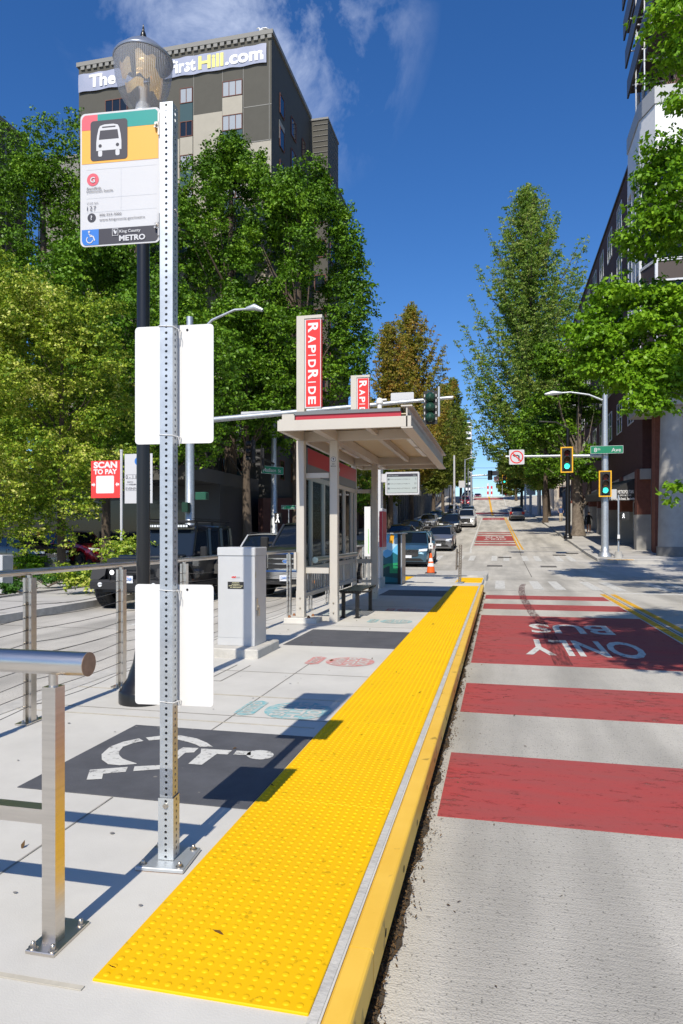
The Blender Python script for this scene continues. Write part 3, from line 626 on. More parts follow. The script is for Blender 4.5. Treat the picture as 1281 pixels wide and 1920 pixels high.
for a in (.07, .515): g.box(P2(a, 0)[0], P2(a, 0)[0] + .0006, yy - .001, yy - .0008, P2(0, .26)[1], P2(0, .575)[1], 6) if a > .5 else None
for b in (.575, .36, .255): g.box(P2(.08, 0)[0], P2(.96, 0)[0], yy - .001, yy - .0008, P2(0, b)[1], P2(0, b)[1] + .0006, 6)
g.build('bus_stop_sign', ['signface', 'orange', 'tealsign', 'pink', 'ink', 'blue', 'alu'], SP)
for zz in (Z0 + .50, Z0 + .07):
    g = MB(); g.box(-.041, -.0335, -.022, -.004, zz - .045, zz + .05); g.box(-.055, -.033, -.022, -.017, zz - .015, zz + .012); g.tube((-.048, -.03, zz), (-.048, -.016, zz), .006, n=8); g.tube((-.052, -.028, zz - .012), (-.052, -.016, zz - .012), .0045, n=8)
    g.build('sign_bracket', 'bolt', SP)
g = MB(); g.path([(.029, -.01, 2.79), (.037, -.012, 2.79), (.038, .004, 2.778), (.035, .012, 2.77)], .0022, 6); g.build('wire_clip', 'bolt', SP)

# ================= leaning rail (perch) =================
LR = empty('leaning_rail', (-1.49, 2.06, 0), 'stainless steel leaning rail with fat tube top at the near left', 'leaning rail')
g = MB(); g.box(-.026, .026, -.026, .026, .012, .882); g.build('leg', 'steel', LR, edge=None)
g = MB(); g.tube((0, 0, .882), (0, 0, .93), .016, n=16); g.build('stub', 'steel', LR)
g = MB(); g.tube((-2.1, 0.0, .962), (.135, 0, .962), .0405, n=40, caps=False); g.build('tube_top', 'steel', LR)
g = MB(); g.tube((.1345, 0, .962), (.137, 0, .962), .0408, n=40); g.build('end_cap', mat('worn_cap', (.32, .23, .17), .45, .6, var=.2, scale=20), LR)
g = MB(); g.box(-2.1, -.0265, -.025, .025, .415, .465); g.build('cross_bar', 'steel', LR)
for xx in (0, -1.75):
    g = MB(); g.bbox(xx - .055, xx + .055, -.075, .13, .001, .012, .002)
    if xx: g.box(xx - .026, xx + .026, -.026, .026, .012, .882); g.tube((xx, 0, .882), (xx, 0, .93), .016, n=16)
    g.build('base_plate', 'steel', LR)
for x, y in ((-.038, -.055), (.038, -.055), (-.038, .1), (.038, .1)):
    g = MB(); bolt_mb(g, x, y, .012, .009); g.build('bolt', 'bolt', LR)

# ================= cable railing =================
XR = -3.42
CR = empty('cable_railing', (XR, 1.9, 0), 'stainless cable railing with tube handrail along the back of the platform', 'railing')
ys = [1.85, 3.15, 4.45, 5.72, 7.02, 8.32, 9.62, 10.92, 12.22, 13.52, 14.82, 16.12, 17.4]
for y in ys:
    yo = y - 1.9
    g = MB(); g.box(-.036, -.014, yo - .03, yo + .03, .012, 1.08); g.box(.014, .036, yo - .03, yo + .03, .012, 1.08); g.box(-.014, .014, yo - .012, yo + .012, .9, 1.10)
    g.box(-.05, .05, yo - .10, yo + .10, .001, .012)
    for k in range(10):
        z = .12 + k * .095
        for sx in (-.025, .025): g.tube((sx - .0, yo - .032, z), (sx, yo - .038, z), .0065, n=8, m=1)
    for q in (-.075, .075): bolt_mb(g, 0, yo + q, .012, .010, 1)
    g.build('railing_post', ['steel', 'bolt'], CR)
g = MB(); g.tube((0, -.6, 1.125), (0, ys[-1] - 1.9 + .1, 1.125), .0245, n=20); g.build('handrail', 'steel', CR)
for k in range(10):
    z = .12 + k * .095; g = MB(); pts = []
    for a, b in zip(ys, ys[1:]):
        sg = .012 + .022 * ((k * 7 + int(a * 3)) % 5) / 5
        for t in (0, .25, .5, .75): pts.append((0, a + (b - a) * t - 1.9, z - sg * 4 * t * (1 - t)))
    pts.append((0, ys[-1] - 1.9, z)); g.path(pts, .0028, 5); g.build('cable', 'cable', CR)

# ================= street lamp (acorn) =================
LP = empty('street_lamp', (-2.92, 5.227, 0), 'black lamp post with clear ribbed acorn globe behind the bus stop sign', 'street lamp')
g = MB(); g.lathe((0, 0, 0), [(.20, 0), (.20, .09), (.19, .11), (.175, .12), (.17, .15), (.15, .17), (.13, .20), (.115, .25), (.085, .33), (.07, .42), (.062, .45), (.064, .47), (.058, .5)], 32); g.build('base', 'black', LP)
g = MB(); g.lathe((0, 0, .45), [(.056, 0), (.055, 1.9), (.05, 4.35)], 28); g.tube((0, 0, 4.84), (0, 0, 4.92), .10, .10, 24); g.lathe((0, 0, 4.67), [(.05, 0), (.06, .03), (.06, .06), (.09, .17)], 24); g.build('pole', 'black', LP)
ribg = bpy.data.materials.new('ribbed_acrylic'); ribg.use_nodes = True; t = ribg.node_tree; out = t.nodes['Material Output']; pb = t.nodes['Principled BSDF']
pb.inputs['Base Color'].default_value = (.62, .64, .68, 1); pb.inputs['Roughness'].default_value = .12; pb.inputs['Transmission Weight'].default_value = 0.0; pb.inputs['Specular IOR Level'].default_value = 1.0
cc = N(t, 'ShaderNodeTexCoord'); sx_ = N(t, 'ShaderNodeSeparateXYZ'); at_ = N(t, 'ShaderNodeMath', operation='ARCTAN2'); ml = N(t, 'ShaderNodeMath', operation='MULTIPLY'); ml.inputs[1].default_value = 90; sn_ = N(t, 'ShaderNodeMath', operation='SINE')
t.links.new(cc.outputs['Object'], sx_.inputs[0]); t.links.new(sx_.outputs[0], at_.inputs[0]); t.links.new(sx_.outputs[1], at_.inputs[1]); t.links.new(at_.outputs[0], ml.inputs[0]); t.links.new(ml.outputs[0], sn_.inputs[0])
bb = N(t, 'ShaderNodeBump'); bb.inputs['Strength'].default_value = .6; bb.inputs['Distance'].default_value = .01; t.links.new(sn_.outputs[0], bb.inputs['Height']); t.links.new(bb.outputs[0], pb.inputs['Normal'])
tp_ = N(t, 'ShaderNodeBsdfTransparent'); tp_.inputs[0].default_value = (.86, .88, .92, 1); ms_ = N(t, 'ShaderNodeMixShader'); ms_.inputs[0].default_value = .36
t.links.new(tp_.outputs[0], ms_.inputs[1]); t.links.new(pb.outputs[0], ms_.inputs[2]); t.links.new(ms_.outputs[0], out.inputs[0]); M['acorn'] = ribg
g = MB(); g.lathe((0, 0, 5.0), [(.085, -.03), (.115, 0), (.165, .05), (.20, .12), (.226, .22), (.238, .31), (.238, .38)], 48); g.build('globe', 'acorn', LP)
M['capg'] = mat('cap_grey_blue', (.30, .33, .39), .3, .5, spec=.6)
g = MB(); g.lathe((0, 0, 5.40), [(.243, -.018), (.248, -.008), (.243, 0), (.235, .012), (.195, .05), (.16, .085), (.125, .10), (.11, .125), (.085, .14), (.06, .155), (.02, .165)], 48); g.build('cap', 'capg', LP)
g = MB(); g.lathe((0, 0, 5.555), [(.012, 0), (.028, .015), (.02, .03), (.026, .045), (.018, .075), (.008, .10), (.010, .105), (.001, .15)], 16); g.build('finial', 'black', LP)
M['sun_glint'] = mat('glowing_gold_glint', (.85, .55, .25), .25, .9, bump=.6, bscale=14, emit=(1.0, .62, .28), estr=0.30, var=.3, scale=9)  # gold tone and glow imitate sunlight refracted in the globe
g = MB()  # curved panels shaped like the sun's golden streaks
for a0, a1, zz0, zz1, rr_ in ((-150, -95, .16, .30, .19), (-80, -30, .14, .33, .195), (-175, -60, .06, .15, .15), (-40, 30, .04, .24, .16)):
    n = 10; vs = []
    for k in range(n + 1):
        a = R(a0 + (a1 - a0) * k / n); w_ = .02 * math.sin(k * .9)
        vs += [(rr_ * .86 * math.cos(a), rr_ * .86 * math.sin(a), zz0 + w_), (rr_ * math.cos(a), rr_ * math.sin(a), zz1 + w_ - .03 * k / n)]
    g.add(vs, [(2 * k, 2 * k + 2, 2 * k + 3, 2 * k + 1) for k in range(n)], 0, True)
g.v = [(a, b, c + 5.02) for a, b, c in g.v]; g.build('glint_panels', 'sun_glint', LP)
g = MB(); g.tube((0, 0, 4.92), (0, 0, 5.02), .075, .06, 20); g.tube((0, 0, 5.02), (0, 0, 5.18), .03, .04, 16); g.build('lamp_socket', 'white', LP)

# ================= utility cabinet =================
UC = empty('utility_cabinet', (-2.99, 7.7, 0), 'grey metal electrical cabinet with padlocked side on a concrete plinth', 'utility cabinet')
g = MB(); g.bbox(-.31, .34, -.42, .36, -.01, .105, .012); g.build('plinth', 'kerb', UC)
g = MB(); g.bbox(-.235, .225, -.2, .2, .105, 1.16, .006); g.build('body', 'cab', UC)
g = MB(); g.bbox(-.242, .232, -.21, .207, 1.16, 1.255, .01); g.build('lid', 'cab', UC)
g = MB(); g.box(-.228, .205, -.2035, -.2015, .20, 1.145); g.box(-.235, .225, -.206, -.20, .108, .195); g.build('front_door', 'cab', UC)
g = MB(); g.box(.226, .240, -.165, -.135, .52, .66, 0); g.tube((.24, -.15, .60), (.24, -.11, .56), .008, n=8); g.box(.228, .25, -.125, -.095, .45, .54, 0); g.path([(.24, -.13, .54), (.243, -.135, .575), (.243, -.1, .575), (.24, -.10, .54)], .004, 6); g.build('padlock_hasp', 'bolt', UC)
g = MB(); g.ext(rrect(.20, .085, .004, -.01, .81), (0, -.2045, 0), UX, UZ, 0, 0)
for i, (t_, w2) in enumerate((('KCM SERVICE', .085), ('740 MADISON ST', .10), ('60AMP 120/240V PH 3 WIRE', .175), ('AFC 10000A 02/03/2020', .14))): g.text(t_, (-.01, -.2055, .837 - i * .0185), UX, UZ, h=.0095, w=w2, m=1, al='c', bold=.02)
g.build('black_label', ['blackm', mat('label_cream', (.75, .72, .45), .5)], UC)
g = MB(); g.ext(rrect(.125, .045, .003, -.005, .905), (0, -.2045, 0), UX, UZ, 0, 0)
for i in range(4): g.ext(disc(.010, -.052 + i * .013, .905 + .003 * (i % 2), 8), (0, -.2052, 0), UX, UZ, 0, 1)
g.box(-.005, .045, -.2056, -.2052, .904, .909, 2); g.box(-.05, .045, -.2056, -.2052, .889, .8905, 2); g.build('maker_label', ['signface', 'red', 'ink'], UC)
g = MB(); g.ext([(-.19, .9), (-.16, .9), (-.16, .97), (-.185, .97)], (.2265, 0, 0), UY, UZ, 0, 0); g.build('side_sticker', mat('sticker', (.55, .5, .35), .5, var=.3, scale=60), UC)

# ================= bus shelter =================
SH = empty('bus_shelter', (-3.12, 10.6, 0), 'beige steel bus shelter with cantilevered flat roof and crimson fascia stripe', 'bus shelter')
sx0, sy0 = -3.12, 10.6
def sh(mb, name, mt, lab=None):
    mb.v = [(a - sx0, b - sy0, c) for a, b, c in mb.v]; o = mb.build(name, mt, SH)
    if lab: o['label'] = lab
    return o
def post(x, y, wd, z1, plate=True, pad=False):
    g = MB(); z0 = .08 if pad else 0.0
    g.bbox(x - wd / 2, x + wd / 2, y - wd / 2, y + wd / 2, z0, z1, .006)
    g.box(x - wd / 2 - .003, x + wd / 2 + .003, y - wd / 2 - .003, y + wd / 2 + .003, z0, z0 + .42)
    for z in (.14, .30) if pad else (.30, .14):
        g.lathe((0, 0, 0), [(0, 0)], 3) if False else None
        g.tube((x, y - wd / 2 - .003, z0 + z), (x, y - wd / 2 - .018, z0 + z), .016, .008, 12, 1)
    sh(g, 'corner_post', ['shelter', 'bolt'])
    if pad:
        g = MB(); g.bbox(x - .24, x + .30, y - .20, y + .2, 0, .075, .01)
        for a in (-.16, .16):
            for b in (-.13, .13): g.lathe((x + a, y + b, .075), [(.025, 0), (.025, .02), (.015, .035), (.001, .04)], 8, 1)
        sh(g, 'post_footing', ['platform', 'rust'])
ZR = 2.92
post(-3.12, 10.62, .13, ZR, pad=True); post(-2.60, 10.75, .13, ZR); post(-2.65, 14.7, .13, ZR); post(-3.12, 14.75, .10, ZR)
# rear wall mullions and rails
for y in (11.15, 12.0, 12.85, 13.7, 14.4):
    g = MB(); g.box(-3.155, -3.085, y - .045, y + .045, .86, 2.35); g.box(-3.15, -3.09, y - .02, y + .02, .45, .82); sh(g, 'wall_mullion', 'shelter')
for z0, z1, nm in ((2.32, 2.40, 'upper_rail'), (.80, .88, 'middle_rail'), (.38, .45, 'lower_rail')):
    g = MB(); g.box(-3.16, -3.08, 10.69, 14.70, z0, z1); sh(g, nm, 'shelter')
g = MB(); g.box(-3.123, -3.117, 10.69, 14.7, .88, 2.32); o = sh(g, 'rear_glass', 'glass')
M['perf'] = mat('perforated_panel', (.30, .29, .27), .5, .4, var=.2, scale=90)
g = MB()
for k in range(27): y = 10.75 + k * .147; g.box(-3.13, -3.115, y, y + .07, .46, .79)
sh(g, 'perforated_panel', 'perf')
# end screens
for (ya, yb, z_) in ((10.62, 10.75, 1), (14.75, 14.7, 0)):
    for z0, z1 in ((2.32, 2.40), (.78, .87)):
        g = MB(); g.box(-3.05, -2.67, ya - .02 + .05 * z_, ya + .03 + .05 * z_, z0, z1); sh(g, 'end_rail', 'shelter')
g = MB(); g.box(-2.74, -2.715, 14.68, 14.72, .8, 2.32); g.box(-3.0, -2.6, 14.66, 14.70, .36, .42); sh(g, 'end_screen_frame', 'shelter')
g = MB(); g.box(-3.05, -2.67, 10.67, 10.675, .88, 2.31); sh(g, 'end_glass', 'glass')
# header sign on the rear wall, red over dark grey with the line bullet
g = MB(); g.box(-3.07, -3.05, 10.75, 14.62, 2.40, 2.83); g.box(-3.049, -3.045, 10.76, 14.61, 2.56, 2.82, 1)
g.ext(disc(.10, 12.6, 2.69, 24), (-3.043, 0, 0), UY, UZ, 0, 2); g.text('G', (-3.041, 12.6, 2.63), UY, UZ, h=.12, m=1, bold=.03, al='c'); g.text('Line', (-3.041, 12.78, 2.64), UY, UZ, h=.11, m=2, bold=.02)
sh(g, 'header_sign', ['greycap', 'redstripe', 'signface'], 'dark red and grey header sign with white line bullet')
# posted no-smoking emblem on the front post
g = MB(); o2 = Vector((-2.60, 10.75 - .0665, 0)); zz = 2.62
g.ext(disc(.042, 0, zz, 20), o2, UX, UZ, 0, 0); g.ext(disc(.036, 0, zz, 20), o2 - UY * .001, UX, UZ, 0, 1); g.box(o2.x - .006, o2.x + .006, o2.y - .003, o2.y - .002, zz - .02, zz + .02, 0); g.ext([(-.018, zz + .005), (.018, zz + .005), (0, zz + .026)], o2 - UY * .003, UX, UZ, 0, 0)
g.text('NO', (o2.x, o2.y - .001, zz - .085), UX, UZ, h=.018, al='c', bold=.02); g.text('SMOKING', (o2.x, o2.y - .001, zz - .12), UX, UZ, h=.016, w=.09, al='c', bold=.02); sh(g, 'post_notice', ['ink', 'signface'])
# roof: deck with ribs, beams, fascia, right-hand I-beam
X_L, X_R, Y_F, Y_B = -3.16, -1.20, 9.52, 15.7
g = MB(); n = 62
pr = []
for k in range(n + 1):
    y = Y_F + .06 + (Y_B - Y_F - .12) * k / n; pr.append((y, ZR + .16 + (.022 if k % 2 else 0)))
vs = [(x, y, z) for y, z in pr for x in (X_L + .05, X_R - .05)]; g.add(vs, [(2 * i, 2 * i + 1, 2 * i + 3, 2 * i + 2) for i in range(n)])
g.box(X_L + .05, X_R - .05, Y_F + .06, Y_B - .06, ZR + .187, ZR + .20); sh(g, 'roof_deck', 'deck')
def beam(x0, x1, y0, y1, z0, z1, nm='roof_beam', m='shelter'):
    g = MB(); g.box(x0, x1, y0, y1, z0, z1); sh(g, nm, m)
beam(X_L, X_R + .0, Y_F, Y_F + .07, ZR, ZR + .15); beam(X_L, X_R - .14, Y_B - .08, Y_B, ZR, ZR + .18); beam(X_L - .0, X_L + .07, Y_F + .07, Y_B - .08, ZR, ZR + .18)
beam(X_L + .07, X_R - .14, 10.70, 10.80, ZR, ZR + .155); beam(X_L + .07, X_R - .14, 14.65, 14.76, ZR, ZR + .155)
beam(-2.66, -2.54, Y_F + .07, 10.70, ZR, ZR + .15); beam(-2.66, -2.54, 10.80, 14.65, ZR, ZR + .15); beam(-1.96, -1.88, 10.80, 14.65, ZR + .05, ZR + .155)
beam(-2.66, -2.54, 14.76, Y_B - .08, ZR, ZR + .15); beam(-1.96, -1.88, Y_F + .07, 10.7, ZR + .07, ZR + .155)
g = MB(); g.box(X_R - .14, X_R + .02, Y_F + .002, Y_B, ZR - .02, ZR); g.box(X_R - .14, X_R + .02, Y_F - .02, Y_B, ZR + .28, ZR + .30); g.box(X_R - .07, X_R - .05, Y_F, Y_B, ZR, ZR + .28); sh(g, 'edge_beam', 'shelter')
g = MB(); g.box(X_L + .27, X_R - .145, Y_F + .02, Y_F + .05, ZR + .151, ZR + .22, 0); g.box(X_L + .25, X_R - .15, Y_F + .0, Y_F + .6, ZR + .22, ZR + .27, 1); sh(g, 'front_fascia', ['redstripe', 'greycap'])
beam(X_L + .07, X_L + .26, Y_F, Y_F + .3, ZR + .15, ZR + .24, 'corner_cap')
for (x, ya, yb) in ((-1.47, 10.95, 12.35), (-1.47, 12.55, 13.95), (-2.86, 10.95, 12.35), (-2.86, 12.55, 13.95)):
    g = MB(); g.box(x - .06, x + .06, ya, yb, ZR + .09, ZR + .15, 0); g.box(x - .035, x + .035, ya + .04, yb - .04, ZR + .075, ZR + .089, 1); sh(g, 'ceiling_light', ['cab', 'diffuser'])
g = MB(); g.box(-3.21, -3.19 + .02, 10.5, 10.56, .85, 1.12); sh(g, 'junction_box', 'shelter')
# roof-edge antenna stub with a small white camera dome
for p in ((712, 760),):
    q = atY(712, 762, 14.9); g = MB(); g.tube((q.x, q.y, ZR + .2), (q.x, q.y, 4.15), .02, n=10); g.tube((q.x, q.y, 4.15), (q.x, q.y, 4.30), .055, .05, 14); g.lathe((q.x, q.y, 4.30), [(.075, 0), (.085, .05), (.06, .11), (.001, .14)], 14); g.box(q.x, q.x + .16, q.y - .04, q.y + .04, 4.37, 4.40); o = g.build('security_camera', 'white'); tag(o, 'small white dome camera on a thin mast above the shelter roof', 'camera')

# blade signs
def blade(x, y, z1, label, words='RAPIDRIDE'):
    e = empty('blade_sign', (x, y, ZR + .2), label, 'blade sign', 'red vertical blade signs on the shelter')
    zb = -.2 + 0; h = z1 - ZR - .2
    g = MB(); g.box(-.065, .065, -.05, .08, -.02, h); g.build('sign_mast', 'shelter', e)
    g = MB(); g.box(-.065 + .131, .36, -.05, .08, h - .05, h); g.build('top_cap', 'shelter', e)
    zt = h - .065; zl = .32
    g = MB(); g.box(.07, .385 - .045, -.045, .05, zl, zt, 0); g.box(.092, .328, -.048, -.046, zl + .02, zt - .01, 1)
    g.box(.341, .345, -.03, .04, zl + .02, zt - .01, 1)
    tot = zt - zl - .08; z = zt - .045; per = tot / 8.2
    sizes = [1.25 if i in (0, 5) else 1 for i in range(9)]; k = tot / (sum(s * {'I': .45, 'M': 1.2}.get(c, 1) for s, c in zip(sizes, words)))
    for s, c in zip(sizes, words):
        wd = k * s * {'I': .45}.get(c, 1); g.text(c, (.135, -.050, z - wd * .08), (0, 0, -1), (1, 0, 0), h=.12 * (1.3 if s > 1 else 1), w=wd * (.22 if c == 'I' else .78), m=2, bold=.03); z -= wd
    g.build('red_panel', ['signface', 'red', 'white'], e)
blade(-3.12, 10.62, 4.93, 'nearer red vertical blade sign with white lettering at the shelter front')
blade(-3.12, 14.75, 4.91, 'farther red vertical blade sign partly hidden by the shelter roof')

# pipe rail and bench inside the shelter
LB = empty('leaning_rail', (-2.95, 10.85, 0), 'thick steel leaning tube inside the shelter behind the front post', 'leaning rail')
g = MB(); g.tube((0, 0, .99), (0, 3.3, .99), .052, n=24); g.build('tube_top', 'steel', LB)
for y in (.5, 2.8):
    g = MB(); g.box(-.15, .0, y - .02, y + .02, .93, .97); g.build('bracket', 'steel', LB)
BN = empty('bench', (-2.46, 11.25, 0), 'black slatted metal bench inside the shelter', 'bench')
g = MB()
for k in range(7): g.bbox(-.16 + k * .05, -.125 + k * .05, -.05, 1.35, .44, .465, .008)
g.box(-.16, .19, 0, .05, .41, .44); g.box(-.16, .19, 1.2, 1.25, .41, .44); g.path([(.2, -.05, .45), (.21, .6, .40), (.2, 1.35, .45)], .018, 8); g.path([(-.17, -.05, .45), (-.18, .6, .42), (-.17, 1.35, .45)], .018, 8); g.build('seat', 'black', BN)
for x, y in ((-.11, .03), (.13, .03), (-.11, 1.22), (.13, 1.22)):
    g = MB(); g.box(x - .03, x + .03, y - .025, y + .025, .01, .41); g.box(x - .05, x + .05, y - .07, y + .07, 0.001, .01); g.build('leg', 'black', BN)

# ================= info pylon, display, kiosk =================
IP = empty('information_pylon', (-3.15, 18.0, 0), 'white information pylon with a departures display on an arm', 'information pylon')
g = MB(); g.bbox(-.35, .12, -.35, .4, -.01, .26, .01); g.build('pylon_base', 'kerb', IP)
g = MB(); g.box(-.10, .10, -.2, .2, .26, 3.35); g.build('pylon_column', 'signface', IP)
g = MB(); g.box(.10, .26, -.08, .08, 2.80, 3.02); g.build('display_arm', 'signface', IP)
g = MB(); g.ext(rrect(.90, .60, .03, .66, 2.76), (0, -.10, 0), UX, UZ, .16, 0); g.build('display_case', 'signface', IP)
g = MB(); g.ext(rrect(.82, .51, .01, .66, 2.76), (0, -.101, 0), UX, UZ, 0, 0); g.ext(rrect(.80, .42, .005, .66, 2.725), (0, -.1025, 0), UX, UZ, 0, 1)
g.text('Time Departures', (.28, -.104, 2.955), UX, UZ, h=.028, m=1); g.text('Mins', (1.02, -.104, 2.955), UX, UZ, h=.028, m=1, al='r')
for i in range(3):
    z = 2.86 - i * .12; g.ext(rrect(.05, .045, .005, .30, z + .01), (0, -.104, 0), UX, UZ, 0, 0); g.text('G', (.30, -.1055, z - .003), UX, UZ, h=.022, m=1, al='c', bold=.02)
    g.text('Downtown Seattle via E Madison St', (.35, -.104, z), UX, UZ, h=.025, w=.52, m=0); g.text(('5', '13', '4:09')[i], (1.03, -.104, z - .008), UX, UZ, h=.045, m=0, al='r')
g.build('display_screen', ['ink', mat('eink', (.42, .47, .46), .3)], IP)
g = MB(); g.box(.115, .17, -.35, .35, 1.0, 2.1, 0); g.box(.171, .175, -.30, .30, 1.08, 2.02, 1); g.box(.09, .17, -.352, -.35, 1.08, 2.02, 1); g.build('map_board', ['signface', 'redstripe'], IP)
WP = empty('fare_reader_panel', (-3.35, 16.9, 0), 'tall thin white panel with green scribble beside the shelter', 'panel')
q = atY(691, 950, 16.9); q2 = atY(691, 1043, 16.9)
g = MB(); g.box(-.10, .08, -.02, .02, q2.z, q.z, 0); g.path([(-.0, -.024, 1.35 + .0), (.012, -.024, 1.2), (.0, -.024, 1.0), (.014, -.024, .93)], .008, 5, 1); g.path([(0, -.024, 1.55), (.01, -.024, 1.35)], .006, 5, 1); g.v = [(a + q.x + 3.35, b, c) for a, b, c in g.v]; g.build('panel_face', ['white', mat('green_ink', (.15, .65, .03), .5)], WP)
g = MB(); g.box(q.x + 3.35 - .03, q.x + 3.35 + .03, .021, .06, 0, q2.z + .5); g.build('panel_post', 'steel', WP)
# wrapped ticket kiosk
k0 = atZ(722, 1096, 0.0); KX0, KX1, KY = atY(716, 1060, 19.2).x, atY(746, 1060, 19.2).x, 19.2
KZ = atY(740, 1001, 19.2).z
KK = empty('ticket_kiosk', ((KX0 + KX1) / 2, KY, 0), 'ticket kiosk wrapped in a blue and green landscape picture', 'kiosk'); hw = (KX1 - KX0) / 2
g = MB(); g.box(-hw, hw, 0, .8, 0.0, KZ); g.build('kiosk_body', 'black', KK)
g = MB(); g.box(-hw - .05, hw + .16, -.06, .85, KZ, KZ + .03); g.build('kiosk_lid', 'galv', KK)
cs = {'sky': (.12, .45, .75), 'cloud': (.42, .66, .80), 'sea': (.01, .13, .17), 'deep': (.004, .05, .06), 'grass': (.02, .30, .12), 'mid': (.02, .25, .33), 'amb': (.80, .38, .02)}
for a, b in cs.items(): M['k_' + a] = mat('kiosk_' + a, b, .35)
g = MB(); fx = lambda a: -hw + 2 * hw * a
def kp(pts, m, k): g.ext([(fx(a), KZ * b) for a, b in pts], (0, -.002 - .0012 * k, 0), UX, UZ, 0, m)
kp([(0, 0), (1, 0), (1, 1), (0, 1)], 3, 0); kp([(0, .5), (1, .5), (1, 1), (0, 1)], 0, 1); kp([(.05, .62), (.3, .70), (.6, .66), (1, .8), (1, .93), (.6, .88), (.3, .8), (0, .84)], 1, 2)
kp([(0, .40), (1, .42), (1, .58), (.7, .64), (.55, .56), (.25, .52), (0, .6)], 2, 2); kp([(0, .30), (.4, .36), (1, .38), (1, .43), (.4, .41), (0, .36)], 4, 3); kp([(.5, .22), (1, .22), (1, .36), (.5, .36)], 4, 4); kp([(0, .04), (1, .04), (1, .12), (0, .16)], 2, 3)
kp([(.45, .83), (.72, .80), (.78, .97), (.6, 1.0), (.5, .95)], 5, 5)
g.build('picture_wrap', ['k_sky', 'k_cloud', 'k_sea', 'k_deep', 'k_grass', 'k_amb'], KK)
g = MB(); g.box(hw + .001, hw + .12, -.03, .75, 0.0, KZ - .005, 0); g.box(hw + .09, hw + .125, -.034, -.031, .0, KZ - .03, 1); g.build('kiosk_front', ['black', 'galv'], KK)
# ================= cone with delineator =================
q = atZ(808, 1075, 0.0)
CN = empty('traffic_cone', q, 'orange traffic cone with white bands and a white wand on the island nose', 'traffic cone')
g = MB(); g.bbox(-.2, .2, -.2, .2, 0.001, .035, .02); g.build('base', 'blackm', CN)
g = MB(); g.lathe((0, 0, .035), [(.15, 0), (.145, .03), (.125, .22)], 20, 0); g.lathe((0, 0, .035), [(.125, .22), (.10, .34)], 20, 1); g.lathe((0, 0, .035), [(.10, .34), (.088, .40)], 20, 0); g.lathe((0, 0, .035), [(.088, .40), (.062, .52)], 20, 1); g.lathe((0, 0, .035), [(.062, .52), (.035, .70)], 20, 0); g.build('cone_body', ['coneo', 'white'], CN)
g = MB(); g.tube((0, 0, .7), (0, 0, .92), .025, n=12, m=1); g.tube((0, 0, .92), (0, 0, 1.32), .022, n=12, m=0); g.box(-.075, .075, -.035, .035, .90, 1.1, 0); g.tube((0, -.036, 1.0), (0, -.039, 1.0), .03, n=10, m=1); g.build('wand', ['white', 'ink'], CN)
# ================= leaning perforated post at the far end =================
q = atZ(862, 1092, 0.0)
PF = empty('sign_post', q, 'perforated steel post with an edge-on sign at the far end of the yellow strip', 'sign post')
M['oldgalv'] = mat('weathered_post', (.20, .175, .15), .6, .5, var=.3, scale=20)
g = MB(); perf(g, -.045, .045, -.045, .045, .01, 1.13, .05, .015); g.build('post', 'oldgalv', PF)
g = MB(); g.box(-.1, .1, -.1, .1, .001, .01); g.build('base_plate', 'galv', PF)
g = MB(); g.box(-.12, -.085, -.2, .2, .38, .98); g.box(-.085, -.032, -.02, .02, .45, .5); g.box(-.085, -.032, -.02, .02, .85, .9); g.build('sign_plate', 'oldgalv', PF)
PF.rotation_euler = (0, R(1.5), 0)
# ================= VEHICLES =================
def paint(name, col, metal=.4):
    return mat('car_paint_' + name, col, .28, metal, coat=1.0, spec=.6)
def wheel(root, x, y, r=.33, wd=.22, rimc='rim', z=None, detail=True):
    sx = 1 if x > 0 else -1; z = r if z is None else z
    g = MB(); prof = [(r * .62, -wd / 2), (r * .9, -wd / 2), (r * .985, -wd * .36), (r, -wd * .2), (r, wd * .2), (r * .985, wd * .36), (r * .9, wd / 2), (r * .62, wd / 2), (r * .6, 0), (r * .62, -wd / 2)]
    g.lathe((0, 0, 0), prof, 26)
    if r > .4:
        for k in range(26):
            a = 2 * math.pi * k / 26; c, s_ = math.cos(a), math.sin(a)
            for zz in (-.075, .0, .075):
                p = Vector((r * c, r * s_, zz)); t = Vector((-s_, c, 0)) * .03; n = Vector((c, s_, 0)) * .012; q = UZ * .028
                g.add([p - t - q, p + t - q, p + t + q, p - t + q, p - t - q + n, p + t - q + n, p + t + q + n, p - t + q + n], [(4, 5, 6, 7), (0, 1, 5, 4), (1, 2, 6, 5), (2, 3, 7, 6), (3, 0, 4, 7)])
    o = g.build('tyre', 'rubber', root); o.rotation_euler = (0, R(90) * sx, 0); o.location = (x, y, z)
    g = MB(); g.lathe((0, 0, 0), [(.0005, wd * .36), (r * .14, wd * .36), (r * .16, wd * .30), (r * .16, wd * .2)], 16, 0)
    for k in range(5 if detail else 5):
        a = 2 * math.pi * k / 5; c, s_ = math.cos(a), math.sin(a); t = Vector((-s_, c, 0))
        p0 = Vector((c, s_, 0)) * r * .12; p1 = Vector((c, s_, 0)) * r * .60
        vs = [p0 - t * r * .08, p0 + t * r * .08, p1 + t * r * .10, p1 - t * r * .10]; g.add([v + UZ * wd * .34 for v in vs] + [v + UZ * wd * .18 for v in vs], [(0, 1, 2, 3), (4, 5, 1, 0), (5, 6, 2, 1), (7, 4, 0, 3), (6, 7, 3, 2)], 0)
    g.lathe((0, 0, 0), [(r * .58, wd * .38), (r * .64, wd * .46), (r * .66, wd * .40)], 24, 0); g.lathe((0, 0, 0), [(.001, wd * .05), (r * .6, wd * .05), (r * .6, wd * .36)], 20, 1)
    g.build('rim', [rimc, 'blackm'], o)

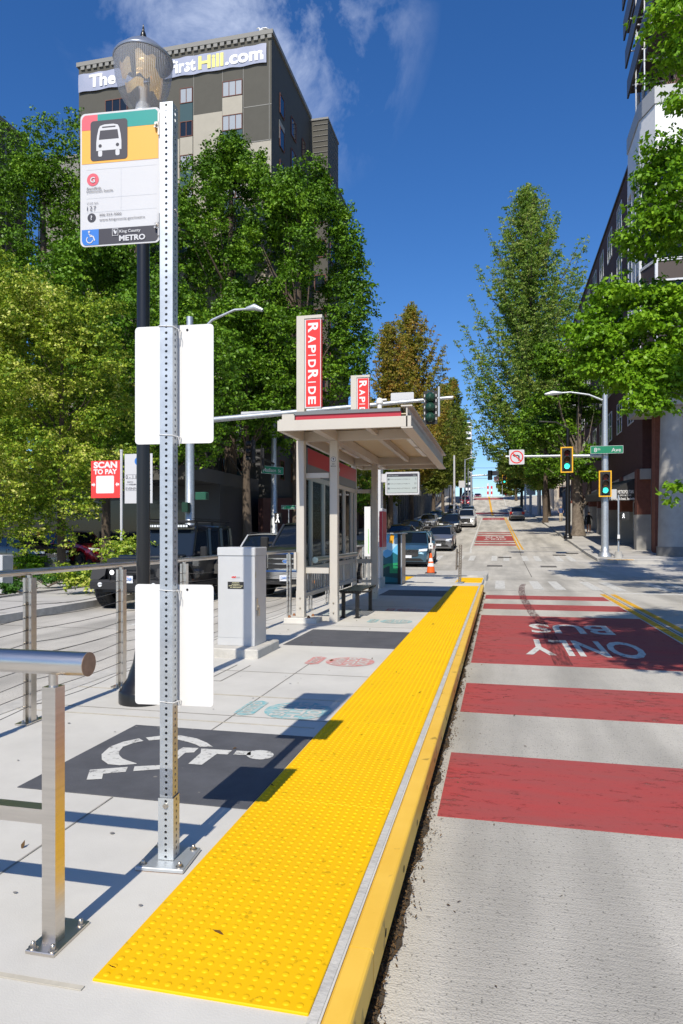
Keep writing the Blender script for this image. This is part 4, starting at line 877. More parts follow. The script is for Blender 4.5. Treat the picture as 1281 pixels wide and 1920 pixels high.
def loft_body(L_, W_, H_, hood, belt, wsb, rf, rr, rgb, clr=.2, rw=.33, ax=(.19, .80), nose=.62, tailz=.80, hoodf=.14, sq=6, cabw=.74):
    """body lower shell: a smooth loft with true wheel arches"""
    g = MB(); ys = set([0.0, .02, .05, .1, .16, .24, L_ * wsb, L_ * (wsb + .06), L_ * rgb, L_ - .2, L_ - .1, L_ - .04, L_])
    for k in range(1, 14): ys.add(L_ * k / 14)
    ra = rw + .07
    for a in ax:
        for k in range(-8, 9): ys.add(a * L_ + ra * math.sin(R(90 * k / 8)))
    ys = sorted(ys); rings = []
    def top(y):
        t = y / L_
        pts = [(0, nose), (.03, nose + (hood - nose) * .55), (hoodf, hood - .03), (wsb, hood + (belt - hood) * .8), (wsb + .06, belt), (rgb - .04, belt + .02), (rgb, belt), (.97, tailz + .03), (1, tailz - .1)]
        for (a, za), (b, zb) in zip(pts, pts[1:]):
            if t <= b: return za + (zb - za) * (t - a) / (b - a + 1e-9)
        return pts[-1][1]
    for y in ys:
        t = abs(y / L_ - .5) * 2; hw = W_ / 2 * (1 - .13 * t ** sq - (.06 if y < .03 or y > L_ - .03 else 0))
        zb = clr + (.10 if (y < .05 or y > L_ - .05) else 0); zt = top(y); arch = 0
        for a in ax:
            d = abs(y - a * L_)
            if d < ra: arch = max(arch, rw + math.sqrt(ra * ra - d * d) - .0)
        zs = max(zb, arch); zt = max(zt, zs + .08)
        zm = zs + (zt - zs) * .45; zh = zt - min(.10, (zt - zs) * .3)
        half = [(hw * .96, zs), (hw, zm), (hw * .985, zh), (hw * .93, zt - .01), (hw * .6, zt + .018), (0, zt + .03)]
        bott = [(hw * .8, zb + .0), (0, zb)]
        ring = [(x, y, z) for x, z in half] + [(-x, y, z) for x, z in half[-2::-1]] + [(-hw * .8, y, zs), (hw * .8, y, zs)]
        rings.append(ring)
    n = len(rings[0]); vs = [p for r in rings for p in r]
    for i in range(len(rings) - 1):
        g.add([], [])
    fs = [(i * n + k, i * n + (k + 1) % n, (i + 1) * n + (k + 1) % n, (i + 1) * n + k) for i in range(len(rings) - 1) for k in range(n)]
    g.add(vs, fs, 0, True); g.add(rings[0] + rings[-1], [tuple(range(n - 1, -1, -1)), tuple(range(n, 2 * n))], 0)
    return g, top

def car(kind, X, Y, label, col, cname, rz=0.0, group=None, back=False, lit=False, detail=2, plate=None, z=None, cat='car', name='parked_car'):
    P = dict(sedan=(4.6, 1.80, 1.44, .92, .98, .27, .42, .70, .87), hatch=(4.0, 1.72, 1.48, .92, 1.0, .22, .40, .84, .95),
             suv=(4.55, 1.86, 1.66, 1.03, 1.10, .25, .38, .86, .96), crossover=(4.45, 1.86, 1.60, 1.0, 1.06, .25, .40, .84, .95), bigsuv=(4.9, 1.93, 1.82, 1.12, 1.18, .25, .37, .90, .97), coupe=(4.6, 1.83, 1.38, .90, .95, .29, .46, .66, .86))[kind]
    L_, W_, H_, hood, belt, wsb, rf, rr, rgb = P; rw = .34 if kind in ('suv', 'crossover') else (.37 if kind == 'bigsuv' else .315)
    zz = rz_(Y + L_ / 2) if z is None else z
    root = empty(name, (X, Y, zz), label, cat, group, rz)
    if z is None: root.rotation_euler = (math.atan2(rz_(Y + L_) - rz_(Y), L_), 0, rz)
    root.location.z = rz_(Y) if z is None else z
    pm = M.get('cp_' + cname) or paint(cname, col); M['cp_' + cname] = pm
    g, top = loft_body(L_, W_, H_, hood, belt, wsb, rf, rr, rgb, clr=.2 if kind in ('sedan', 'hatch', 'coupe') else .25, rw=rw)
    g.build('body', pm, root, edge=35)
    g = MB(); g.box(-W_ / 2 * .93, W_ / 2 * .93, .12, L_ - .12, .16, .36); g.build('underbody', 'blackm', root)
    # greenhouse
    y0, y1, y2, y3 = L_ * wsb, L_ * rf, L_ * rr, L_ * rgb; hb = W_ / 2 * .90; ht = W_ / 2 * .70; zt = H_ - .045
    g = MB(); ring = lambda a, b, h, z, zc: [(-h, a, z), (-h * .5, a - .04, z + zc), (h * .5, a - .04, z + zc), (h, a, z), (h, b, z), (-h, b, z)]
    b_ = [(-hb * .92, y0 + .05, belt - .03), (0, y0 - .03, belt - .01), (hb * .92, y0 + .05, belt - .03), (hb, y1 + .1, belt - .02), (hb, y2, belt - .02), (hb * .9, y3, belt - .02), (-hb * .9, y3, belt - .02), (-hb, y2, belt - .02), (-hb, y1 + .1, belt - .02)]
    t_ = [(-ht * .95, y1, zt - .02), (0, y1 - .05, zt + .01), (ht * .95, y1, zt - .02), (ht, y1 + .15, zt), (ht, y2 - .1, zt), (ht * .92, y2, zt - .02), (-ht * .92, y2, zt - .02), (-ht, y2 - .1, zt), (-ht, y1 + .15, zt)]
    k = len(b_); g.add(b_ + t_, [(i, (i + 1) % k, k + (i + 1) % k, k + i) for i in range(k)] + [tuple(range(k, 2 * k))]); g.build('windows', 'tint', root)
    g = MB(); rvs = []; yr = [y1 - .07, y1 + .05, (y1 + y2) / 2, y2 - .05, y2 + .07]; zr = [-.035, 0, .03, 0, -.035]
    for y, dz in zip(yr, zr): rvs += [(-ht * 1.03, y, zt + dz - .03), (-ht * .97, y, zt + dz + .012), (-ht * .5, y, zt + dz + .035), (0, y, zt + dz + .042), (ht * .5, y, zt + dz + .035), (ht * .97, y, zt + dz + .012), (ht * 1.03, y, zt + dz - .03)]
    g.add(rvs, [(i * 7 + j, i * 7 + j + 1, (i + 1) * 7 + j + 1, (i + 1) * 7 + j) for i in range(4) for j in range(6)], 0, True); g.build('roof', pm, root)
    for s in (-1, 1):
        g = MB(); g.path([(s * hb * .93, y0 + .04, belt - .03), (s * (hb + ht) / 2 * .96, (y0 + y1) / 2 + .03, (belt + zt) / 2), (s * ht, y1, zt - .01)], [.04, .032, .03], 6); g.build('pillar', pm, root)
        g = MB(); g.path([(s * ht, y2 - .02, zt - .01), (s * (hb + ht) / 2 * .97, (y2 + y3) / 2, (belt + zt) / 2), (s * hb * .93, y3, belt - .02)], [.045, .06, .09], 6); g.build('pillar', pm, root); g = MB()
        ym = y1 + (y2 - y1) * .45; g.path([(s * (ht + .01), ym, zt), (s * (hb + .0), ym + .03, belt - .02)], .03, 5); g.build('pillar', pm, root)
        if kind in ('suv', 'crossover', 'bigsuv'): g = MB(); g.path([(s * ht * .97, y1 + .1, zt + .03), (s * ht * .97, y1 + .2, zt + .075), (s * ht * .97, y2 - .2, zt + .075), (s * ht * .97, y2 - .05, zt + .03)], .014, 6); g.build('roof_rail', 'blackm', root)
    for s in (-1, 1):
        g = MB(); g.bbox(s * (W_ / 2 + .07) - .10, s * (W_ / 2 + .07) + .08, y0 + .28, y0 + .40, belt - .04, belt + .11, .03, 0); g.box(min(s * (W_ / 2 - .1), s * (W_ / 2 + .02)), max(s * (W_ / 2 - .1), s * (W_ / 2 + .02)), y0 + .31, y0 + .36, belt - .02, belt + .03, 0); g.build('side_mirror', pm, root)
    for y in (.19, .80):
        for s in (-1, 1): wheel(root, s * (W_ / 2 - .11), y * L_, rw, .22)
    # front
    def patch(name, pts, m, th=.02):
        # pts (x,y,z) polygon with thickness along -y
        g = MB(); k = len(pts); g.add(pts + [(a, b + th, c) for a, b, c in pts], [tuple(range(k)), tuple(range(2 * k - 1, k - 1, -1))] + [(i, k + i, k + (i + 1) % k, (i + 1) % k) for i in range(k)]); return g.build(name, m, root)
    zn = .62; suvlike = kind in ('suv', 'crossover', 'bigsuv'); zf = .62 if suvlike else .55
    zl = hood - (.20 if suvlike else .19)
    for s in (-1, 1):
        xo = s * W_ / 2 * .90; xi = s * W_ / 2 * .52
        g = MB(); vs = [(xi, .0, zl - .07), (xo, .14, zl - .05), (xo * 1.03, .34, zl + .06), (xo, .16, zl + .06), (xi, .02, zl + .03)]
        g.add(vs + [(a, b - .03, c + .005) for a, b, c in vs], [(5, 6, 7, 8, 9), (0, 1, 6, 5), (1, 2, 7, 6), (2, 3, 8, 7), (3, 4, 9, 8), (4, 0, 5, 9)] if s > 0 else [(9, 8, 7, 6, 5), (5, 6, 1, 0), (6, 7, 2, 1), (7, 8, 3, 2), (8, 9, 4, 3), (9, 5, 0, 4)], 0)
        g.build('headlight', 'lamplit' if lit else 'lampw', root)
    gz0, gz1 = (.50, zl + .02) if suvlike else (.44, zl - .03)
    patch('grille', [(-W_ * .24, -.018, gz0 + .03), (-W_ * .18, -.02, gz0), (W_ * .18, -.02, gz0), (W_ * .24, -.018, gz0 + .03), (W_ * .25, -.012, gz1 - .03), (W_ * .2, -.01, gz1), (-W_ * .2, -.01, gz1), (-W_ * .25, -.012, gz1 - .03)], 'blackm')
    g = MB(); zq = gz0 + .06
    while zq < gz1 - .02: g.box(-W_ * .235, W_ * .235, -.026, -.016, zq, zq + .012); zq += .05
    g.build('grille_bars', 'chrome' if detail > 1 else 'blackm', root)
    patch('lower_intake', [(-W_ * .36, -.002, .30), (W_ * .36, -.002, .30), (W_ * .30, -.015, .42), (-W_ * .30, -.015, .42)], 'blackm', .05)
    g = MB(); g.box(-.15, .15, -.045, -.03, .36 + (.08 if suvlike else 0), .48 + (.08 if suvlike else 0)); g.build('number_plate', 'plate', root)
    g = MB(); g.tube((0, -.028, gz1 - .035), (0, -.034, gz1 - .035), .045, n=14); g.build('front_badge', 'chrome', root)
    # door lines, handles and sills
    for s in (-1, 1):
        g = MB(); xw = s * (W_ / 2 + .001)
        for y in (L_ * (wsb + .03), L_ * (wsb + .245), L_ * (wsb + .43)): g.box(min(xw - .004 * s, xw + .001 * s), max(xw - .004 * s, xw + .001 * s), y, y + .012, .42, belt - .1)
        g.box(min(xw * .97, xw), max(xw * .97, xw), L_ * .30, L_ * .69, .22, .30); g.build('side_trim', 'blackm', root)
        for y in (L_ * (wsb + .20), L_ * (wsb + .39)):
            g = MB(); g.box(min(xw, xw + .02 * s), max(xw, xw + .02 * s), y, y + .16, belt - .17, belt - .14); g.build('door_handle', pm, root)
    # rear
    if back:
        for s in (-1, 1):
            g = MB(); g.box(min(s * W_ * .30, s * W_ * .47), max(s * W_ * .30, s * W_ * .47), L_ - .12, L_ + .012, .82, 1.10); g.build('tail_light', 'taill', root)
        g = MB(); g.box(-.17, .17, L_ + .005, L_ + .015, .66, .78); g.build('rear_plate', 'plate', root)
        g = MB(); g.box(-W_ * .42, W_ * .42, L_ - .05, L_ + .02, .38, .55); g.build('rear_bumper', 'blackm', root)
    return root
TR = 'cars coming down the hill'
car('crossover', -4.05, 31.2, 'blue crossover coming through the crossing beside the ticket kiosk', (.055, .13, .19), 'blue', lit=False, group=TR, name='car')
car('hatch', -3.62, 42.3, 'grey hatchback stopped just behind the orange cone', (.17, .17, .18), 'grey', group=TR, name='car')
car('suv', -4.35, 61, 'black compact crossover third in the queue up the hill', (.015, .016, .018), 'black', group=TR, name='car')
car('bigsuv', -3.3, 70.5, 'white large crossover with wide dark grille behind the black one', (.75, .75, .75), 'white', group=TR, name='car')
PK = 'cars parked along the left kerb uphill'
car('sedan', -7.0, 68, 'silver sedan parked at the left kerb uphill', (.30, .31, .34), 'silver', group=PK)
car('coupe', -6.8, 46, 'dark navy coupe parked behind the ticket kiosk', (.012, .013, .03), 'navy', group=PK)
car('sedan', -6.9, 52.5, 'black sedan parked behind the navy coupe at the left kerb', (.012, .012, .014), 'black', group=PK)
car('hatch', -7.1, 77.5, 'dark green hatchback parked just uphill of the silver sedan', (.02, .035, .03), 'darkgreen', group=PK)
car('sedan', -3.95, 82.5, 'dark blue sedan queued behind the white crossover', (.02, .03, .07), 'dblue', group=TR, name='car', detail=1)
car('suv', -4.1, 92, 'deep teal crossover queued uphill near the lane line', (.01, .04, .06), 'teal', group=TR, name='car', detail=1)
car('sedan', -7.4, 112, 'blue sedan parked two thirds of the way up the hill', (.02, .06, .16), 'midblue', group=PK, detail=1)
car('sedan', -5.9, 121, 'dark blue car directly above the parked blue sedan', (.015, .03, .08), 'dblue', group=TR, name='car', detail=1)
car('suv', -6.5, 136, 'dark red crossover near the top of the hill', (.28, .01, .02), 'crimson', group=TR, name='car', detail=1)
car('sedan', -6.9, 147, 'white sedan above the dark red crossover', (.75, .75, .75), 'white', group=TR, name='car', detail=1)
car('suv', -7.0, 163, 'silver crossover on the crest of the hill at left', (.35, .36, .38), 'silver', group=TR, name='car', detail=1)
car('sedan', -5.2, 172, 'small red car on the crest beside the silver crossover', (.4, .02, .03), 'red2', group=TR, name='car', detail=1)
o = car('suv', 2.15, 86 + 4.4, 'silver crossover driving away uphill in the right lane', (.36, .35, .33), 'champ', rz=0, back=True, name='car')
# it drives away: its tail faces the camera
o.rotation_euler = (-(math.atan2(rz_(92) - rz_(87), 5)), 0, R(180)); o.location = (2.15, 90.5, rz_(90.5))
o = car('sedan', 2.2, 176, 'white car on the crest of the hill at right', (.75, .75, .75), 'white', z=10.4, name='car', back=True); o.rotation_euler = (0, 0, R(180))
car('sedan', -19.5, 27.0, 'black hatchback parked in the lot at the far left', (.012, .012, .014), 'black', rz=R(68), z=-.1)
car('suv', -18.2, 29.2, 'dark red crossover parked in shade behind the young tree', (.22, .008, .015), 'crimson', rz=R(75), z=-.1)
car('suv', -7.45, 19.6, 'white crossover queued behind the black off-roader', (.75, .75, .75), 'white', z=-.21, name='car')

# ---- black off-roader ----
JX, JY = -7.62, 13.05
J = empty('off_road_car', (JX, JY, -.21), 'black boxy off-roader with roof rack, round headlights and chunky tyres', 'car'); pk = M['black_car'] = paint('jet', (.012, .013, .016))
g = MB(); g.bbox(-.62, .62, .20, 1.55, .62, 1.12, .06); g.bbox(-.74, .74, 1.45, 3.95, .52, 1.14, .05); g.bbox(-.60, .60, .55, 1.5, 1.10, 1.17, .05); g.build('body', pk, J, edge=40)
g = MB()
for s in (-1, 1):
    a, b = (s * .60, s * .93); x0, x1 = min(a, b), max(a, b)
    for yc in (.62, 3.25):
        pts = [(yc - .62, .66), (yc - .52, .90), (yc - .38, 1.0), (yc + .38, 1.0), (yc + .55, .86), (yc + .62, .62), (yc + .55, .62), (yc + .48, .82), (yc + .33, .93), (yc - .34, .93), (yc - .46, .83), (yc - .55, .66)]
        k = len(pts); n2 = k // 2
        vs = [(x0, p[0], p[1]) for p in pts] + [(x1, p[0], p[1]) for p in pts]
        fs = [(i, k + i, k + (i + 1) % k, (i + 1) % k) for i in range(k)] + [(i, i + 1, k - 2 - i, k - 1 - i) for i in range(n2 - 1)] + [(k + i, k + i + 1, 2 * k - 2 - i, 2 * k - 1 - i) for i in range(n2 - 1)]
        g.add(vs, fs)
g.build('wheel_arches', 'blackm', J)
g = MB(); g.ext([(-.60, 1.10), (-.66, .66), (-.5, .58), (.5, .58), (.66, .66), (.60, 1.10)], (0, .185, 0), UX, UZ, -.05); g.build('grille_surround', pk, J)
g = MB()
for k in range(7): x = -.27 + k * .09; g.box(x - .027, x + .027, .176, .186, .72, 1.03)
g.build('grille', 'hole', J)
g = MB(); g.box(-.16, .16, .165, .176, .93, .95); g.build('amber_strip', mat('amber_on', (.9, .3, .02), .3, emit=(1, .35, .02), estr=2), J)
for s in (-1, 1):
    g = MB(); x = s * .52; g.tube((x, .19, .88), (x, .155, .88), .115, n=24, m=0); g.tube((x, .155, .88), (x, .150, .88), .095, n=24, m=1); g.tube((x, .150, .88), (x, .146, .88), .045, n=14, m=0)
    if s > 0: g.path([(x + .085 * math.cos(R(a)), .148, .88 + .085 * math.sin(R(a))) for a in range(0, 361, 20)], .008, 6, 2)
    g.build('headlight', ['black', 'lampw', 'lamplit'], J)
g = MB(); g.bbox(-.90, .90, -.10, .14, .46, .66, .05); g.box(-.6, .6, -.04, .2, .40, .48); g.path([(-.42, -.05, .66), (-.40, -.08, .82), (.40, -.08, .82), (.42, -.05, .66)], .025, 8)
for s in (-1, 1): g.tube((s * .62, -.12, .56), (s * .62, -.09, .56), .05, n=12, m=1); g.add([(s * .90, -.08, .50), (s * .93, .35, .70), (s * .62, .35, .84), (s * .6, -.06, .72)], [(0, 1, 2, 3)], 0)
g.build('front_bumper', ['blackm', 'lampw'], J)
g = MB(); g.box(-.15, .15, -.115, -.105, .60, .75, 0); g.text('CZR769', (0, -.117, .645), UX, UZ, h=.065, w=.24, m=1, al='c', bold=.03); g.text('WASHINGTON', (0, -.117, .722), UX, UZ, h=.018, w=.13, m=2, al='c'); g.build('number_plate', ['plate', 'blue', 'red'], J)
for s in (-1, 1):
    g = MB(); g.tube((s * .33, -.06, .82), (s * .33, -.12, .82), .065, n=16, m=0); g.tube((s * .33, -.12, .82), (s * .33, -.125, .82), .05, n=16, m=1); g.build('spot_light', ['black', 'lamplit'], J)
# cabin with separate glass
g = MB(); yb0, yt0 = 1.55, 1.85
g.add([(-.70, yb0, 1.13), (.70, yb0, 1.13), (.66, yt0, 1.76), (-.66, yt0, 1.76)], [(0, 1, 2, 3)]); g.build('windscreen', 'winglass', J)
g = MB(); g.bbox(-.69, .69, 1.80, 3.93, 1.74, 1.84, .04)
for s in (-1, 1):
    for (ya, yb, w_) in ((1.55, 1.84, .05), (2.52, 2.54, .07), (3.25, 3.25, .08), (3.90, 3.86, .07)): g.path([(s * .715, ya, 1.12), (s * .665, yb, 1.78)], w_ * .8, 6)
g.box(-.72, .72, 3.86, 3.93, 1.1, 1.4); g.build('cab_frame', pk, J, edge=40)
for s in (-1, 1):
    for (ya, yb) in ((1.66, 2.5), (2.58, 3.2), (3.3, 3.86)):
        g = MB(); g.add([(s * .715, ya, 1.14), (s * .715, yb, 1.14), (s * .672, yb, 1.74), (s * .672, ya + (.2 if ya < 2 else 0), 1.74)], [(0, 1, 2, 3)]); g.build('side_window', 'winglass', J)
    g = MB(); g.bbox(s * .90 - .08, s * .90 + .08, 1.72, 1.82, 1.12, 1.34, .02); g.box(min(s * .72, s * .85), max(s * .72, s * .85), 1.75, 1.79, 1.18, 1.22); g.build('side_mirror', 'blackm', J)
    g = MB(); g.box(min(s * .74, s * .765), max(s * .74, s * .765), 2.3, 2.45, .98, 1.01); g.box(min(s * .74, s * .765), max(s * .74, s * .765), 3.0, 3.14, .98, 1.01); g.build('door_handle', 'blackm', J)
g = MB(); g.add([(-.66, 3.94, 1.2), (.66, 3.94, 1.2), (.62, 3.90, 1.74), (-.62, 3.90, 1.74)], [(0, 1, 2, 3)]); g.build('rear_window', 'winglass', J)
g = MB()
for s in (-1, 1): g.box(min(s * .62, s * .66), max(s * .62, s * .66), 1.75, 3.9, 1.92, 1.96); g.box(min(s * .62, s * .66), max(s * .62, s * .66), 1.75, 3.9, 1.98, 2.0)
for k in range(9): y = 1.75 + k * .265; g.box(-.64, .64, y, y + .03, 1.93, 1.955)
for s in (-1, 1):
    for y in (1.9, 2.8, 3.7): g.box(s * .64 - .02, s * .64 + .02, y, y + .05, 1.82, 1.93)
g.build('roof_rack', 'blackm', J)
g = MB(); g.bbox(-.55, .55, 1.68, 1.76, 1.78, 1.86, .02)
for k in range(16): x = -.5 + k * .067; g.box(x - .025, x + .025, 1.672, 1.68, 1.795, 1.845, 1)
g.build('light_bar', ['black', 'lampw'], J)
for y in (.62, 3.25):
    for s in (-1, 1): wheel(J, s * .80, y, .455, .32, 'blackm')
g = MB(); g.box(-.78, .78, .9, 3.0, .40, .50); g.build('underbody', 'blackm', J)

# ---- charcoal pickup ----
TX, TY = -5.23, 16.6
T = empty('pickup_truck', (TX, TY, -.21), 'charcoal full-size pickup with chrome bar grille waiting behind the shelter', 'pickup'); pt = M['charcoal'] = paint('charcoal', (.045, .046, .05))
g, top = loft_body(6.0, 2.02, 1.95, 1.30, 1.34, .255, .36, .60, .66, clr=.45, rw=.42, ax=(.165, .76), nose=1.05, tailz=1.40, hoodf=.10, sq=10); g.build('body', pt, T, edge=35)
g = MB(); hb, ht = .92, .78; y0, y1, y2, y3 = 1.5, 2.1, 3.75, 3.98; zb, zt = 1.32, 1.90
b_ = [(-hb, y0, zb), (0, y0 - .06, zb + .02), (hb, y0, zb), (hb, y3, zb), (-hb, y3, zb)]; t_ = [(-ht, y1, zt), (0, y1 - .05, zt + .02), (ht, y1, zt), (ht, y2, zt), (-ht, y2, zt)]
g.add(b_ + t_, [(i, (i + 1) % 5, 5 + (i + 1) % 5, 5 + i) for i in range(5)] + [(5, 6, 7, 8, 9)]); g.build('windows', 'tint', T)
g = MB(); vs = []
for y, dz in ((y1 - .07, -.03), (y1 + .1, .02), (2.9, .045), (y2, .02), (y2 + .06, -.04)): vs += [(-ht * 1.04, y, zt + dz - .03), (-ht * .94, y, zt + dz + .03), (0, y, zt + dz + .055), (ht * .94, y, zt + dz + .03), (ht * 1.04, y, zt + dz - .03)]
g.add(vs, [(i * 5 + j, i * 5 + j + 1, (i + 1) * 5 + j + 1, (i + 1) * 5 + j) for i in range(4) for j in range(4)], 0, True); g.build('roof', pt, T)
for s in (-1, 1):
    for pp, rr_ in (([(s * hb, y0 - .01, zb - .02), (s * (hb + ht) / 2, (y0 + y1) / 2, 1.62), (s * ht, y1, zt)], .042), ([(s * ht, y2, zt), (s * hb, y3, zb)], .07), ([(s * (ht + .01), 2.95, zt), (s * (hb + .01), 2.95, zb)], .045)): g = MB(); g.path(pp, rr_, 6); g.build('pillar', pt, T)
g = MB(); g.bbox(-.56, .56, -.06, .06, .72, 1.16, .05); g.build('grille_surround', 'chrome', T)
g = MB()
for z0, z1 in ((.76, .86), (.89, .99), (1.02, 1.12)): g.box(-.50, .50, -.075, -.055, z0, z1)
g.build('grille_slots', 'blackm', T)
g = MB()
for z0 in (.865, .995): g.box(-.52, .52, -.095, -.07, z0, z0 + .022)
g.build('grille_bars', 'chrome', T)
g = MB(); g.ext(disc(.125, 0, .94, 24, ry=.052), (0, -.10, 0), UX, UZ, .02, 1); g.ext(disc(.112, 0, .94, 24, ry=.043), (0, -.102, 0), UX, UZ, 0, 0); g.text('Ford', (0, -.104, .92), UX, UZ, h=.045, w=.13, m=1, al='c', shear=.35, bold=.01); g.build('front_badge', ['blue', 'chrome'], T)
g = MB(); g.box(-.8, -.2, .30, .33, 1.235, 1.25); g.build('hood_scoop', 'blackm', T)
for s in (-1, 1):
    g = MB(); x0, x1 = sorted((s * .60, s * .90)); g.bbox(x0, x1, -.03, .20, .76, 1.13, .03, 0); g.box(x0 + .03, x1 - .03, -.035, -.028, .80, 1.08, 1); g.build('headlight', ['chrome', 'lampw'], T)
    g = MB(); g.bbox(s * 1.2 - .13, s * 1.2 + .10, 1.62, 1.74, 1.22, 1.56, .03); g.box(min(s * .98, s * 1.12), max(s * .98, s * 1.12), 1.66, 1.70, 1.36, 1.42); g.build('side_mirror', 'blackm', T)
    for y in (2.35, 3.3):
        g = MB(); xw = s * 1.01; g.box(min(xw, xw + .02 * s), max(xw, xw + .02 * s), y, y + .18, 1.16, 1.20); g.build('door_handle', 'chrome', T)
g = MB(); g.bbox(-1.0, 1.0, -.20, .05, .50, .72, .04, 0); g.box(-.95, .95, -.16, .1, .36, .50, 1)
for s in (-1, 1): g.tube((s * .72, -.17, .44), (s * .72, -.18, .44), .05, n=12, m=2)
g.build('front_bumper', ['chrome', 'blackm', 'amber'], T)
g = MB(); g.box(-.15, .15, -.225, -.215, .45, .60, 0); g.text('C68053X', (0, -.227, .50), UX, UZ, h=.06, w=.24, m=1, al='c', bold=.02); g.build('number_plate', ['plate', 'blue'], T)
for y in (.99, 4.56):
    for s in (-1, 1): wheel(T, s * .88, y, .42, .28)
g = MB(); g.box(-.85, .85, .3, 5.8, .40, .55); g.build('underbody', 'blackm', T)
g = MB(); g.path([(-.72, 1.63, 1.40), (-.35, 1.60, 1.42), (-.05, 1.58, 1.38)], .008, 5); g.path([(.05, 1.60, 1.40), (.5, 1.63, 1.42)], .008, 5); g.build('wiper', 'blackm', T)
# ================= BUILDINGS =================
def wmat(name, c, **k): M[name] = mat(name, c, k.pop('rough', .85), **k)
wmat('t_dark', (.085, .081, .068), var=.06, scale=1.5); wmat('t_tan', (.40, .37, .31), var=.05, scale=1.5); wmat('t_shade', (.085, .083, .078), var=.10, scale=1); wmat('t_frame', (.16, .07, .055)); wmat('t_tealp', (.04, .085, .10)); wmat('t_cap', (.25, .245, .23))  # the lower-wall tone has tree shade put into its colour
wmat('brickd', (.075, .03, .026), var=.18, scale=3, bump=.2); wmat('brick', (.17, .06, .04), var=.2, scale=5, bump=.2); wmat('conc', (.36, .35, .33), var=.14, scale=1.2, bump=.2); wmat('stone', (.16, .16, .16), var=.2, scale=3, bump=.4)
wmat('mull', (.62, .64, .68), rough=.4); wmat('panelw', (.78, .78, .78), rough=.5); wmat('panelg', (.40, .41, .42), rough=.5); wmat('finm', (.05, .05, .055), rough=.4); wmat('beige', (.55, .47, .38), var=.08, scale=1)
wmat('greyblock', (.15, .155, .17), var=.15, scale=2, bump=.3, bscale=12); wmat('bronze', (.05, .035, .03), rough=.5); wmat('blindw', (.33, .36, .40), rough=.3)
TX0, TX1, TY0, TZ = -27.7, -14.0, 41.0, 33.2
TW = empty('apartment_tower', (-20.85, TY0, 0), 'dark grey and tan apartment tower with a white web-address banner under its roof', 'building')
def tl(mb, name, m, parent=TW, lab=None):
    mb.v = [(a + 20.85, b - TY0, c) for a, b, c in mb.v]; o = mb.build(name, m, TW)
    if parent is not TW: o.parent = parent; 
    return o
g = MB(); g.box(TX0, TX1, TY0, 50.0, -.3, TZ - .2); g.box(TX0, TX1 - .02, 50.0, 57.2, -.3, TZ - .25); tl(g, 'wall', 't_dark')
g = MB(); g.box(TX0 - .12, TX1 + .12, TY0 - .12, 50.1, TZ - .2, TZ + .08)
for k in range(30): x = TX0 + .2 + k * .457; g.box(x, x + .28, TY0 - .10, TY0 - .0, TZ - .45, TZ - .2)
tl(g, 'roof_edge', 't_cap')
# tan bands and panels below the first dark storeys
g = MB(); bays = [(TX0 + 2.5 + k * 5.2) for k in range(3)]
[g.box(atY(a, 200, TY0).x, atY(b, 200, TY0).x, TY0 - .03, TY0 - .002, 4.2, z) for a, b, z in ((363, 417, 28.6), (456, 509, 26.3), (241, 337, 27.2), (152, 197, 26.5))]
tl(g, 'tan_cladding', 't_tan')
g = MB(); g.box(-27.69, -14.01, TY0 - .05, TY0 - .03, -.2, 10.2); g.box(TX1 + .001, TX1 + .03, TY0, 60, -.2, 11.0); tl(g, 'lower_wall', 't_shade')  # dark sheet standing in for tree shade on the lower storeys
g = MB(); g.box(-27.69, -14.0, TY0 - .07, TY0 - .05, -.2, 3.2); tl(g, 'shade_dark_base', 't_shade')  # base colour darkened to imitate the shade under the trees
# seams
g = MB()
for x in (TX1 - .16, atY(456, 200, TY0).x, atY(417, 200, TY0).x, atY(363, 200, TY0).x): g.box(x, x + .03, TY0 - .012, TY0 - .001, 10, TZ - .6)
for z in (28.6, 26.35): g.box(atY(456, 200, TY0).x, TX1, TY0 - .012, TY0 - .001, z, z + .05)
tl(g, 'cladding_seams', 't_cap')
def window(x0, x1, y, z0, z1, n, fr, gl, face='y', parent=None, loc=(0, 0, 0), fw=.06, dep=.05, nz=1):
    """frame and pane, both as meshes; face 'y' looks to -Y, face 'x' looks to +X"""
    g = MB(); ps = MB(); d0, d1 = -.04, .03
    def B(mb, a0, a1, q0, q1, c0, c1):
        if face == 'y': mb.box(a0, a1, y + q0, y + q1, c0, c1)
        elif face == 'x': mb.box(y - q1, y - q0, a0, a1, c0, c1)
        else: mb.box(y + q0, y + q1, a0, a1, c0, c1)
    B(g, x0, x1, d0, .0, z0, z0 + fw); B(g, x0, x1, d0, .0, z1 - fw, z1); B(g, x0, x0 + fw, d0, .0, z0 + fw, z1 - fw); B(g, x1 - fw, x1, d0, .0, z0 + fw, z1 - fw)
    for k in range(1, n): x = x0 + (x1 - x0) * k / n; B(g, x - fw / 2, x + fw / 2, d0 + .005, .0, z0 + fw, z1 - fw)
    for k in range(1, nz): z = z0 + (z1 - z0) * k / nz; B(g, x0 + fw, x1 - fw, d0 + .008, -.001, z - fw / 2, z + fw / 2)
    B(ps, x0 + fw * .5, x1 - fw * .5, -.012, -.004, z0 + fw * .5, z1 - fw * .5)
    for mb in (g, ps): mb.v = [(a - loc[0], b - loc[1], c - loc[2]) for a, b, c in mb.v]
    o = g.build('window', fr, parent); p = ps.build('pane', gl, o); return o
LT = (-20.85, TY0, 0)
def xs(p): return atY(p, 200, TY0).x
cols = [(xs(418), xs(455), 3), (xs(338.5), xs(362), 2), (xs(198.5), xs(240), 3), (xs(160), xs(180), 2)]
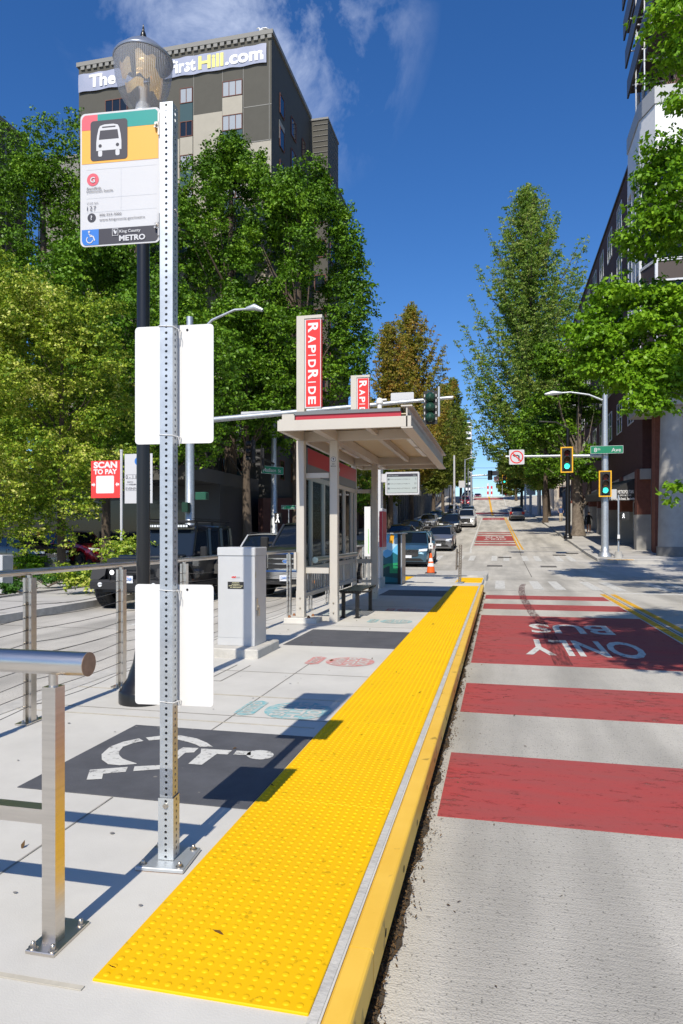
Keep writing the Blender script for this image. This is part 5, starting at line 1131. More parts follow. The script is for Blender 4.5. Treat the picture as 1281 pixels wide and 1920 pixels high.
for i in range(12):
    z0 = 29.45 - i * 2.18; z1 = z0 + 1.0
    for ci, (a, b, n) in enumerate(cols):
        if z0 < 4 or (ci == 3): continue
        window(a, b, TY0 - .05, z0, z1, n, 't_frame', 'blindw' if (i + ci) % 3 != 2 else 'winglass', parent=TW, loc=LT, fw=.045)
        g = MB(); g.box(a, b, TY0 - .06, TY0 - .03, z0 - 1.16, z0 - .02); tl(g, 'spandrel', 't_tealp' if (i + ci) % 2 else 't_tan')
for i in range(12):
    z0 = 29.0 - i * 2.18
    for k, (pa, pb) in enumerate(((523.5, 532), (545, 554), (565.5, 571))):
        a, b = atX(pa, 300, TX1).y, atX(pb, 300, TX1).y
        if z0 > 4: window(a, b, TX1 + .04, z0, z0 + 1.3, 1, 't_frame', 'winglass', 'x', TW, LT, fw=.05)
g = MB(); a, b = atX(523, 300, TX1).y, atX(532.5, 300, TX1).y; [g.box(TX1 + .002, TX1 + .05, a, b, 27.3 - i * 4.36, 28.5 - i * 4.36) for i in range(5)]; tl(g, 'side_spandrel', 't_tan')
# stepped bay on the street side
g = MB(); g.box(TX1, -12.6, 50.0, 53.4, 2, TZ - .4); g.box(TX1, -12.62, 53.4, 57.3, 2, 29.4); tl(g, 'bay', 't_dark')
g = MB()
for k in range(10): z = TZ - .75 - k * .42; g.box(TX1 + .25, -12.59, 49.95, 53.45, z, z + .03)
g.box(TX1, -12.55, 49.93, 53.5, TZ - .4, TZ - .25); tl(g, 'bay_siding_lines', 't_cap')
for i in range(8): window(TX1 + .35, -12.75, 49.98, 27.6 - i * 2.6, 28.9 - i * 2.6, 1, 't_frame', 'winglass', parent=TW, loc=LT); window(50.5, 52.2, -12.56, 27.6 - i * 2.6, 28.9 - i * 2.6, 1, 't_frame', 'winglass', 'x', TW, LT)
# banner
M['banner'] = mat('banner_cloth', (.36, .38, .50), .6, col2=(.26, .30, .42), scale=.5, bump=.15, bscale=2)
M['bannery'] = mat('banner_yellow', (.80, .72, .22), .6); M['bannerw'] = mat('banner_white', (.88, .88, .88), .6)
BNR = empty('banner', (-20.85, TY0, 31), 'long pale blue-grey banner with a web address under the tower roof', 'banner')
def bl(mb, nm, m): mb.v = [(a + 20.85, b - TY0, c - 31) for a, b, c in mb.v]; return mb.build(nm, m, BNR)
zb0, zb1 = 31.22, 32.42
g = MB(); nx = 60
for a in range(nx + 1):
    x = TX0 + .05 + (TX1 - .35 - TX0) * a / nx; yb = TY0 - .12 - .012 * math.sin(a * 1.3) - .01 * math.sin(a * .57); g.v += [(x, yb, zb0 + .03 * math.sin(a * .8)), (x, yb - .02, (zb0 + zb1) / 2), (x, yb, zb1 + .02 * math.sin(a * 1.1))]
for a in range(nx):
    for k in range(2): g.f.append((3 * a + k, 3 * a + 3 + k, 3 * a + 4 + k, 3 * a + 1 + k)); g.m.append(0); g.s.append(True)
bl(g, 'banner_cloth', 'banner')
def bannertext(t, p0, p1, m):
    a, b = atY(p0, 130, TY0 - .155), atY(p1, 130, TY0 - .155); g.text(t, (a.x, TY0 - .155, zb0 + .24), UX, UZ, h=.80, w=b.x - a.x, m=m, bold=.035)
g = MB(); 
for t_, a_, b_2, m_ in (('The', 167, 217, 0), ('First', 316, 367, 0), ('Hill', 372, 419, 1), ('.com', 422, 494, 0)): g = MB(); bannertext(t_, a_, b_2, m_); bl(g, 'lettering', ['bannerw', 'bannery'])
# gull on the roof corner
q = atY(505, 64, TY0 + .1); g = MB(); g.path([(0, 0, .12), (.12, 0, .20), (.3, 0, .24), (.5, 0, .20), (.68, 0, .12)], [.02, .09, .12, .08, .015], 8, 0); g.path([(.1, 0, .2), (.04, 0, .34), (-.04, 0, .38)], [.07, .055, .05], 8, 0); g.tube((-.05, 0, .37), (-.17, 0, .35), .018, .004, 6, 1); g.path([(.28, .1, .25), (.5, .1, .22), (.75, .06, .13)], [.03, .06, .01], 6, 2); g.path([(.28, -.1, .25), (.5, -.1, .22), (.75, -.06, .13)], [.03, .06, .01], 6, 2); g.tube((.28, .03, .14), (.28, .03, 0), .01, n=5, m=1); g.tube((.28, -.03, .14), (.28, -.03, 0), .01, n=5, m=1)
o = g.build('seagull', ['white', 'bannery', 'cab'], loc=(TX1 - .9, TY0 + .15, TZ + .08)); tag(o, 'white gull perched on the tower roof corner', 'bird')
# far-left dark building
DB = empty('dark_building', (-45, 30, 0), 'dark clad building at the far left edge beyond the trees', 'building')
g = MB(); g.box(-15, 12, 0, 12.6, -.3, 29.5); g.build('wall', 't_dark', DB)
g = MB(); g.box(-15.1, 12.15, -.1, 12.7, 29.5, 29.75); g.build('roof_edge', 't_cap', DB)
for i in range(4): 
    for k in range(3): window(-42 + k * 4, -40.5 + k * 4, 29.98, 4 + i * 6, 6.2 + i * 6, 2, 't_frame', 'winglass', parent=DB, loc=(-45, 30, 0))
g = MB(); [g.box(12.001, 12.06, .5 + k * .9, .6 + k * .9, 2, 29.3) for k in range(14)]; g.build('cladding_ribs', 't_cap', DB)
o = MB(); o.box(-33.0, -27.9, 44, 60, -.3, 28.8); o.box(-33.0, -27.9, 43.9, 60, 28.8, 29.0); o = o.build('link_building', 't_cap'); tag(o, 'grey link block between the dark building and the tower', 'building')
# parking pavilion with the orange pier at left
PV = empty('parking_pavilion', (-24, 31, -.1), 'low dark parking entrance with an orange pier behind the young tree', 'building')
g = MB(); g.box(-12, 9.5, 3.0, 9, 0, 4.2); g.build('wall', 'finm', PV)  # near-black tone imitates tree shade over the entrance
g = MB(); g.box(-12, 9.5, -.5, 9, 4.2, 4.9); g.build('canopy', 't_shade', PV)  # canopy colour darkened for the same tree shade
q = atY(75, 1040, 31.0); q2 = atY(90, 1040, 31.0); zt_ = atY(80, 995, 31).z
g = MB(); g.box(q.x + 24, q2.x + 24, -.2, .5, .35, zt_ + .1, 0); g.box(q.x + 24 - .005, q2.x + 24 - .06, -.205, -.2, (zt_) * .55, (zt_) * .55 + .03, 1); g.box(q2.x + 24, q2.x + 25.2, -.1, .6, 0, zt_, 1); g.box(q.x + 23.8, q2.x + 24.5, -.4, .6, 0, .35, 2); g.build('orange_pier', [mat('orange_panel', (.62, .11, .015), .5), 'bronze', 'conc'], PV)
g = MB(); g.box(-7.5, 8, 2.94, 2.99, 1.2, 3.4); g.build('window', 'winglass', PV)
for x in (-16, -21.3): 
    pass
# low garden wall, planting bed
g = MB(); a = atZ(80, 1072, -.1); g.box(a.x - 2.6, a.x + 1.2, a.y - .3, a.y, -.1, .35); g.box(a.x - 2.65, a.x + 1.25, a.y - .33, a.y + .03, .35, .42, 1); o = g.build('garden_wall', ['stone', 'conc']); tag(o, 'low stone garden wall in front of the orange pier', 'wall')
# ---- right side: dark brick building with a glass bay ----
RB = empty('brick_building', (8.0, 40, 0), 'dark brown brick building with white-mullioned glass corner bay at right', 'building'); RL = (8.0, 40, 0)
def rl(mb, name, m): mb.v = [(a - 8.0, b - 40, c) for a, b, c in mb.v]; return mb.build(name, m, RB)
g = MB(); g.box(8.0, 22, 42.0, 82, 5.2, 24.6); rl(g, 'wall', 'brickd')
g = MB(); g.box(7.9, 22, 42.0, 82.1, 24.6, 24.75); rl(g, 'roof_edge', 'bronze')
for fl in range(5):
    for k in range(9):
        y = 44.5 + k * 4.1; z = 8.3 + fl * 3.35
        window(y, y + 1.9, 7.99, z, z + 2.1, 2, 'mull' if (k > 0) else 'mull', 'winglass', 'n', RB, RL, fw=.07, nz=2)
# street level: piers, dark shopfronts, second-level windows
for y in (42.2, 47.5, 52.8, 58.1, 63.4, 68.7, 74, 79.3):
    z = rz_(y); g = MB(); g.box(7.75, 8.6, y, y + .75, z + 2.2, 5.2, 0); g.box(7.72, 8.62, y - .03, y + .78, z - .2, z + 2.2, 1); rl(g, 'brick_pier', ['brick', 'conc'])
g = MB(); g.box(8.5, 22, 41.9, 82, -.2, 5.2); g.box(7.9, 8.5, 41.95, 82, 4.6, 5.19, 1); rl(g, 'recessed_wall', ['conc', 'conc'])
for k, y in enumerate((43.1, 48.4, 53.7, 59.0, 64.3)):
    window(y, y + 4.2, 8.48, rz_(y) + 1.3, rz_(y) + 3.1, 4, 'mull', 'winglass', 'n', RB, RL, fw=.07, nz=2)
for k, y in enumerate((43.1, 48.4)): g = MB(); g.box(7.95, 8.48, y, y + 4.3, 4.7 - .0, 4.75); rl(g, 'ledge', 'conc')
# corner: column, soffit, faceted glass bay
g = MB(); g.lathe((8.75, 38.3, -.1), [(.75, 0), (.72, .9), (.70, .95), (.56, 8.2)], 28); rl(g, 'corner_column', 'conc')
g = MB(); g.lathe((8.75, 38.3, -.1), [(.78, 0), (.76, .9)], 28); rl(g, 'column_base', 'stone')
bay = [(7.25, 41.9), (7.25, 38.7), (7.75, 37.3), (20, 37.3), (20, 41.9)]
g = MB(); g.ext([(a, b) for a, b in bay][::-1], (0, 0, 8.0), (1, 0, 0), (0, 1, 0), .0) if False else None
g.ext([(a, b) for a, b in [(7.25, 41.9), (7.25, 38.7), (7.75, 37.3), (20, 37.3), (20, 41.9)]], (0, 0, 8.6), UX, UY, .6); rl(g, 'soffit_slab', 'conc')
g = MB(); g.box(8.45, 22, 41.0, 41.9, -.2, 8.0, 0); g.box(8.3, 8.8, 40.2, 41.0, -.1, 8.0, 1); g.box(12, 22, 38.2, 41, -.2, 8, 0); rl(g, 'corner_wall', ['brickd', 'brick'])
g = MB(); ins = .12
g.ext([(7.25 + ins, 41.9), (7.25 + ins, 38.75), (7.75 + ins, 37.3 + ins), (20, 37.3 + ins), (20, 41.9)], (0, 0, 22.0), UX, UY, 13.4); rl(g, 'bay_glass', 'winglass')
# spandrels and mullions of the bay
def facepts(): return [((7.25, 41.9), (7.25, 38.7), 3), ((7.25, 38.7), (7.75, 37.3), 1), ((7.75, 37.3), (16.0, 37.3), 6)]
gs, gm = MB(), MB()
for (pa, pb, n) in facepts():
    A, Bv = Vector((*pa, 0)), Vector((*pb, 0)); u = (Bv - A).normalized(); nrm = u.cross(UZ); ln = (Bv - A).length
    for fl in range(4):
        z = 8.6 + fl * 3.35
        o2 = A; gs.ext([(0, z + 2.35), (ln, z + 2.35), (ln, z + 3.35), (0, z + 3.35)], o2 + nrm * (-.02), u, UZ, .06) if True else None
        for zz in (z + 2.30, z + 3.32, z + .02): gm.ext([(0, zz), (ln, zz), (ln, zz + .09), (0, zz + .09)], A + nrm * .03, u, UZ, .10)
    for k in range(n + 1): x = ln * k / n; gm.ext([(x - .05, 8.6), (x + .05, 8.6), (x + .05, 22.2), (x - .05, 22.2)], A + nrm * .045, u, UZ, .12)
rl(gs, 'bay_spandrels', 'bronze'); rl(gm, 'bay_mullions', 'mull')
g = MB(); g.ext([(7.2, 41.9), (7.2, 38.68), (7.7, 37.25), (20, 37.25), (20, 41.9)], (0, 0, 23.2), UX, UY, 2.6); g.ext([(7.14, 41.9), (7.14, 38.66), (7.66, 37.19), (20, 37.19), (20, 41.9)], (0, 0, 24.1), UX, UY, .88, 1); rl(g, 'bay_parapet', ['panelw', 'panelg'])
# set-back upper storeys with dark sun-shade blades
g = MB(); g.box(9.0, 22, 40.5, 48.5, 24.75, 46); rl(g, 'upper_storeys', 'winglass')
g = MB()
for k in range(6): y = 40.5 + k * 1.6; g.box(8.9, 9.0, y, y + .1, 24.75, 46)
for k in range(8): x = 9.3 + k * 1.5; g.box(x, x + .1, 40.4, 40.5, 24.75, 46)
rl(g, 'upper_mullions', 'mull')
g = MB(); g.box(7.5, 22, 36.0, 41.5, 26.6, 26.9); g.box(8.2, 22, 36.6, 48, 30.4, 30.7); g.box(8.2, 22, 36.6, 48, 34.4, 34.7); rl(g, 'upper_slabs', 'bronze')
g = MB()
def blade_px(p, Y, wy):
    # dark sun-shade blade: four corners given on the plane Y, extruded along Y
    pts = [atY(a, b, Y) for a, b in p]; k = len(pts)
    g.add([(q.x, q.y, q.z) for q in pts] + [(q.x, q.y + wy, q.z) for q in pts], [tuple(range(k)), tuple(range(2 * k - 1, k - 1, -1))] + [(i, k + i, k + (i + 1) % k, (i + 1) % k) for i in range(k)])
for (y0_, y1_, x_, z0_, z1_) in ((34.4, 41.0, 7.0, 25.9, 26.9), (34.6, 41.3, 6.95, 27.8, 28.8), (34.8, 41.6, 6.9, 29.6, 30.7), (35.0, 42.0, 6.9, 31.6, 32.7)):
    g.add([(x_, y0_, z0_ + .6), (x_ + .10, y0_, z0_ + .6), (x_ + .10, y1_, z0_), (x_, y1_, z0_), (x_, y0_, z1_ + .6), (x_ + .10, y0_, z1_ + .6), (x_ + .10, y1_, z1_), (x_, y1_, z1_)], [(3, 2, 1, 0), (4, 5, 6, 7), (0, 1, 5, 4), (1, 2, 6, 5), (2, 3, 7, 6), (3, 0, 4, 7)])
rl(g, 'sunshade_blades', 'finm')
g = MB()
for z in (26.4, 28.3, 30.1, 32.1):
    for y in (38.6, 40.6): g.tube((7.1, y, z), (9.2, y, z), .045, n=6)
for y in (37.3, 39.5): g.tube((7.2, y, 24.0), (7.2, y, 40), .04, n=6)
rl(g, 'sunshade_brackets', 'mull')
# awning
AW = empty('awning', (7.2, 42.6, 3.2), 'black sloping cafe awning with white lettering on the brick building', 'awning')
g = MB(); ya, yb = 42.9, 52.0; za = 3.0; vs = [(7.78, ya, 4.72), (7.78, yb, 5.1), (6.12, yb, 4.2), (6.12, ya, 3.86), (6.12, yb, 3.8), (6.12, ya, 3.42), (7.78, ya, 3.42), (7.78, yb, 3.8)]
g.add([(a - 7.2, b - 42.6, c - 3.2) for a, b, c in vs], [(0, 3, 2, 1), (3, 5, 4, 2), (0, 6, 5, 3), (1, 2, 4, 7)]); g.build('canvas', 'blackm', AW)
g = MB(); o_ = Vector((6.12 - 7.2, ya - .006 - 42.6, .22)); g.text('METROPOLITAN', o_ + Vector((1.13, 0, .42)), UX, UZ, h=.20, w=.86, al='c', bold=.01); g.text('DELI & CAFE', o_ + Vector((1.13, 0, .27)), UX, UZ, h=.09, w=.62, al='c'); g.text('Beverage & Snack, Sandwich', o_ + Vector((.98, 0, .05)), UX, UZ, h=.14, w=1.28, al='c', bold=.01); g.build('lettering', 'bannerw', AW)
# grey block building and beige tower farther uphill on the right
GB = empty('grey_block_building', (9.5, 90, 3), 'low grey block-walled building uphill on the right', 'building')
g = MB(); g.box(.5, 14, 0, 26, -.5, 5.3); g.build('wall', 'greyblock', GB); g = MB(); g.box(.4, 14.1, -.1, 26.1, 5.3, 5.5); g.build('roof_edge', 'bronze', GB)
window(11.2, 13.4, 89.97, 6.1, 7.9, 3, 'mull', 'winglass', parent=GB, loc=(9.5, 90, 3)); window(91, 94, 9.97, 5.3, 7.0, 3, 'mull', 'winglass', 'n', GB, (9.5, 90, 3)); window(100, 106, 9.97, 5.8, 7.6, 5, 'mull', 'winglass', 'n', GB, (9.5, 90, 3))
g = MB(); [g.tube((-.9 + .0, -6 + k * .9, .1), (-.9, -6 + k * .9, 2.4), .03, n=5) for k in range(10)]; g.tube((-.9, -6, 2.4), (-.9, 2.1, 2.4), .03, n=5)
o = g.build('chain_fence', 'galv', loc=(10.2, 88, 3.0)); tag(o, 'tall grey metal fence in front of the block building', 'fence')
BG = empty('beige_building', (12, 125, 5), 'pale beige apartment block behind the tall conical tree', 'building')
g = MB(); g.box(-2.6, 8, 0, 30, -.5, 29.0); g.build('wall', 'beige', BG)
g = MB(); g.box(-2.7, 8.1, -.1, 30, 29, 29.4); g.build('roof_edge', 't_cap', BG)
for i in range(8):
    for k in range(4): window(10.2 + k * 2.4, 11.6 + k * 2.4, 124.95, 8 + i * 3.2, 9.8 + i * 3.2, 2, 't_frame', 'winglass', parent=BG, loc=(12, 125, 5))
# left side uphill: dark retaining wall then white panelled wall
RW = empty('retaining_wall', (-13.5, 52, 1), 'long dark brown wall behind the street trees at left uphill', 'wall')
g = MB(); vs = []
for y in (38, 50, 62, 74): z = rz_(y); vs += [(-.3, y - 52, z - 1.3), (-.3, y - 52, z + 2.4 + .0), (.0, y - 52, z + 2.4), (.0, y - 52, z - 1.3)]
g.add(vs, [(4 * i + k, 4 * i + (k + 1) % 4, 4 * i + 4 + (k + 1) % 4, 4 * i + 4 + k) for i in range(3) for k in range(4)] + [(0, 1, 2, 3), (15, 14, 13, 12)]); g.build('wall', 'brickd', RW)
WW = empty('panelled_wall', (-11.2, 76, 2), 'white concrete panel wall with dark ribs climbing the hill at left', 'wall')
g = MB(); vs = []; 
for y in (76, 90, 104, 122): z = rz_(y); vs += [(-6, y - 76, z - 2.5), (-6, y - 76, z + 4.4), (.0, y - 76, z + 4.4), (.0, y - 76, z - 2.5)]
g.add(vs, [(4 * i + k, 4 * i + (k + 1) % 4, 4 * i + 4 + (k + 1) % 4, 4 * i + 4 + k) for i in range(3) for k in range(4)] + [(0, 1, 2, 3), (15, 14, 13, 12)]); g.build('wall', 'panelw', WW)
g = MB()
for k in range(24): y = 77 + k * 1.85; z = rz_(y); g.box(.0, .15, y - 76, y - 76 + .7, z - 2.3, z - 2 + 3.4 + 1.0)
g.build('dark_ribs', 'stone', WW)
g = MB()
for k in range(11): g.box(-1.9, -.6, -.25, -.02, .9 + k * .36 - .4, 1.06 + k * .36 - .4)
g.build('stair_treads', 'panelw', WW)
BB = empty('brown_building', (-18, 124, 5), 'tall tan and brown building far up the hill at left', 'building')
g = MB(); g.box(-6, 6, 0, 60, -1, 14); g.build('wall', 'beige', BB)
for i in range(3):
    for k in range(8): window(126 + k * 4, 127.5 + k * 4, -11.95, 8 + i * 4, 10 + i * 4, 1, 't_frame', 'winglass', 'x', BB, (-18, 124, 5))
FT = empty('distant_tower', (-38, 420, 10), 'pale high-rise far beyond the left street trees', 'building')
a = atY(872, 792, 420); b = atY(884, 770, 420); g = MB(); g.box(a.x + 38, b.x + 38, 0, 12, -2, a.z - 10); g.build('wall', 'panelw', FT)
g = MB(); [g.box(a.x + 38 + .3, b.x + 38 - .3, -.1, 0, 3 + k * 3.4, 4.8 + k * 3.4) for k in range(18)]; g.build('window', 'winglass', FT)

# ================= STREET FURNITURE =================
def lens(g, x, y, z, s, r=.15, m=0, n=16): g.tube((x, y, z), (x, y + s * .012, z), r, n=n, m=m)
def signal(loc, label, on=True, rz=0.0, border=True, group='traffic signals', dark='blackm'):
    e = empty('traffic_signal', loc, label, 'traffic signal', group, rz)
    g = MB(); g.bbox(-.17, .17, -.06, .13, -.52, .52, .03, 0)
    for z in (.34, 0, -.34):
        # visor: half tube
        for k in range(10):
            a0, a1 = R(-20 + 22 * k), R(-20 + 22 * (k + 1)); r = .15
            g.add([(r * math.cos(a0), -.06, z + r * math.sin(a0)), (r * math.cos(a1), -.06, z + r * math.sin(a1)), (r * math.cos(a1), -.30, z + r * math.sin(a1)), (r * math.cos(a0), -.30, z + r * math.sin(a0))], [(0, 1, 2, 3)], 0)
    g.build('housing', dark, e)
    for z, m in ((.34, 'lens_r'), (0, 'lens_a'), (-.34, 'go' if on else 'lens_g')):
        g = MB(); g.tube((0, -.062, z), (0, -.075, z), .14, n=20); g.build('lens', m, e)
    g = MB(); g.ext(rrect(.62, 1.34, .05), (0, .0, 0), UX, UZ, .01)
    if border: g.ext([(-.31, -.67), (.31, -.67), (.31, -.61), (-.31, -.61)], (0, -.003, 0), UX, UZ, 0, 1); g.ext([(-.31, .61), (.31, .61), (.31, .67), (-.31, .67)], (0, -.003, 0), UX, UZ, 0, 1); g.ext([(-.31, -.61), (-.25, -.61), (-.25, .61), (-.31, .61)], (0, -.003, 0), UX, UZ, 0, 1); g.ext([(.25, -.61), (.31, -.61), (.31, .61), (.25, .61)], (0, -.003, 0), UX, UZ, 0, 1)
    g.build('backplate', ['blackm', 'sigy'], e)
    return e
M['lens_r'] = mat('lens_red_off', (.10, .01, .01), .2); M['lens_a'] = mat('lens_amber_off', (.12, .05, .01), .2); M['lens_g'] = mat('lens_green_off', (.01, .06, .04), .2)
def streetsign(loc, w, h, parts, label, rz=0.0, two=True):
    e = empty('street_name_sign', loc, label, 'street sign', None, rz)
    g = MB(); g.ext(rrect(w, h, .03), (0, 0, 0), UX, UZ, .02, 1); g.ext(rrect(w - .03, h - .03, .025), (0, -.003, 0), UX, UZ, 0, 0)
    for t_, x, zz, hh, ww in parts: g.text(t_, (x, -.006, zz), UX, UZ, h=hh, w=ww, m=1, bold=.01)
    g.build('sign_face', ['green', 'signface'], e); return e
# --- right corner mast ---
q = Vector((5.34, 37.5, .25))
MR = empty('signal_mast', q, 'grey steel signal mast with a long arm on the far right corner', 'signal mast')
g = MB(); g.lathe((0, 0, 0), [(.34, 0), (.34, .12), (.30, .14), (.30, .22), (.20, .26), (.19, .6), (.17, 5), (.13, 8.6)], 22); g.build('pole', 'galv', MR)
g = MB(); g.path([(-.15, 0, 5.25), (-2.2, 0, 5.30), (-5.0, 0, 5.34)], [.085, .07, .05], 12); g.build('signal_arm', 'galv', MR)
g = MB(); g.path([(-.05, 0, 8.1), (-.8, 0, 8.45), (-1.7, 0, 8.62), (-2.4, 0, 8.60)], [.05, .045, .04, .035], 8); g.build('lamp_arm', 'galv', MR)
g = MB(); g.path([(-2.15, 0, 8.60), (-2.6, 0, 8.62), (-3.0, 0, 8.57)], [.06, .13, .05], 10); g.build('lamp_head', 'alu', MR)
g = MB(); g.box(.17, .55, -.12, .12, 3.0, 3.5); g.build('control_box', 'cab', MR)
g = MB(); g.tube((.6, .3, 0), (.6, .3, 3.4), .04, n=8); g.build('conduit', 'galv', MR) if False else None
p = atY(1063, 862, 37.2); signal(p, 'green signal with yellow border hanging mid arm at the right corner', group='signals at the right corner')
p = atY(1135, 907, 37.1); signal(p, 'green signal with yellow border low on the right corner mast', group='signals at the right corner')
p = atY(1138, 843, 37.1); streetsign(p, 1.58, .40, (('8', -.62, -.11, .22, None), ('th', -.46, -.02, .12, None), ('Ave', .22, -.11, .19, .46)), 'green street name sign reading 8th Ave on the mast')
p = atY(969, 857, 37.25); e = empty('no_left_turn_sign', p, 'white square no left turn sign at the tip of the signal arm', 'traffic sign')
g = MB(); g.ext(rrect(.78, .78, .05), (0, 0, 0), UX, UZ, .01, 0)
n_ = 32
for k in range(n_):
    a0, a1 = 2 * math.pi * k / n_, 2 * math.pi * (k + 1) / n_; g.add([(.34 * math.cos(a0), -.004, .34 * math.sin(a0)), (.34 * math.cos(a1), -.004, .34 * math.sin(a1)), (.28 * math.cos(a1), -.004, .28 * math.sin(a1)), (.28 * math.cos(a0), -.004, .28 * math.sin(a0))], [(0, 1, 2, 3)], 1)
g.add([(.08, -.003, -.2), (.15, -.003, -.2), (.15, -.003, .06), (.08, -.003, .02), (.05, -.003, .12), (.02, -.003, .06), (-.08, -.003, .12), (-.08, -.003, .06), (-.08, -.003, .18), (-.08, -.003, 0), (-.22, -.003, .09)], [(0, 1, 2, 3), (3, 2, 4, 5), (5, 4, 6, 7), (8, 9, 10)], 2)
c, s_ = math.cos(R(-45)), math.sin(R(-45)); g.add([(a * c - b * s_, -.0055, a * s_ + b * c) for a, b in ((-.30, -.03), (.30, -.03), (.30, .03), (-.30, .03))], [(0, 1, 2, 3)], 1); g.build('sign_face', ['signface', 'red', 'ink'], e)
# pedestrian pole
q = Vector((5.85, 36.6, .21)); e = empty('pedestrian_signal', q, 'thin pole with walking-figure signal on a concrete foot by the mast', 'pedestrian signal')
g = MB(); g.lathe((0, 0, 0), [(.24, 0), (.17, .3), (.15, .36)], 8); g.build('foot', 'conc', e); g = MB(); g.tube((0, 0, .3), (0, 0, 3.2), .045, n=12); g.build('pole', 'galv', e)
g = MB(); g.bbox(.10, .52, -.12, .12, 1.95, 2.35, .03); g.tube((0, 0, 2.2), (.15, 0, 2.2), .03, n=8); g.build('signal_head', 'blackm', e)
g = MB(); x, z = .22, 2.15; y = -.125; g.ext(disc(.022, x, z + .10, 10), (0, y, 0), UX, UZ, 0)
for q_ in ([(-.02, .07), (.025, .07), (.02, -.01), (-.015, -.01)], [(-.015, -.01), (.01, -.01), (-.04, -.12), (-.065, -.10)], [(0, -.01), (.02, -.01), (.06, -.11), (.035, -.12)], [(-.02, .07), (-.015, .05), (-.055, .0), (-.065, .01)], [(.025, .065), (.02, .045), (.05, .02), (.06, .03)]): g.ext([(x + a, z + b) for a, b in q_], (0, y, 0), UX, UZ, 0)
g.build('walking_figure', 'walk', e); g = MB(); g.box(-.06, .06, -.08, -.04, 1.0, 1.2); g.tube((0, -.08, .95), (0, -.1, .95), .05, n=10, m=1); g.build('push_button', ['white', 'blackm'], e)
# black street pole behind the right trees
for (px, py, Y, lb) in ((1065, 998, 52, 'black painted lamp column by the tree trunk on the right sidewalk'),):
    q = atY(px, py, Y); e = empty('street_lamp', (q.x, Y, rz_(Y) + .15), lb, 'street lamp'); g = MB(); g.lathe((0, 0, 0), [(.30, 0), (.30, .2), (.22, .25), (.18, .4), (.15, 4), (.12, 8)], 16); g.build('pole', 'black', e); g = MB(); g.path([(0, 0, 8), (-.8, 0, 8.5), (-2, 0, 8.6)], .05, 6); g.build('lamp_arm', 'black', e)
# --- left mast with arm passing behind the shelter sign ---
q = Vector((-9.05, 18.95, -.06)); ML_ = empty('signal_mast', q, 'grey signal mast at left whose long arm reaches over the shelter', 'signal mast')
g = MB(); g.lathe((0, 0, 0), [(.22, 0), (.22, .15), (.15, .2), (.13, 4), (.10, 8.0)], 18); g.build('pole', 'galv', ML_)
g = MB(); a = atY(850, 745, 18.95); g.path([(.1, 0, 4.86), (3.0, 0, 5.0), (a.x + 9.05, 0, a.z + .06)], [.085, .075, .045], 12); g.build('signal_arm', 'galv', ML_)
l0, l1, l2 = atY(398, 600, 18.95), atY(440, 581, 18.95), atY(470, 579, 18.95); g = MB(); g.path([(0, 0, 7.2), (l0.x + 9.05, 0, l0.z + .06), (l1.x + 9.05, 0, l1.z + .06), (l2.x + 9.05, 0, l2.z + .06)], [.05, .04, .035, .03], 8); g.build('lamp_arm', 'galv', ML_)
g = MB(); a, b = atY(462, 579, 18.95), atY(493, 581, 18.95); g.path([(a.x + 9.05, 0, a.z + .06), ((a.x + b.x) / 2 + 9.05, 0, a.z + .09), (b.x + 9.05, 0, b.z + .05)], [.05, .10, .05], 10); g.build('lamp_head', 'alu', ML_)
p = atY(379, 930, 18.7); g = MB(); g.bbox(-.17, .17, -.12, .12, -.11, .11, .02); o = g.build('signal_box', mat('box_green', (.02, .10, .06), .4), loc=p); tag(o, 'small green signal box bracketed to the left mast', 'signal box')
p = atY(349, 951, 18.7); g = MB(); g.bbox(-.10, .10, -.1, .12, -.14, .14, .02); o = g.build('signal_box', 'siggreen', loc=p); tag(o, 'small dark pedestrian signal box low on the left mast', 'signal box')
# signal seen from behind at the tip
p = atY(807, 764, 18.6); e = empty('traffic_signal', p, 'dark green signal seen from behind on the arm above the shelter', 'traffic signal')
g = MB(); g.ext(rrect(.38, .90, .03), (0, .02, 0), UX, UZ, .01, 0)
for z in (-.32, -.16, .0, .17, .31):
    for x in (-.155, .155): g.box(x - .012, x + .012, .005, .009, z - .02, z + .05, 1)
for x in (-.07, 0, .07): g.box(x - .012, x + .012, .005, .009, .36, .40, 1)
g.build('backplate', ['blackm', 'signface'], e)
g = MB()
for z in (.28, .0, -.28): g.lathe((0, 0, 0), [(0, 0)], 3) if False else None
for z in (.27, .0, -.27): g.path([(0, .06, z), (0, -.06, z), (0, -.13, z), (0, -.16, z)], [.135, .135, .10, .03], 16)
g.build('housing', 'siggreen', e); g = MB(); g.tube((.235, -.03, -.26), (.235, -.03, .55), .033, n=10); g.build('mounting_tube', 'alu', e)
# back of signs on the arm
for (x0, x1, y0, y1, lb) in ((452, 527, 769, 783, 'thin white sign blade seen nearly edge on along the left signal arm'), (733, 776, 735, 757, 'white blank sign back standing above the shelter roof')):
    a, b = atY(x0, y1, 19.1), atY(x1, y0, 19.1); g = MB(); g.ext(rrect(b.x - a.x, b.z - a.z, .03, (a.x + b.x) / 2, (a.z + b.z) / 2), (0, 19.1, 0), UX, UZ, .01); o = g.build('blank_sign', 'signface'); tag(o, lb, 'sign')
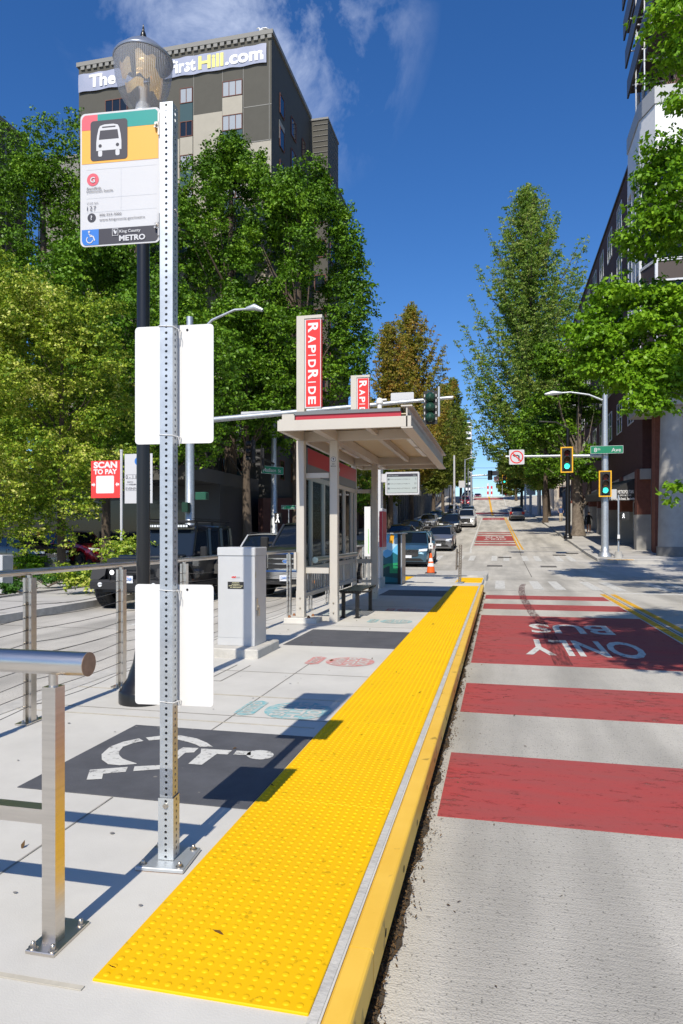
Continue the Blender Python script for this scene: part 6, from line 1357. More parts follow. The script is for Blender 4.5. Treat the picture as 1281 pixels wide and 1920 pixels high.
# --- 8th avenue mast at left with signals edge on ---
e = empty('signal_mast', (-12.35, 36.6, .2), 'shaded steel mast in front of the tower corner with an arm toward us', 'signal mast')
g = MB(); g.lathe((0, 0, 0), [(.3, 0), (.3, .2), (.2, .3), (.17, 5), (.12, 9)], 16); g.build('pole', 'galv', e); g = MB(); p1 = atX(468, 846, -10.9); g.path([(0, 0, 5.2), (p1.x + 12.35, p1.y - 36.6, p1.z - .2)], [.07, .04], 8); g.build('signal_arm', 'blackm', e)
p = atZ(0, 0, 5); 
s1 = signal(Vector((-10.95, 29.4, CAMZ + (1003 - 847) / 1280 * 31.1)), 'shaded signal with orange edge at left, nearer of the side street pair', on=False, rz=R(-75), group='side street signals')
s2 = signal(Vector((-11.65, 32.6, CAMZ + (1003 - 860) / 1280 * 34.4)), 'shaded signal with orange edge at left, nearer the mast of the side street pair', on=False, rz=R(-75), group='side street signals')
streetsign((-12.1, 35.6, 4.95), 1.5, .42, (('Madison', -.62, -.1, .2, .85), ('St', .38, -.1, .17, None)), 'green Madison St name sign behind the shaded signals', rz=R(55))
q = atY(541, 951, 36.2); streetsign((q.x, 36.2, q.z), .84, .22, (('8', -.34, -.06, .12, None), ('th', -.24, .0, .07, None), ('Ave', .12, -.06, .10, .25)), 'small green 8th Ave sign on a thin pole behind the pickup')
g = MB(); g.tube((0, 0, 0), (0, 0, q.z - .1), .03, n=8); o = g.build('sign_pole', 'galv', loc=(q.x, 36.25, .1)); tag(o, 'thin grey pole carrying the small 8th Ave sign', 'sign pole')
g = MB(); x, z = 0, 0
for q_ in ([(-.04, .14), (.05, .14), (.04, -.02), (-.03, -.02)], [(-.03, -.02), (.02, -.02), (-.08, -.24), (-.13, -.20)], [(0, -.02), (.04, -.02), (.12, -.22), (.07, -.24)]): g.ext(q_, (0, -.13, 0), UX, UZ, 0, 1)
g.ext(disc(.045, 0, .2, 10), (0, -.13, 0), UX, UZ, 0, 1); g.bbox(-.2, .2, -.125, .1, -.3, .3, .02, 0)
o = g.build('pedestrian_signal', ['blackm', 'walk'], loc=atY(522, 972, 36.0)); tag(o, 'dark pedestrian signal with white walking figure on the shaded mast', 'pedestrian signal')
# --- parking signs at left ---
q = atY(228, 1045, 15.9); PS = empty('parking_sign_post', (q.x, 15.9, -.06), 'white round post carrying a red pay sign and a white rate sign', 'parking sign')
ax, az = q.x, -.06
g = MB(); zt = atY(228, 846, 15.9).z - az; g.tube((0, 0, 0), (0, 0, zt), .035, n=12); g.tube((0, 0, zt - .0), (0, 0, zt + .04), .04, n=12)
for z in (2.5, 2.9, 3.3): g.tube((0, 0, z), (0, 0, z + .02), .039, n=12)
g.build('pole', 'signface', PS)
a, b = atY(171, 934, 15.9), atY(225, 863, 15.9); w_, h_ = b.x - a.x, b.z - a.z; cx, cz = (a.x + b.x) / 2 - ax, (a.z + b.z) / 2 - az
g = MB(); g.ext([(cx - w_ / 2, cz - h_ / 2), (cx + w_ / 2, cz - h_ / 2), (cx + w_ / 2, cz + h_ / 2), (cx - w_ / 2, cz + h_ / 2)], (0, 0, 0), UX, UZ, .01, 0)
g.text('SCAN', (cx, -.004, cz + h_ * .31), UX, UZ, h=h_ * .155, w=w_ * .82, m=1, al='c', bold=.05); g.text('TO PAY', (cx, -.004, cz + h_ * .145), UX, UZ, h=h_ * .125, w=w_ * .82, m=1, al='c', bold=.045)
g.ext(rrect(w_ * .62, h_ * .47, .03, cx - .01, cz - h_ * .14), (0, -.003, 0), UX, UZ, 0, 1)
for s in (-1, 1): x = cx + s * w_ * .42; z = cz - h_ * .14; g.ext([(x + s * .05, z - .025), (x + s * .05, z + .025), (x - s * .01, z + .025), (x - s * .01, z + .06), (x - s * .06, z), (x - s * .01, z - .06), (x - s * .01, z - .025)][::s], (0, -.003, 0), UX, UZ, 0, 1)
M['coral'] = mat('pay_red', (.80, .045, .04), .45)
g.build('red_pay_sign', ['coral', 'white'], PS)
a, b = atY(234, 944, 15.9), atY(286, 850, 15.9); w_, h_ = b.x - a.x, b.z - a.z; cx, cz = (a.x + b.x) / 2 - ax, (a.z + b.z) / 2 - az
g = MB(); g.ext([(cx - w_ / 2, cz - h_ / 2), (cx + w_ / 2, cz - h_ / 2), (cx + w_ / 2, cz + h_ / 2), (cx - w_ / 2, cz + h_ / 2)], (0, 0, 0), UX, UZ, .01, 0)
xl = cx - w_ * .46; L_ = lambda t_, zz, hh, ww=None, o=0: g.text(t_, (xl + o, -.004, cz + h_ * zz), UX, UZ, h=h_ * hh, w=ww, m=2)
L_('0 - 1 Hour', .0, .07, w_ * .7); L_('EACH', -.085, .035, None, .05); L_('HOUR', -.135, .035, None, .11); L_('EVENING', -.225, .05, w_ * .5)
g.ext(disc(.11, cx - .0, cz + h_ * .35, 20), (0, -.003, 0), UX, UZ, 0, 1)
for zz in (.05, -.03, -.15, -.27): g.box(xl, cx + w_ * .45, -.004, -.003, cz + h_ * zz + .035, cz + h_ * zz + .04, 2)
g.build('white_rate_sign', ['signface', 'blue', 'ink'], PS)
# small grey box at the left edge
a = atY(0, 1048, 9.0); b = atY(8, 1074, 9.0)
g = MB(); g.bbox(-.5, b.x - a.x, 0, .4, -a.z * 0 - .7, .0, .01); o = g.build('utility_box', 'cab', loc=(a.x, 15.0, 0)); 
a = atY(9, 1041, 15.0); o.location = (a.x - .16, 15.0, a.z); o.data.transform(Matrix.Diagonal((1.2, 1, 1.4, 1))); tag(o, 'grey utility box cut by the left edge of the picture', 'utility box')
# --- distant signals, poles up the hill ---
def far_pole(px, Y, z1, r, label, m='galv', side=None, name='utility_pole', cat='pole'):
    q = atY(px, 1000, Y); z0 = rz_(Y) + .1; g = MB(); g.tube((0, 0, 0), (0, 0, z1), r, r * .75, 10)
    if side: g.path([(0, 0, z1 - .3), (side * .6, 0, z1 + .15), (side, 0, z1 + .1)], .05, 6)
    o = g.build(name, m, loc=(q.x, Y, z0)); tag(o, label, cat); return o
far_pole(852, 92, 8.4, .16, 'white round pole first on the left kerb beyond the intersection', 'signface')
far_pole(843, 88, 4.2, .06, 'black slim pole beside the parked cars uphill at left', 'black')
far_pole(872, 128, 9.5, .16, 'pale pole with a short arm halfway up the left sidewalk', 'galv', 2.0)
far_pole(878, 140, 8.8, .15, 'pale pole near the crest at left, behind the armed one', 'galv')
far_pole(866, 118, 3.2, .05, 'thin pole carrying a small white notice uphill at left', 'galv')
far_pole(985, 118, 9.0, .20, 'grey pole at the kerb uphill right beside the parked-sign post', 'galv')
far_pole(995, 108, 7.5, .22, 'thick pale pole uphill right before the leaning tree trunk', 'signface')
far_pole(1011, 101, 11.5, .30, 'thick pale green pole left of the leaning tree trunk', 'mull')
q = atY(866, 908, 118); g = MB(); g.box(-.5, .5, -.02, .02, -.6, .6); o = g.build('notice', 'signface', loc=q); tag(o, 'small white notice on a thin pole uphill at left', 'sign')
q = atY(996, 917, 107.5); g = MB(); g.box(-.65, .65, -.02, .02, -.9, .9); o = g.build('notice', 'signface', loc=q); tag(o, 'white parking notice on the thick pole uphill right', 'sign')
def far_arm(pxa, pxb, py, Y, label, pole=None):
    a, b = atY(pxa, py + 2, Y), atY(pxb, py, Y); e = empty('signal_mast', (a.x, Y, rz_(Y)), label, 'signal mast'); g = MB(); g.tube((0, 0, a.z - rz_(Y)), (b.x - a.x, 0, b.z - rz_(Y)), .13, .07, 8); g.build('signal_arm', 'galv', e); g = MB(); g.tube((0, 0, 0), (0, 0, a.z - rz_(Y) + .4), .2, .14, 10); g.build('pole', 'galv', e)
far_arm(884, 935, 890, 97.5, 'distant signal mast on the left with its arm over the second crossing')
p = atY(919, 891, 97.2); signal(p, 'distant dark signal on the far arm above the street crest', on=False, border=False, group='distant signals')
p = atY(946, 899, 103); signal(p, 'distant green signal with yellow edge beside the right trees', on=True, group='distant signals')
p = atY(931, 898, 97.1); e = empty('no_left_turn_sign', p, 'tiny distant no left turn sign next to the far signal', 'traffic sign'); g = MB(); g.ext(rrect(.7, .7, .04), (0, 0, 0), UX, UZ, .01, 0)
for k in range(20): a0, a1 = 2 * math.pi * k / 20, 2 * math.pi * (k + 1) / 20; g.add([(.32 * math.cos(a0), -.01, .32 * math.sin(a0)), (.32 * math.cos(a1), -.01, .32 * math.sin(a1)), (.25 * math.cos(a1), -.01, .25 * math.sin(a1)), (.25 * math.cos(a0), -.01, .25 * math.sin(a0))], [(0, 1, 2, 3)], 1)
g.build('sign_face', ['signface', 'red'], e)
p = atY(929, 889, 97.3); g = MB(); g.box(-.45, .45, -.02, .02, -.2, .45); o = g.build('blank_sign', 'panelg', loc=p); tag(o, 'grey sign back on the distant signal arm', 'sign')
far_arm(884, 912, 914, 152, 'farthest signal mast near the crest with a short pale arm')
far_pole(942, 163, 3.0, .08, 'thin pole at the crest below the small tree', 'galv')
for px, h, lb in ((915, 4.6, 'slim red and white crane mast beyond the crest, left one'), (922, 4, 'slim red and white crane mast beyond the crest, right one')):
    q = atY(px, 930, 230); g = MB()
    for k in range(int(h * 2)): g.tube((0, 0, k * .9), (0, 0, k * .9 + .88), .3, n=6, m=k % 2)
    o = g.build('crane_mast', ['panelw', 'red'], loc=(q.x, 230, 10.3)); tag(o, lb, 'crane')
# orange barrel and wires
q = atY(872, 931, 150); g = MB(); g.lathe((0, 0, 0), [(.35, 0), (.3, .5), (.28, 1.0)], 12); o = g.build('traffic_barrel', 'coneo', loc=(q.x, 150, rz_(150))); tag(o, 'orange traffic barrel by the left kerb near the crest', 'traffic barrel')
for (y_, z_, lb) in ((120, 13.2, 'upper overhead wire crossing the street near the crest'), (135, 12.6, 'lower overhead wire crossing the street near the crest')):
    g = MB(); g.path([(-9 + k * 2.2, y_, z_ - .3 * math.sin(math.pi * k / 8)) for k in range(9)], .03, 5); o = g.build('overhead_wire', 'blackm'); tag(o, lb, 'wire')

# ================= PEOPLE =================
def person(loc, label, joints, ramp, rz=0.0, hs=1.0):
    bm_v = [j[1] for j in joints]; names = [j[0] for j in joints]; edges = [(names.index(j[2]), i) for i, j in enumerate(joints) if j[2]]
    me = bpy.data.meshes.new('person'); me.from_pydata(bm_v, edges, []); o = bpy.data.objects.new('person', me); COL.objects.link(o)
    sk = o.modifiers.new('s', 'SKIN'); sl_ = me.skin_vertices[0].data
    for i, j in enumerate(joints): sl_[i].radius = (j[3], j[3] * (j[4] if len(j) > 4 else 1)); sl_[i].use_root = (i == 0)
    sb = o.modifiers.new('b', 'SUBSURF'); sb.levels = sb.render_levels = 2
    dg = bpy.context.evaluated_depsgraph_get(); m2 = bpy.data.meshes.new_from_object(o.evaluated_get(dg)); o.modifiers.clear(); o.data = m2
    for i in range(len(ramp)): m2.materials.append(ramp[i][1]) if i >= len(m2.materials) or True else None
    if m2.materials[0] is None: m2.materials.pop(index=0)
    for p_ in m2.polygons:
        c = p_.center; k = 0
        for i, (test, _) in enumerate(ramp):
            if test(c): k = i; break
        p_.material_index = k; p_.use_smooth = True
    o.location = loc; o.rotation_euler = (0, 0, rz); tag(o, label, 'person'); return o
skin = mat('skin', (.55, .33, .24), .6); hairw = mat('hair_grey', (.55, .52, .48), .8); hairb = mat('hair_dark', (.03, .02, .015), .7)
navy = mat('navy_shirt', (.02, .05, .16), .8); khaki = mat('khaki_trousers', (.52, .42, .28), .8); blk = mat('black_coat', (.015, .014, .016), .8); shoe = mat('shoes', (.25, .25, .26), .7); tanl = mat('tan_legs', (.42, .19, .12), .7)
def body(st=.15, bag=0, arm=0):
    return [('hip', (0, 0, .95), None, .15, .75), ('bel', (0, 0, 1.12), 'hip', .145, .75), ('chs', (0, .0, 1.34), 'bel', .17, .7), ('nk', (0, 0, 1.50), 'chs', .06), ('hd0', (0, -.01, 1.60), 'nk', .075), ('hd', (0, -.015, 1.69), 'hd0', .095, 1.1), ('hdt', (0, -.01, 1.78), 'hd', .07),
            ('shl', (-.19, 0, 1.42), 'chs', .06), ('ell', (-.27, .02, 1.15), 'shl', .045), ('wrl', (-.24 + arm * .12, -.14, 1.02 + arm * .12), 'ell', .032), ('hnl', (-.22 + arm * .14, -.20, .98 + arm * .14), 'wrl', .038, .5),
            ('shr', (.19, 0, 1.42), 'chs', .06), ('elr', (.27, .02, 1.15), 'shr', .045), ('wrr', (.24, -.14, 1.02 + arm * .12), 'elr', .032), ('hnr', (.22, -.20, .98 + arm * .14), 'wrr', .038, .5),
            ('thl', (-.10, 0, .86), 'hip', .10), ('knl', (-.11, -st, .50), 'thl', .065), ('anl', (-.11, -st * 1.2, .09), 'knl', .042), ('ftl', (-.115, -st * 1.2 - .17, .04), 'anl', .035),
            ('thr', (.10, 0, .86), 'hip', .10), ('knr', (.11, st * .3, .48), 'thr', .065), ('anr', (.11, st * 1.6, .10), 'knr', .042), ('ftr', (.115, st * 1.6 - .16, .05), 'anr', .035)]
q = atY(1052, 960, 80); person((q.x, 80, rz_(80) + .15), 'person in navy top and khaki trousers walking down the right sidewalk', body(.12), [(lambda c: c.z > 1.70, hairw), (lambda c: c.z > 1.50, skin), (lambda c: c.z > .95 and abs(c.x) < .27 and c.y > -.11, navy), (lambda c: c.z > .93 and abs(c.x) > .15, skin), (lambda c: c.z > .10, khaki), (lambda c: True, shoe)])
q = atY(1104, 990, 58.5); person((q.x, 58.5, rz_(58.5) + .15), 'person in a black top with bare legs carrying a bag, by the brick piers', body(.10, arm=1), [(lambda c: c.z > 1.66, hairb), (lambda c: c.z > 1.50, skin), (lambda c: c.z > .72, blk), (lambda c: c.z > .08, tanl), (lambda c: True, shoe)])
g = MB(); g.bbox(-.17, .17, -.07, .07, 0, .30, .04); g.path([(-.1, 0, .3), (-.06, 0, .48), (.06, 0, .48), (.1, 0, .3)], .012, 5); o = g.build('shoulder_bag', 'blackm', loc=(q.x - .42, 58.42, rz_(58.5) + .85)); tag(o, 'black bag hanging at the side of the person by the brick piers', 'bag')
# ================= TREES =================
def leaf_cloud(C, RR, n, size, seed, shell=.55, up=.35, flat=.85, per=9):
    """leaves grow in drooping sprays: twig tips sit in the clump shells, leaves fan out round each tip"""
    rg = np.random.default_rng(seed); C = np.asarray(C, float); RR = np.asarray(RR, float)
    w_ = RR ** 2; w_ /= w_.sum(); m = max(1, n // per); idx = rg.choice(len(C), m, p=w_)
    d = rg.normal(size=(m, 3)); d /= np.linalg.norm(d, axis=1)[:, None]
    low = d[:, 2] < -.5; d[low, 2] *= -.6
    rad = shell + (1 - shell) * rg.uniform(0, 1, m) ** .6
    ph = idx[:, None] * np.array([1.7, 2.9, 4.3]); lump = 1 + .2 * np.sin(d[:, 0] * 5 + ph[:, 0]) * np.sin(d[:, 1] * 5 + ph[:, 1]) + .15 * np.sin(d[:, 2] * 9 + ph[:, 2]) + .18 * rg.normal(size=m) * .6
    T = C[idx] + d * (RR[idx] * rad * lump)[:, None] * np.array([1, 1, flat])
    k = np.repeat(np.arange(m), per); n = len(k)
    D = d[k]; off = rg.normal(size=(n, 3)); off[:, 2] = -np.abs(off[:, 2]) * .5 + .25; off /= np.linalg.norm(off, axis=1)[:, None]
    P = T[k] + off * size * rg.uniform(.5, 1.5, n)[:, None]
    nr = D * .5 + rg.normal(size=(n, 3)) * .5; nr[:, 2] += up; nr /= np.linalg.norm(nr, axis=1)[:, None]
    t = off - nr * (off * nr).sum(1)[:, None]; t[:, 2] -= .15; t /= np.linalg.norm(t, axis=1)[:, None] + 1e-9; b = np.cross(nr, t)
    s = (size * rg.uniform(.6, 1.3, n))[:, None]
    return np.stack([P - t * s * .5, P + b * s * .36 + nr * s * .08, P + t * s * .6 - nr * s * .12, P - b * s * .36 + nr * s * .08], 1).reshape(-1, 3)
def trunk_mb(base, h, r, tips, seed=0, fork=.45, lean=(0, 0)):
    rg = random.Random(seed); g = MB(); bx, by, bz = 0, 0, 0
    pts = [(lean[0] * t + .12 * r * math.sin(t * 5 + seed), lean[1] * t, h * t) for t in (0, .06, .2, .4, .6, .8, 1)]
    g.path(pts, [r * 1.45, r * 1.12, r, r * .88, r * .7, r * .5, r * .3], 10)
    for tp in tips:
        t = min(.95, max(fork, rg.uniform(fork, .9))); t = min(t, max(fork * .8, (tp[2] / h) * .75)); p0 = Vector((lean[0] * t, lean[1] * t, h * t)); p1 = Vector(tp); mid = p0.lerp(p1, .5) + Vector((0, 0, -.08 * (p1 - p0).length)) + Vector((rg.uniform(-.2, .2), rg.uniform(-.2, .2), 0))
        rr = r * (.16 + .14 * rg.random()); g.path([p0, p0.lerp(mid, .5), mid, mid.lerp(p1, .6)], [rr, rr * .75, rr * .45, rr * .12], 6)
    return g
def tree(base, h, r, clumps, nleaf, lsize, lm, label, seed, bark='bark', group=None, name='street_tree', lean=(0, 0), ntips=14, **kw):
    e = empty(name, base, label, 'tree', group)
    rg = random.Random(seed); C = [(c[0] - base[0], c[1] - base[1], c[2] - base[2]) for c in clumps]; RR = [c[3] for c in clumps]
    tips = [C[i] for i in rg.sample(range(len(C)), min(ntips, len(C)))]
    trunk_mb(base, h, r, tips, seed, lean=lean).build('trunk', bark, e)
    V = leaf_cloud(C, RR, nleaf, lsize, seed, **kw)
    quads_obj('crown', V, lm, e); return e
def egg(cx, cy, z0, z1, Rx, n, seed, rr=.26, top=1.0, spikes=0, ry=None):
    rg = random.Random(seed); out = []; n = int(n * 3.2); rr = rr * .62; ry = ry or Rx
    for i in range(n):
        t = ((i + .5) / n); f = math.sin(math.pi * min(1, (.12 + .86 * t)) ** top) ** .55; a = i * 2.399 + rg.uniform(-.4, .4); k = rg.uniform(.80, 1.04) if i % 4 else rg.uniform(.1, .7)
        out.append((cx + math.cos(a) * Rx * f * k, cy + math.sin(a) * ry * f * k, z0 + (z1 - z0) * t + rg.uniform(-.5, .5), Rx * rr * rg.uniform(.7, 1.4) * (1.5 if i % 4 == 0 else 1)))
    for i in range(spikes * 2):
        a = i * 2.4; q = rg.uniform(.05, .95); zt = z0 + (z1 - z0) * (1 - .42 * q ** 2.2) - .3
        for k in range(5): out.append((cx + math.cos(a) * Rx * q * (1 + .03 * k), cy + math.sin(a) * ry * q, zt - .8 + k * Rx * .11, Rx * (.17 - .028 * k)))
    return out
lm_maple = leafmat('maple_leaf', [(.018, .05, .004), (.06, .14, .008), (.12, .25, .014), (.25, .40, .03)], .12)
lm_yel = leafmat('yellow_green_leaf', [(.03, .08, .005), (.12, .22, .012), (.36, .44, .04), (.74, .68, .22)], .14)
lm_bright = leafmat('bright_green_leaf', [(.06, .15, .008), (.15, .31, .012), (.28, .46, .025)], .22)
lm_dark = leafmat('dusky_leaf', [(.055, .12, .018), (.13, .24, .03), (.25, .35, .07), (.38, .37, .12)], .34)
lm_orange = leafmat('turning_leaf', [(.10, .15, .02), (.24, .26, .04), (.38, .29, .06), (.46, .22, .06)], .4)
lm_mix = leafmat('olive_leaf', [(.07, .11, .018), (.16, .21, .03), (.30, .30, .07)], .38)
lm_bronze = leafmat('bronze_tinged_leaf', [(.06, .09, .02), (.14, .17, .03), (.26, .25, .09), (.24, .12, .06)], .36)
# row of big maples on the far side of the cross street
GR = 'tall maples in front of the tower'
for i, (x, z0, z1, Rx, n, lb) in enumerate(((-11.0, 6.5, 21.5, 4.0, 26, 'tall green maple right-hand in the row, its edge against the sky'), (-15.4, 6.5, 24.0, 4.3, 30, 'tall green maple centred below the banner in the row by the tower'), (-21.0, 4.5, 23.6, 4.9, 30, 'tall green maple behind the bus stop sign in the row by the tower'), (-28.0, 3.5, 24.6, 5.2, 30, 'leftmost tall green maple of the row by the tower'))):
    Y = 36.9 + (i % 2) * .8
    cl = egg(x, Y, z0, z1, Rx, n, 11 + i, rr=.27, top=1.0, spikes=9)
    if i == 3: cl += [(atY(px, py, Y).x, Y, atY(px, py, Y).z, r) for px, py, r in ((70, 235, .8), (95, 225, .6), (60, 265, 1.1), (110, 250, .9), (140, 215, .7), (150, 245, 1.0), (20, 270, 1.1), (0, 250, 1.0), (90, 290, 1.3), (180, 260, 1.2), (205, 240, .8), (135, 290, 1.3), (30, 310, 1.3), (170, 320, 1.4), (110, 340, 1.4), (60, 350, 1.4), (220, 300, 1.2), (0, 360, 1.4))]
    if i == 0: cl += [(-8.2, Y - .6, 10 + k * 1.6, 1.05) for k in range(4)] + [(atY(px, py, Y - .6).x, Y - .6, atY(px, py, Y - .6).z, r) for px, py, r in ((655, 470, .8), (672, 500, .75), (684, 545, .6), (665, 560, .9), (672, 600, .8), (690, 640, .6), (668, 660, .9), (655, 620, 1.0), (676, 700, .6), (650, 700, .9), (640, 740, .7), (640, 440, .7), (648, 410, .45))]
    tree((x, Y, .2), z1 * .9, .38, cl, 70000, .15, lm_maple, lb, 20 + i, group=GR, name='maple_tree', flat=1.0)
# filler foliage lower in the row, trees nearer on the plaza
tree((-13.2, 34.6, -.1), 9, .25, egg(-13.2, 34.0, 7.2, 13.5, 3.6, 18, 51, rr=.32), 30000, .15, lm_maple, 'dark maple under the tall row at the centre left', 52, group=GR, name='maple_tree')
tree((-13.0, 25.2, -.1), 8, .2, egg(-13.0, 25.0, 4.6, 10.8, 3.1, 18, 53, rr=.32), 34000, .12, lm_maple, 'dark green maple between the lamp post and the side street', 54, name='maple_tree')
# yellow-green tree at the left
cl = egg(-15.4, 19.6, 1.7, 9.4, 3.5, 34, 71, rr=.27, spikes=5, ry=2.6); 
rg = random.Random(77)
for k in range(60):
    px, py = rg.uniform(-40, 262), rg.uniform(560, 960)
    if px > 180 and py > 925: continue
    q = atY(px, py, rg.uniform(17.2, 19.6)); cl.append((q.x, q.y, q.z, rg.uniform(.35, .65)))
cl += [(-17.6, 19, 3.0, 1.1), (-18.5, 19, 5, 1.2), (-12.6, 19.2, 3.6, .9), (-11.9, 19.4, 5.0, .8), (-11.6, 19.4, 2.9, .55), (-12.3, 19, 7.2, .9)]
tree((-14.3, 20.2, -.1), 7.5, .13, cl, 120000, .085, lm_yel, 'yellow-green young tree at left reaching down to the parking sign', 72, name='young_tree', flat=.85)
cl = egg(-20.5, 23.5, 3.5, 12.2, 4.2, 30, 81, rr=.27, spikes=4)
tree((-20.2, 23.5, -.1), 10, .2, cl, 62000, .11, lm_yel, 'larger pale green tree behind the yellow-green one at the left edge', 82, name='young_tree')
cl = egg(-17.8, 28.5, 5.0, 14.5, 4.4, 28, 91, rr=.27, spikes=5)
tree((-17.8, 28.5, -.1), 11, .2, cl, 55000, .14, lm_maple, 'mid green tree between the pale tree and the tall maples', 92, name='maple_tree')
# right-hand near tree, mostly outside the frame
cl = []; rg = random.Random(7)
for (px, py, rad, Y) in ((1270, 40, 1.1, 20), (1281, 120, 1.0, 20.5), (1280, 200, .55, 20), (1245, 300, .9, 21), (1262, 360, 1.2, 21), (1222, 330, .55, 21.5), (1235, 420, 1.0, 21), (1275, 450, 1.2, 22), (1196, 470, .6, 21.5), (1170, 452, .35, 21), (1240, 560, .7, 22), (1275, 640, 1.0, 22), (1215, 560, .55, 22),
    (1150, 560, .9, 22), (1110, 640, .85, 22), (1075, 620, .42, 22.3), (1125, 600, .7, 22), (1160, 640, .9, 22.3), (1205, 610, .9, 22), (1200, 680, .7, 21.5), (1085, 680, .5, 22), (1130, 690, .7, 22), (1160, 720, .6, 22), (1235, 700, 1.0, 21.5), (1195, 765, .55, 21), (1262, 725, .9, 21.5), (1215, 745, .6, 21), (1245, 770, .45, 21), (1268, 915, .35, 18.0), (1262, 940, .16, 18.0)):
    q = atY(px, py, Y); cl.append((q.x, q.y, q.z, rad * .92))
for k in range(34):
    px, py = rg.uniform(1105, 1285), rg.uniform(540, 745)
    if px < 1160 and py < 575: continue
    q = atY(px, py, rg.uniform(21.2, 23.4)); cl.append((q.x, q.y, q.z, rg.uniform(.35, .7)))
for i in range(34): cl.append((8.9 + rg.uniform(-1.0, 4.5), 21.5 + rg.uniform(-3.5, 4.5), rg.uniform(7, 23), rg.uniform(1.0, 1.6)))
cl += [(8.0 + .35 * (k % 5), 22 + (k % 4), 12.5 + k * .75, .8) for k in range(15)]
tree((9.3, 19.6, -.06), 12, .32, cl, 150000, .13, lm_bright, 'bright green broadleaf tree reaching in from the right above the corner', 101, name='broadleaf_tree', ntips=16, flat=.8, shell=.35)
# tree standing out of frame to the right that shades the bus lane
cl = []; rg = random.Random(17)
for i in range(20): cl.append((6.2 + rg.uniform(-3.4, 3.5), 5.0 + rg.uniform(-2.4, 3.2), rg.uniform(6.0, 11), rg.uniform(.7, 1.2)))

for i in range(40): cl.append((rg.uniform(1.0, 3.6), rg.uniform(1.0, 5.6), rg.uniform(7.2, 9.0), rg.uniform(.4, .65)))
for i in range(9): cl.append((rg.uniform(.45, 1.4), rg.uniform(2.6, 5.4), rg.uniform(7.6, 8.6), rg.uniform(.16, .3)))
tree((8.0, 4.6, -.06), 8, .25, cl, 46000, .15, lm_bright, 'street tree right of the bus lane that shades the red paint', 103, name='broadleaf_tree')
cl = []; rg = random.Random(19)
for i in range(30): cl.append((8.3 + rg.uniform(-4.0, 3.5), 13.0 + rg.uniform(-3.5, 4.0), rg.uniform(7.5, 13), rg.uniform(.6, 1.15)))
tree((8.7, 12.6, -.06), 9, .25, cl, 22000, .17, lm_bright, 'street tree beside the right lanes that shades the near crossing', 105, name='broadleaf_tree')
# tall conical tree (upswept spires)
def spires(base, z0, z1, Rm, n, nleaf, lsize, lm, label, seed, leanx=0, group=None, steep=1.5, r=.35, low=.28, rad=.5):
    rg = np.random.default_rng(seed); e = empty('conical_tree', base, label, 'tree', group); P = []; tm = MB(); H = z1 - z0
    tm.path([(0, 0, 0), (leanx * .2, 0, H * .2), (leanx * .5, 0, H * .5), (leanx, 0, z1 - base[2] - .5)], [r * 1.3, r, r * .6, .04], 9)
    C, RR = [], []
    for i in range(n):
        t = (i + .5) / n; zz = z0 + H * (t ** 1.0) * .95 - base[2]
        prof = (1 - t) ** .62 * (.55 + .45 * min(1, t / low)); a = i * 2.399 + rg.uniform(-.4, .4); q = Rm * prof * rg.uniform(.55, 1.05)
        top = Vector((leanx * (zz / H) + math.cos(a) * q, math.sin(a) * q, min(zz + q * steep * .35 + H * .035, z1 - base[2]))); lo = Vector((leanx * (zz / H) + math.cos(a) * q * .12, math.sin(a) * q * .12, zz - q * steep * .62))
        lo.z = max(lo.z, z0 - base[2])
        tm.path([lo, lo.lerp(top, .5) + Vector((math.cos(a), math.sin(a), 0)) * q * .12, top], [r * .22, r * .12, .01], 5)
        m = max(5, int((top - lo).length / (rad * .8)))
        for k in range(m + 1):
            f = k / m; c = lo.lerp(top, f) + Vector((math.cos(a), math.sin(a), 0)) * q * .48 * f * (1 - f); C.append(tuple(c)); RR.append(rad * (1.15 - .85 * f ** 2) * rg.uniform(.8, 1.25))
    tm.build('trunk', 'bark', e); V = leaf_cloud(C, RR, nleaf, lsize, seed, shell=.2, flat=1.2); quads_obj('crown', V, lm, e); return e
q = atY(1026, 973, 95)
spires((q.x, 95, rz_(95) + .15), 8.0, 49.0, 15.0, 190, 200000, .25, lm_dark, 'tallest tree, a conical one with upswept branches right of the street', 111, leanx=-2.6, rad=.95, r=.42, steep=1.15)
GO = 'turning street trees uphill at left'
spires((-9.4, 60, rz_(60)), 6.0, 20.5, 5.2, 70, 50000, .17, lm_orange, 'rust and olive narrow tree, the shorter left of the turning pair', 121, group=GO, rad=.5, r=.22)
spires((-9.6, 76, rz_(76)), 7.0, 27.5, 7.6, 95, 70000, .21, lm_orange, 'rust and olive narrow tree, the taller right of the turning pair', 122, group=GO, rad=.6, r=.28)
spires((-10.8, 68, rz_(68)), 5.5, 17.0, 5.0, 50, 30000, .20, lm_bronze, 'lower bronze tinged tree in front of the turning pair', 123, group=GO, rad=.6, r=.22)
spires((-9.3, 100, rz_(100)), 8, 22.0, 5.6, 50, 26000, .26, lm_mix, 'olive street tree just right of the turning pair', 124, group=GO, rad=.7, r=.25)
spires((-9.4, 118, rz_(118)), 10, 27.5, 5.6, 50, 24000, .3, lm_mix, 'olive street tree two thirds up the hill at left', 125, group=GO, rad=.75, r=.25)
spires((-9.0, 138, rz_(138)), 12, 33, 5.4, 46, 20000, .34, lm_mix, 'olive street tree near the crest at left', 126, group=GO, rad=.8, r=.25)
spires((-8.4, 156, rz_(156)), 13, 30, 5.0, 40, 18000, .34, lm_dark, 'dark green street tree at the crest at left', 127, group=GO, rad=.9, r=.25)
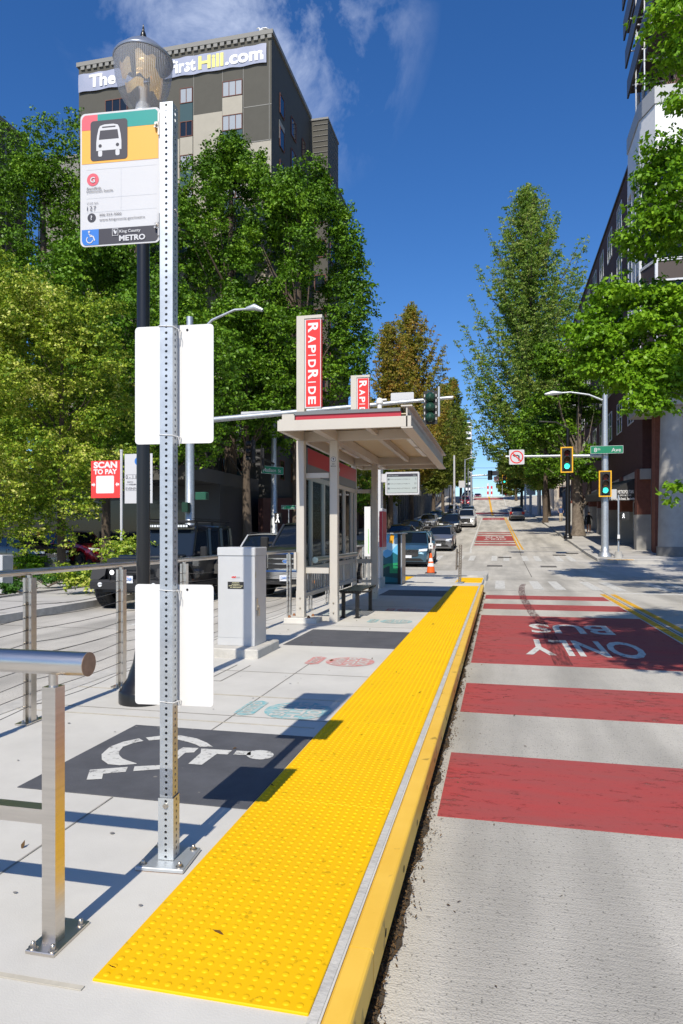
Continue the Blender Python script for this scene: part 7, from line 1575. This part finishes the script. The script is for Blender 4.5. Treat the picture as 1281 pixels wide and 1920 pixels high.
# low mid trees behind the shelter
cl = egg(-12.0, 56, 3.6, 9.5, 3.0, 18, 131, rr=.3)
tree((-11.8, 56, rz_(56)), 6, .3, cl, 14000, .18, lm_mix, 'low leafy tree over the parked cars behind the departures display', 132, bark='barkd', group=GO, ntips=8)
cl = egg(-11.6, 66, 4.8, 10.5, 3.0, 18, 133, rr=.3)
tree((-11.0, 66, rz_(66)), 7, .3, cl, 13000, .2, lm_mix, 'leafy tree with a thick forked trunk beyond the display', 134, bark='barkd', group=GO, ntips=8)
cl = egg(-11.5, 47, 3.4, 8.8, 3.4, 18, 135, rr=.3)
tree((-11.8, 47, rz_(47)), 6, .25, cl, 14000, .17, lm_maple, 'low dark maple seen through the shelter frame', 136, bark='barkd', group=GO, ntips=8)
# right sidewalk trees
q = atY(1084, 1008, 55.5)
cl = []; rg = random.Random(3)
for i in range(24): cl.append((q.x - .8 + rg.uniform(-3.0, 2.4), 56 + rg.uniform(-2.5, 3), rg.uniform(6.2, 15.5), rg.uniform(.8, 1.4)))
cl += [(q.x - 2.8, 55.5, 7.0, .9), (q.x + .8, 55, 5.8, .6)]
e = tree((q.x, 55.5, rz_(55.5) + .15), 10, .42, cl, 24000, .21, lm_maple, 'street tree with dark forked mottled trunk on the right sidewalk', 141, bark='barkd', group='street trees on the right sidewalk', ntips=16)
g = MB(); g.path([(.05, 0, 1.9), (.55, 0, 2.7), (.85, .1, 3.7), (.8, .1, 5.4)], [.24, .2, .17, .08], 9); g.build('fork', 'barkd', e)
for (px, Y, z0, z1, Rx, s) in ((1018, 78, 8, 16, 3.4, 151), (975, 120, 9.5, 16, 3.2, 152), (965, 145, 12.5, 18, 3.0, 153), (952, 172, 11.5, 17.5, 2.6, 154)):
    b = atY(px, 970, Y); lbs = {151: 'street tree between the forked tree and the conical tree', 152: 'rounded street tree left of the distant thick poles', 153: 'small street tree by the distant green signal', 154: 'smallest tree on the crest at right'}
    tree((b.x + .3, Y, rz_(Y) + .1), z1 - rz_(Y) - 1.5, .25, egg(b.x, Y, z0, z1, Rx, 18, s, rr=.3), 11000, .26 if Y < 100 else .33, lm_mix if s != 151 else lm_maple, lbs[s], s + 10, group='street trees on the right sidewalk', ntips=8)
# junipers and shrubs at left
def shrub(c, rx, h, n, size, lm, label, seed, cat='shrub', name='juniper_shrub'):
    cl = [(c[0] + random.Random(seed + k).uniform(-rx, rx), c[1] + random.Random(seed * 3 + k).uniform(-.6, .6), c[2] + h * random.Random(seed * 7 + k).uniform(.2, .7), h * .5) for k in range(int(6 + rx * 4))]
    e = empty(name, c, label, cat, 'shrubs behind the left sidewalk'); V = leaf_cloud([(a - c[0], b - c[1], d - c[2]) for a, b, d, r in cl], [r for *_, r in cl], n, size, seed, shell=.2, flat=.7); quads_obj('foliage', V, lm, e)
    g = MB(); [g.path([(0, 0, 0), (random.Random(k).uniform(-rx, rx) * .6, 0, h * .5)], [.02, .01], 5) for k in range(5)]; g.build('stem', 'bark', e)
lm_jun = leafmat('juniper_leaf', [(.02, .07, .01), (.05, .14, .015), (.09, .20, .03)], .15)
lm_gold = leafmat('gold_shrub_leaf', [(.06, .09, .01), (.16, .16, .02), (.32, .20, .03)], .25)
for i, (px, py, rx, h, m, lb) in enumerate(((90, 1100, .9, .40, lm_jun, 'spreading green juniper by the pale driveway'), (165, 1098, 1.0, .42, lm_jun, 'spreading green juniper just left of the off-roader'), (20, 1092, .9, .55, lm_gold, 'golden green low shrub at the left picture edge'), (40, 1112, 1.0, .3, lm_jun, 'low green juniper under the handrail at the left edge'), (130, 1080, 1.0, .25, lm_gold, 'narrow golden ground shrub behind the driveway'))):
    q = atZ(px, py, -.05); shrub((q.x, q.y, -.05), rx, h, 3500, .05, m, lb, 201 + i)
for i, (px, py, rx, h, m, lb) in enumerate(((60, 1052, .8, .7, lm_bright, 'leafy green bush beside the black hatchback'), (188, 1052, .9, .8, lm_yel, 'leafy bush with tall shoots around the parking sign post'), (245, 1030, .5, 1.6, lm_yel, 'tall leafy shoots right of the parking sign post'), (150, 1052, .8, .5, lm_jun, 'low plants in front of the dark red crossover'))):
    Y = (24, 15.3, 15.2, 19)[i]; q = atY(px, py, Y); shrub((q.x, Y, -.06), rx, h, 3500, .08, m, lb, 231 + i, name='leafy_bush')
g = MB(); g.box(-11.32, -11.24, -2, 26.2, -.15, -.01); g.build('bed_edging', 'kerb', kind='structure')
g = MB(); g.box(-13.2, -11.33, 4, 14.6, -.14, -.055); g.build('planting_soil', 'soil', kind='structure')
# dead bush in the bay planter
e = empty('dead_bush', (8.9, 37.9, 24.1), 'bare brown bush in the roof planter of the glass bay', 'plant'); g = MB(); rg = random.Random(9)
for k in range(46):
    a = rg.uniform(0, 6.28); l = rg.uniform(.9, 2.2); sp = rg.uniform(.1, .75); p = [(0, 0, 0)]; x, y, z = rg.uniform(-.6, .9), 0, 0; pts = [(x, y, 0)]
    for s_ in range(1, 5): x += math.cos(a) * sp * l / 4 + rg.uniform(-.06, .06); y += math.sin(a) * sp * l / 4 * .6; z += l / 4; pts.append((x, y, z))
    g.path(pts, [.022, .018, .014, .01, .004], 5)
g.build('twigs', mat('dead_twig', (.28, .17, .12), .9), e)

# specks of gum and a few dry leaves on the platform
rg = random.Random(31); g = MB()
for k in range(70):
    x, y = rg.uniform(-3.3, -1.3), 1.2 + 13 * rg.random() ** 1.5; r = rg.uniform(.004, .013); g.ext(disc(r, x, y, 7, ry=r * rg.uniform(.6, 1)), (0, 0, .0062), UX, UY, 0)
g.build('gum_spots', mat('gum', (.22, .21, .20), .9), kind='structure')
P = np.array([[rg.uniform(-3.3, -.6), rg.uniform(.6, 12), .012] for k in range(26)]); o = quads_obj('fallen_leaves', cards('f', P, .022, litm), litm); tag(o, 'few dry leaves scattered on the platform', 'litter', kind='stuff')
P = np.array([[-.36 + abs(rg.gauss(0, .35)), rg.uniform(.8, 14), -.203] for k in range(60)]); o = quads_obj('fallen_leaves', cards('f', P, .012, litm), litm); tag(o, 'few dry leaf scraps scattered on the bus lane', 'litter', kind='stuff')
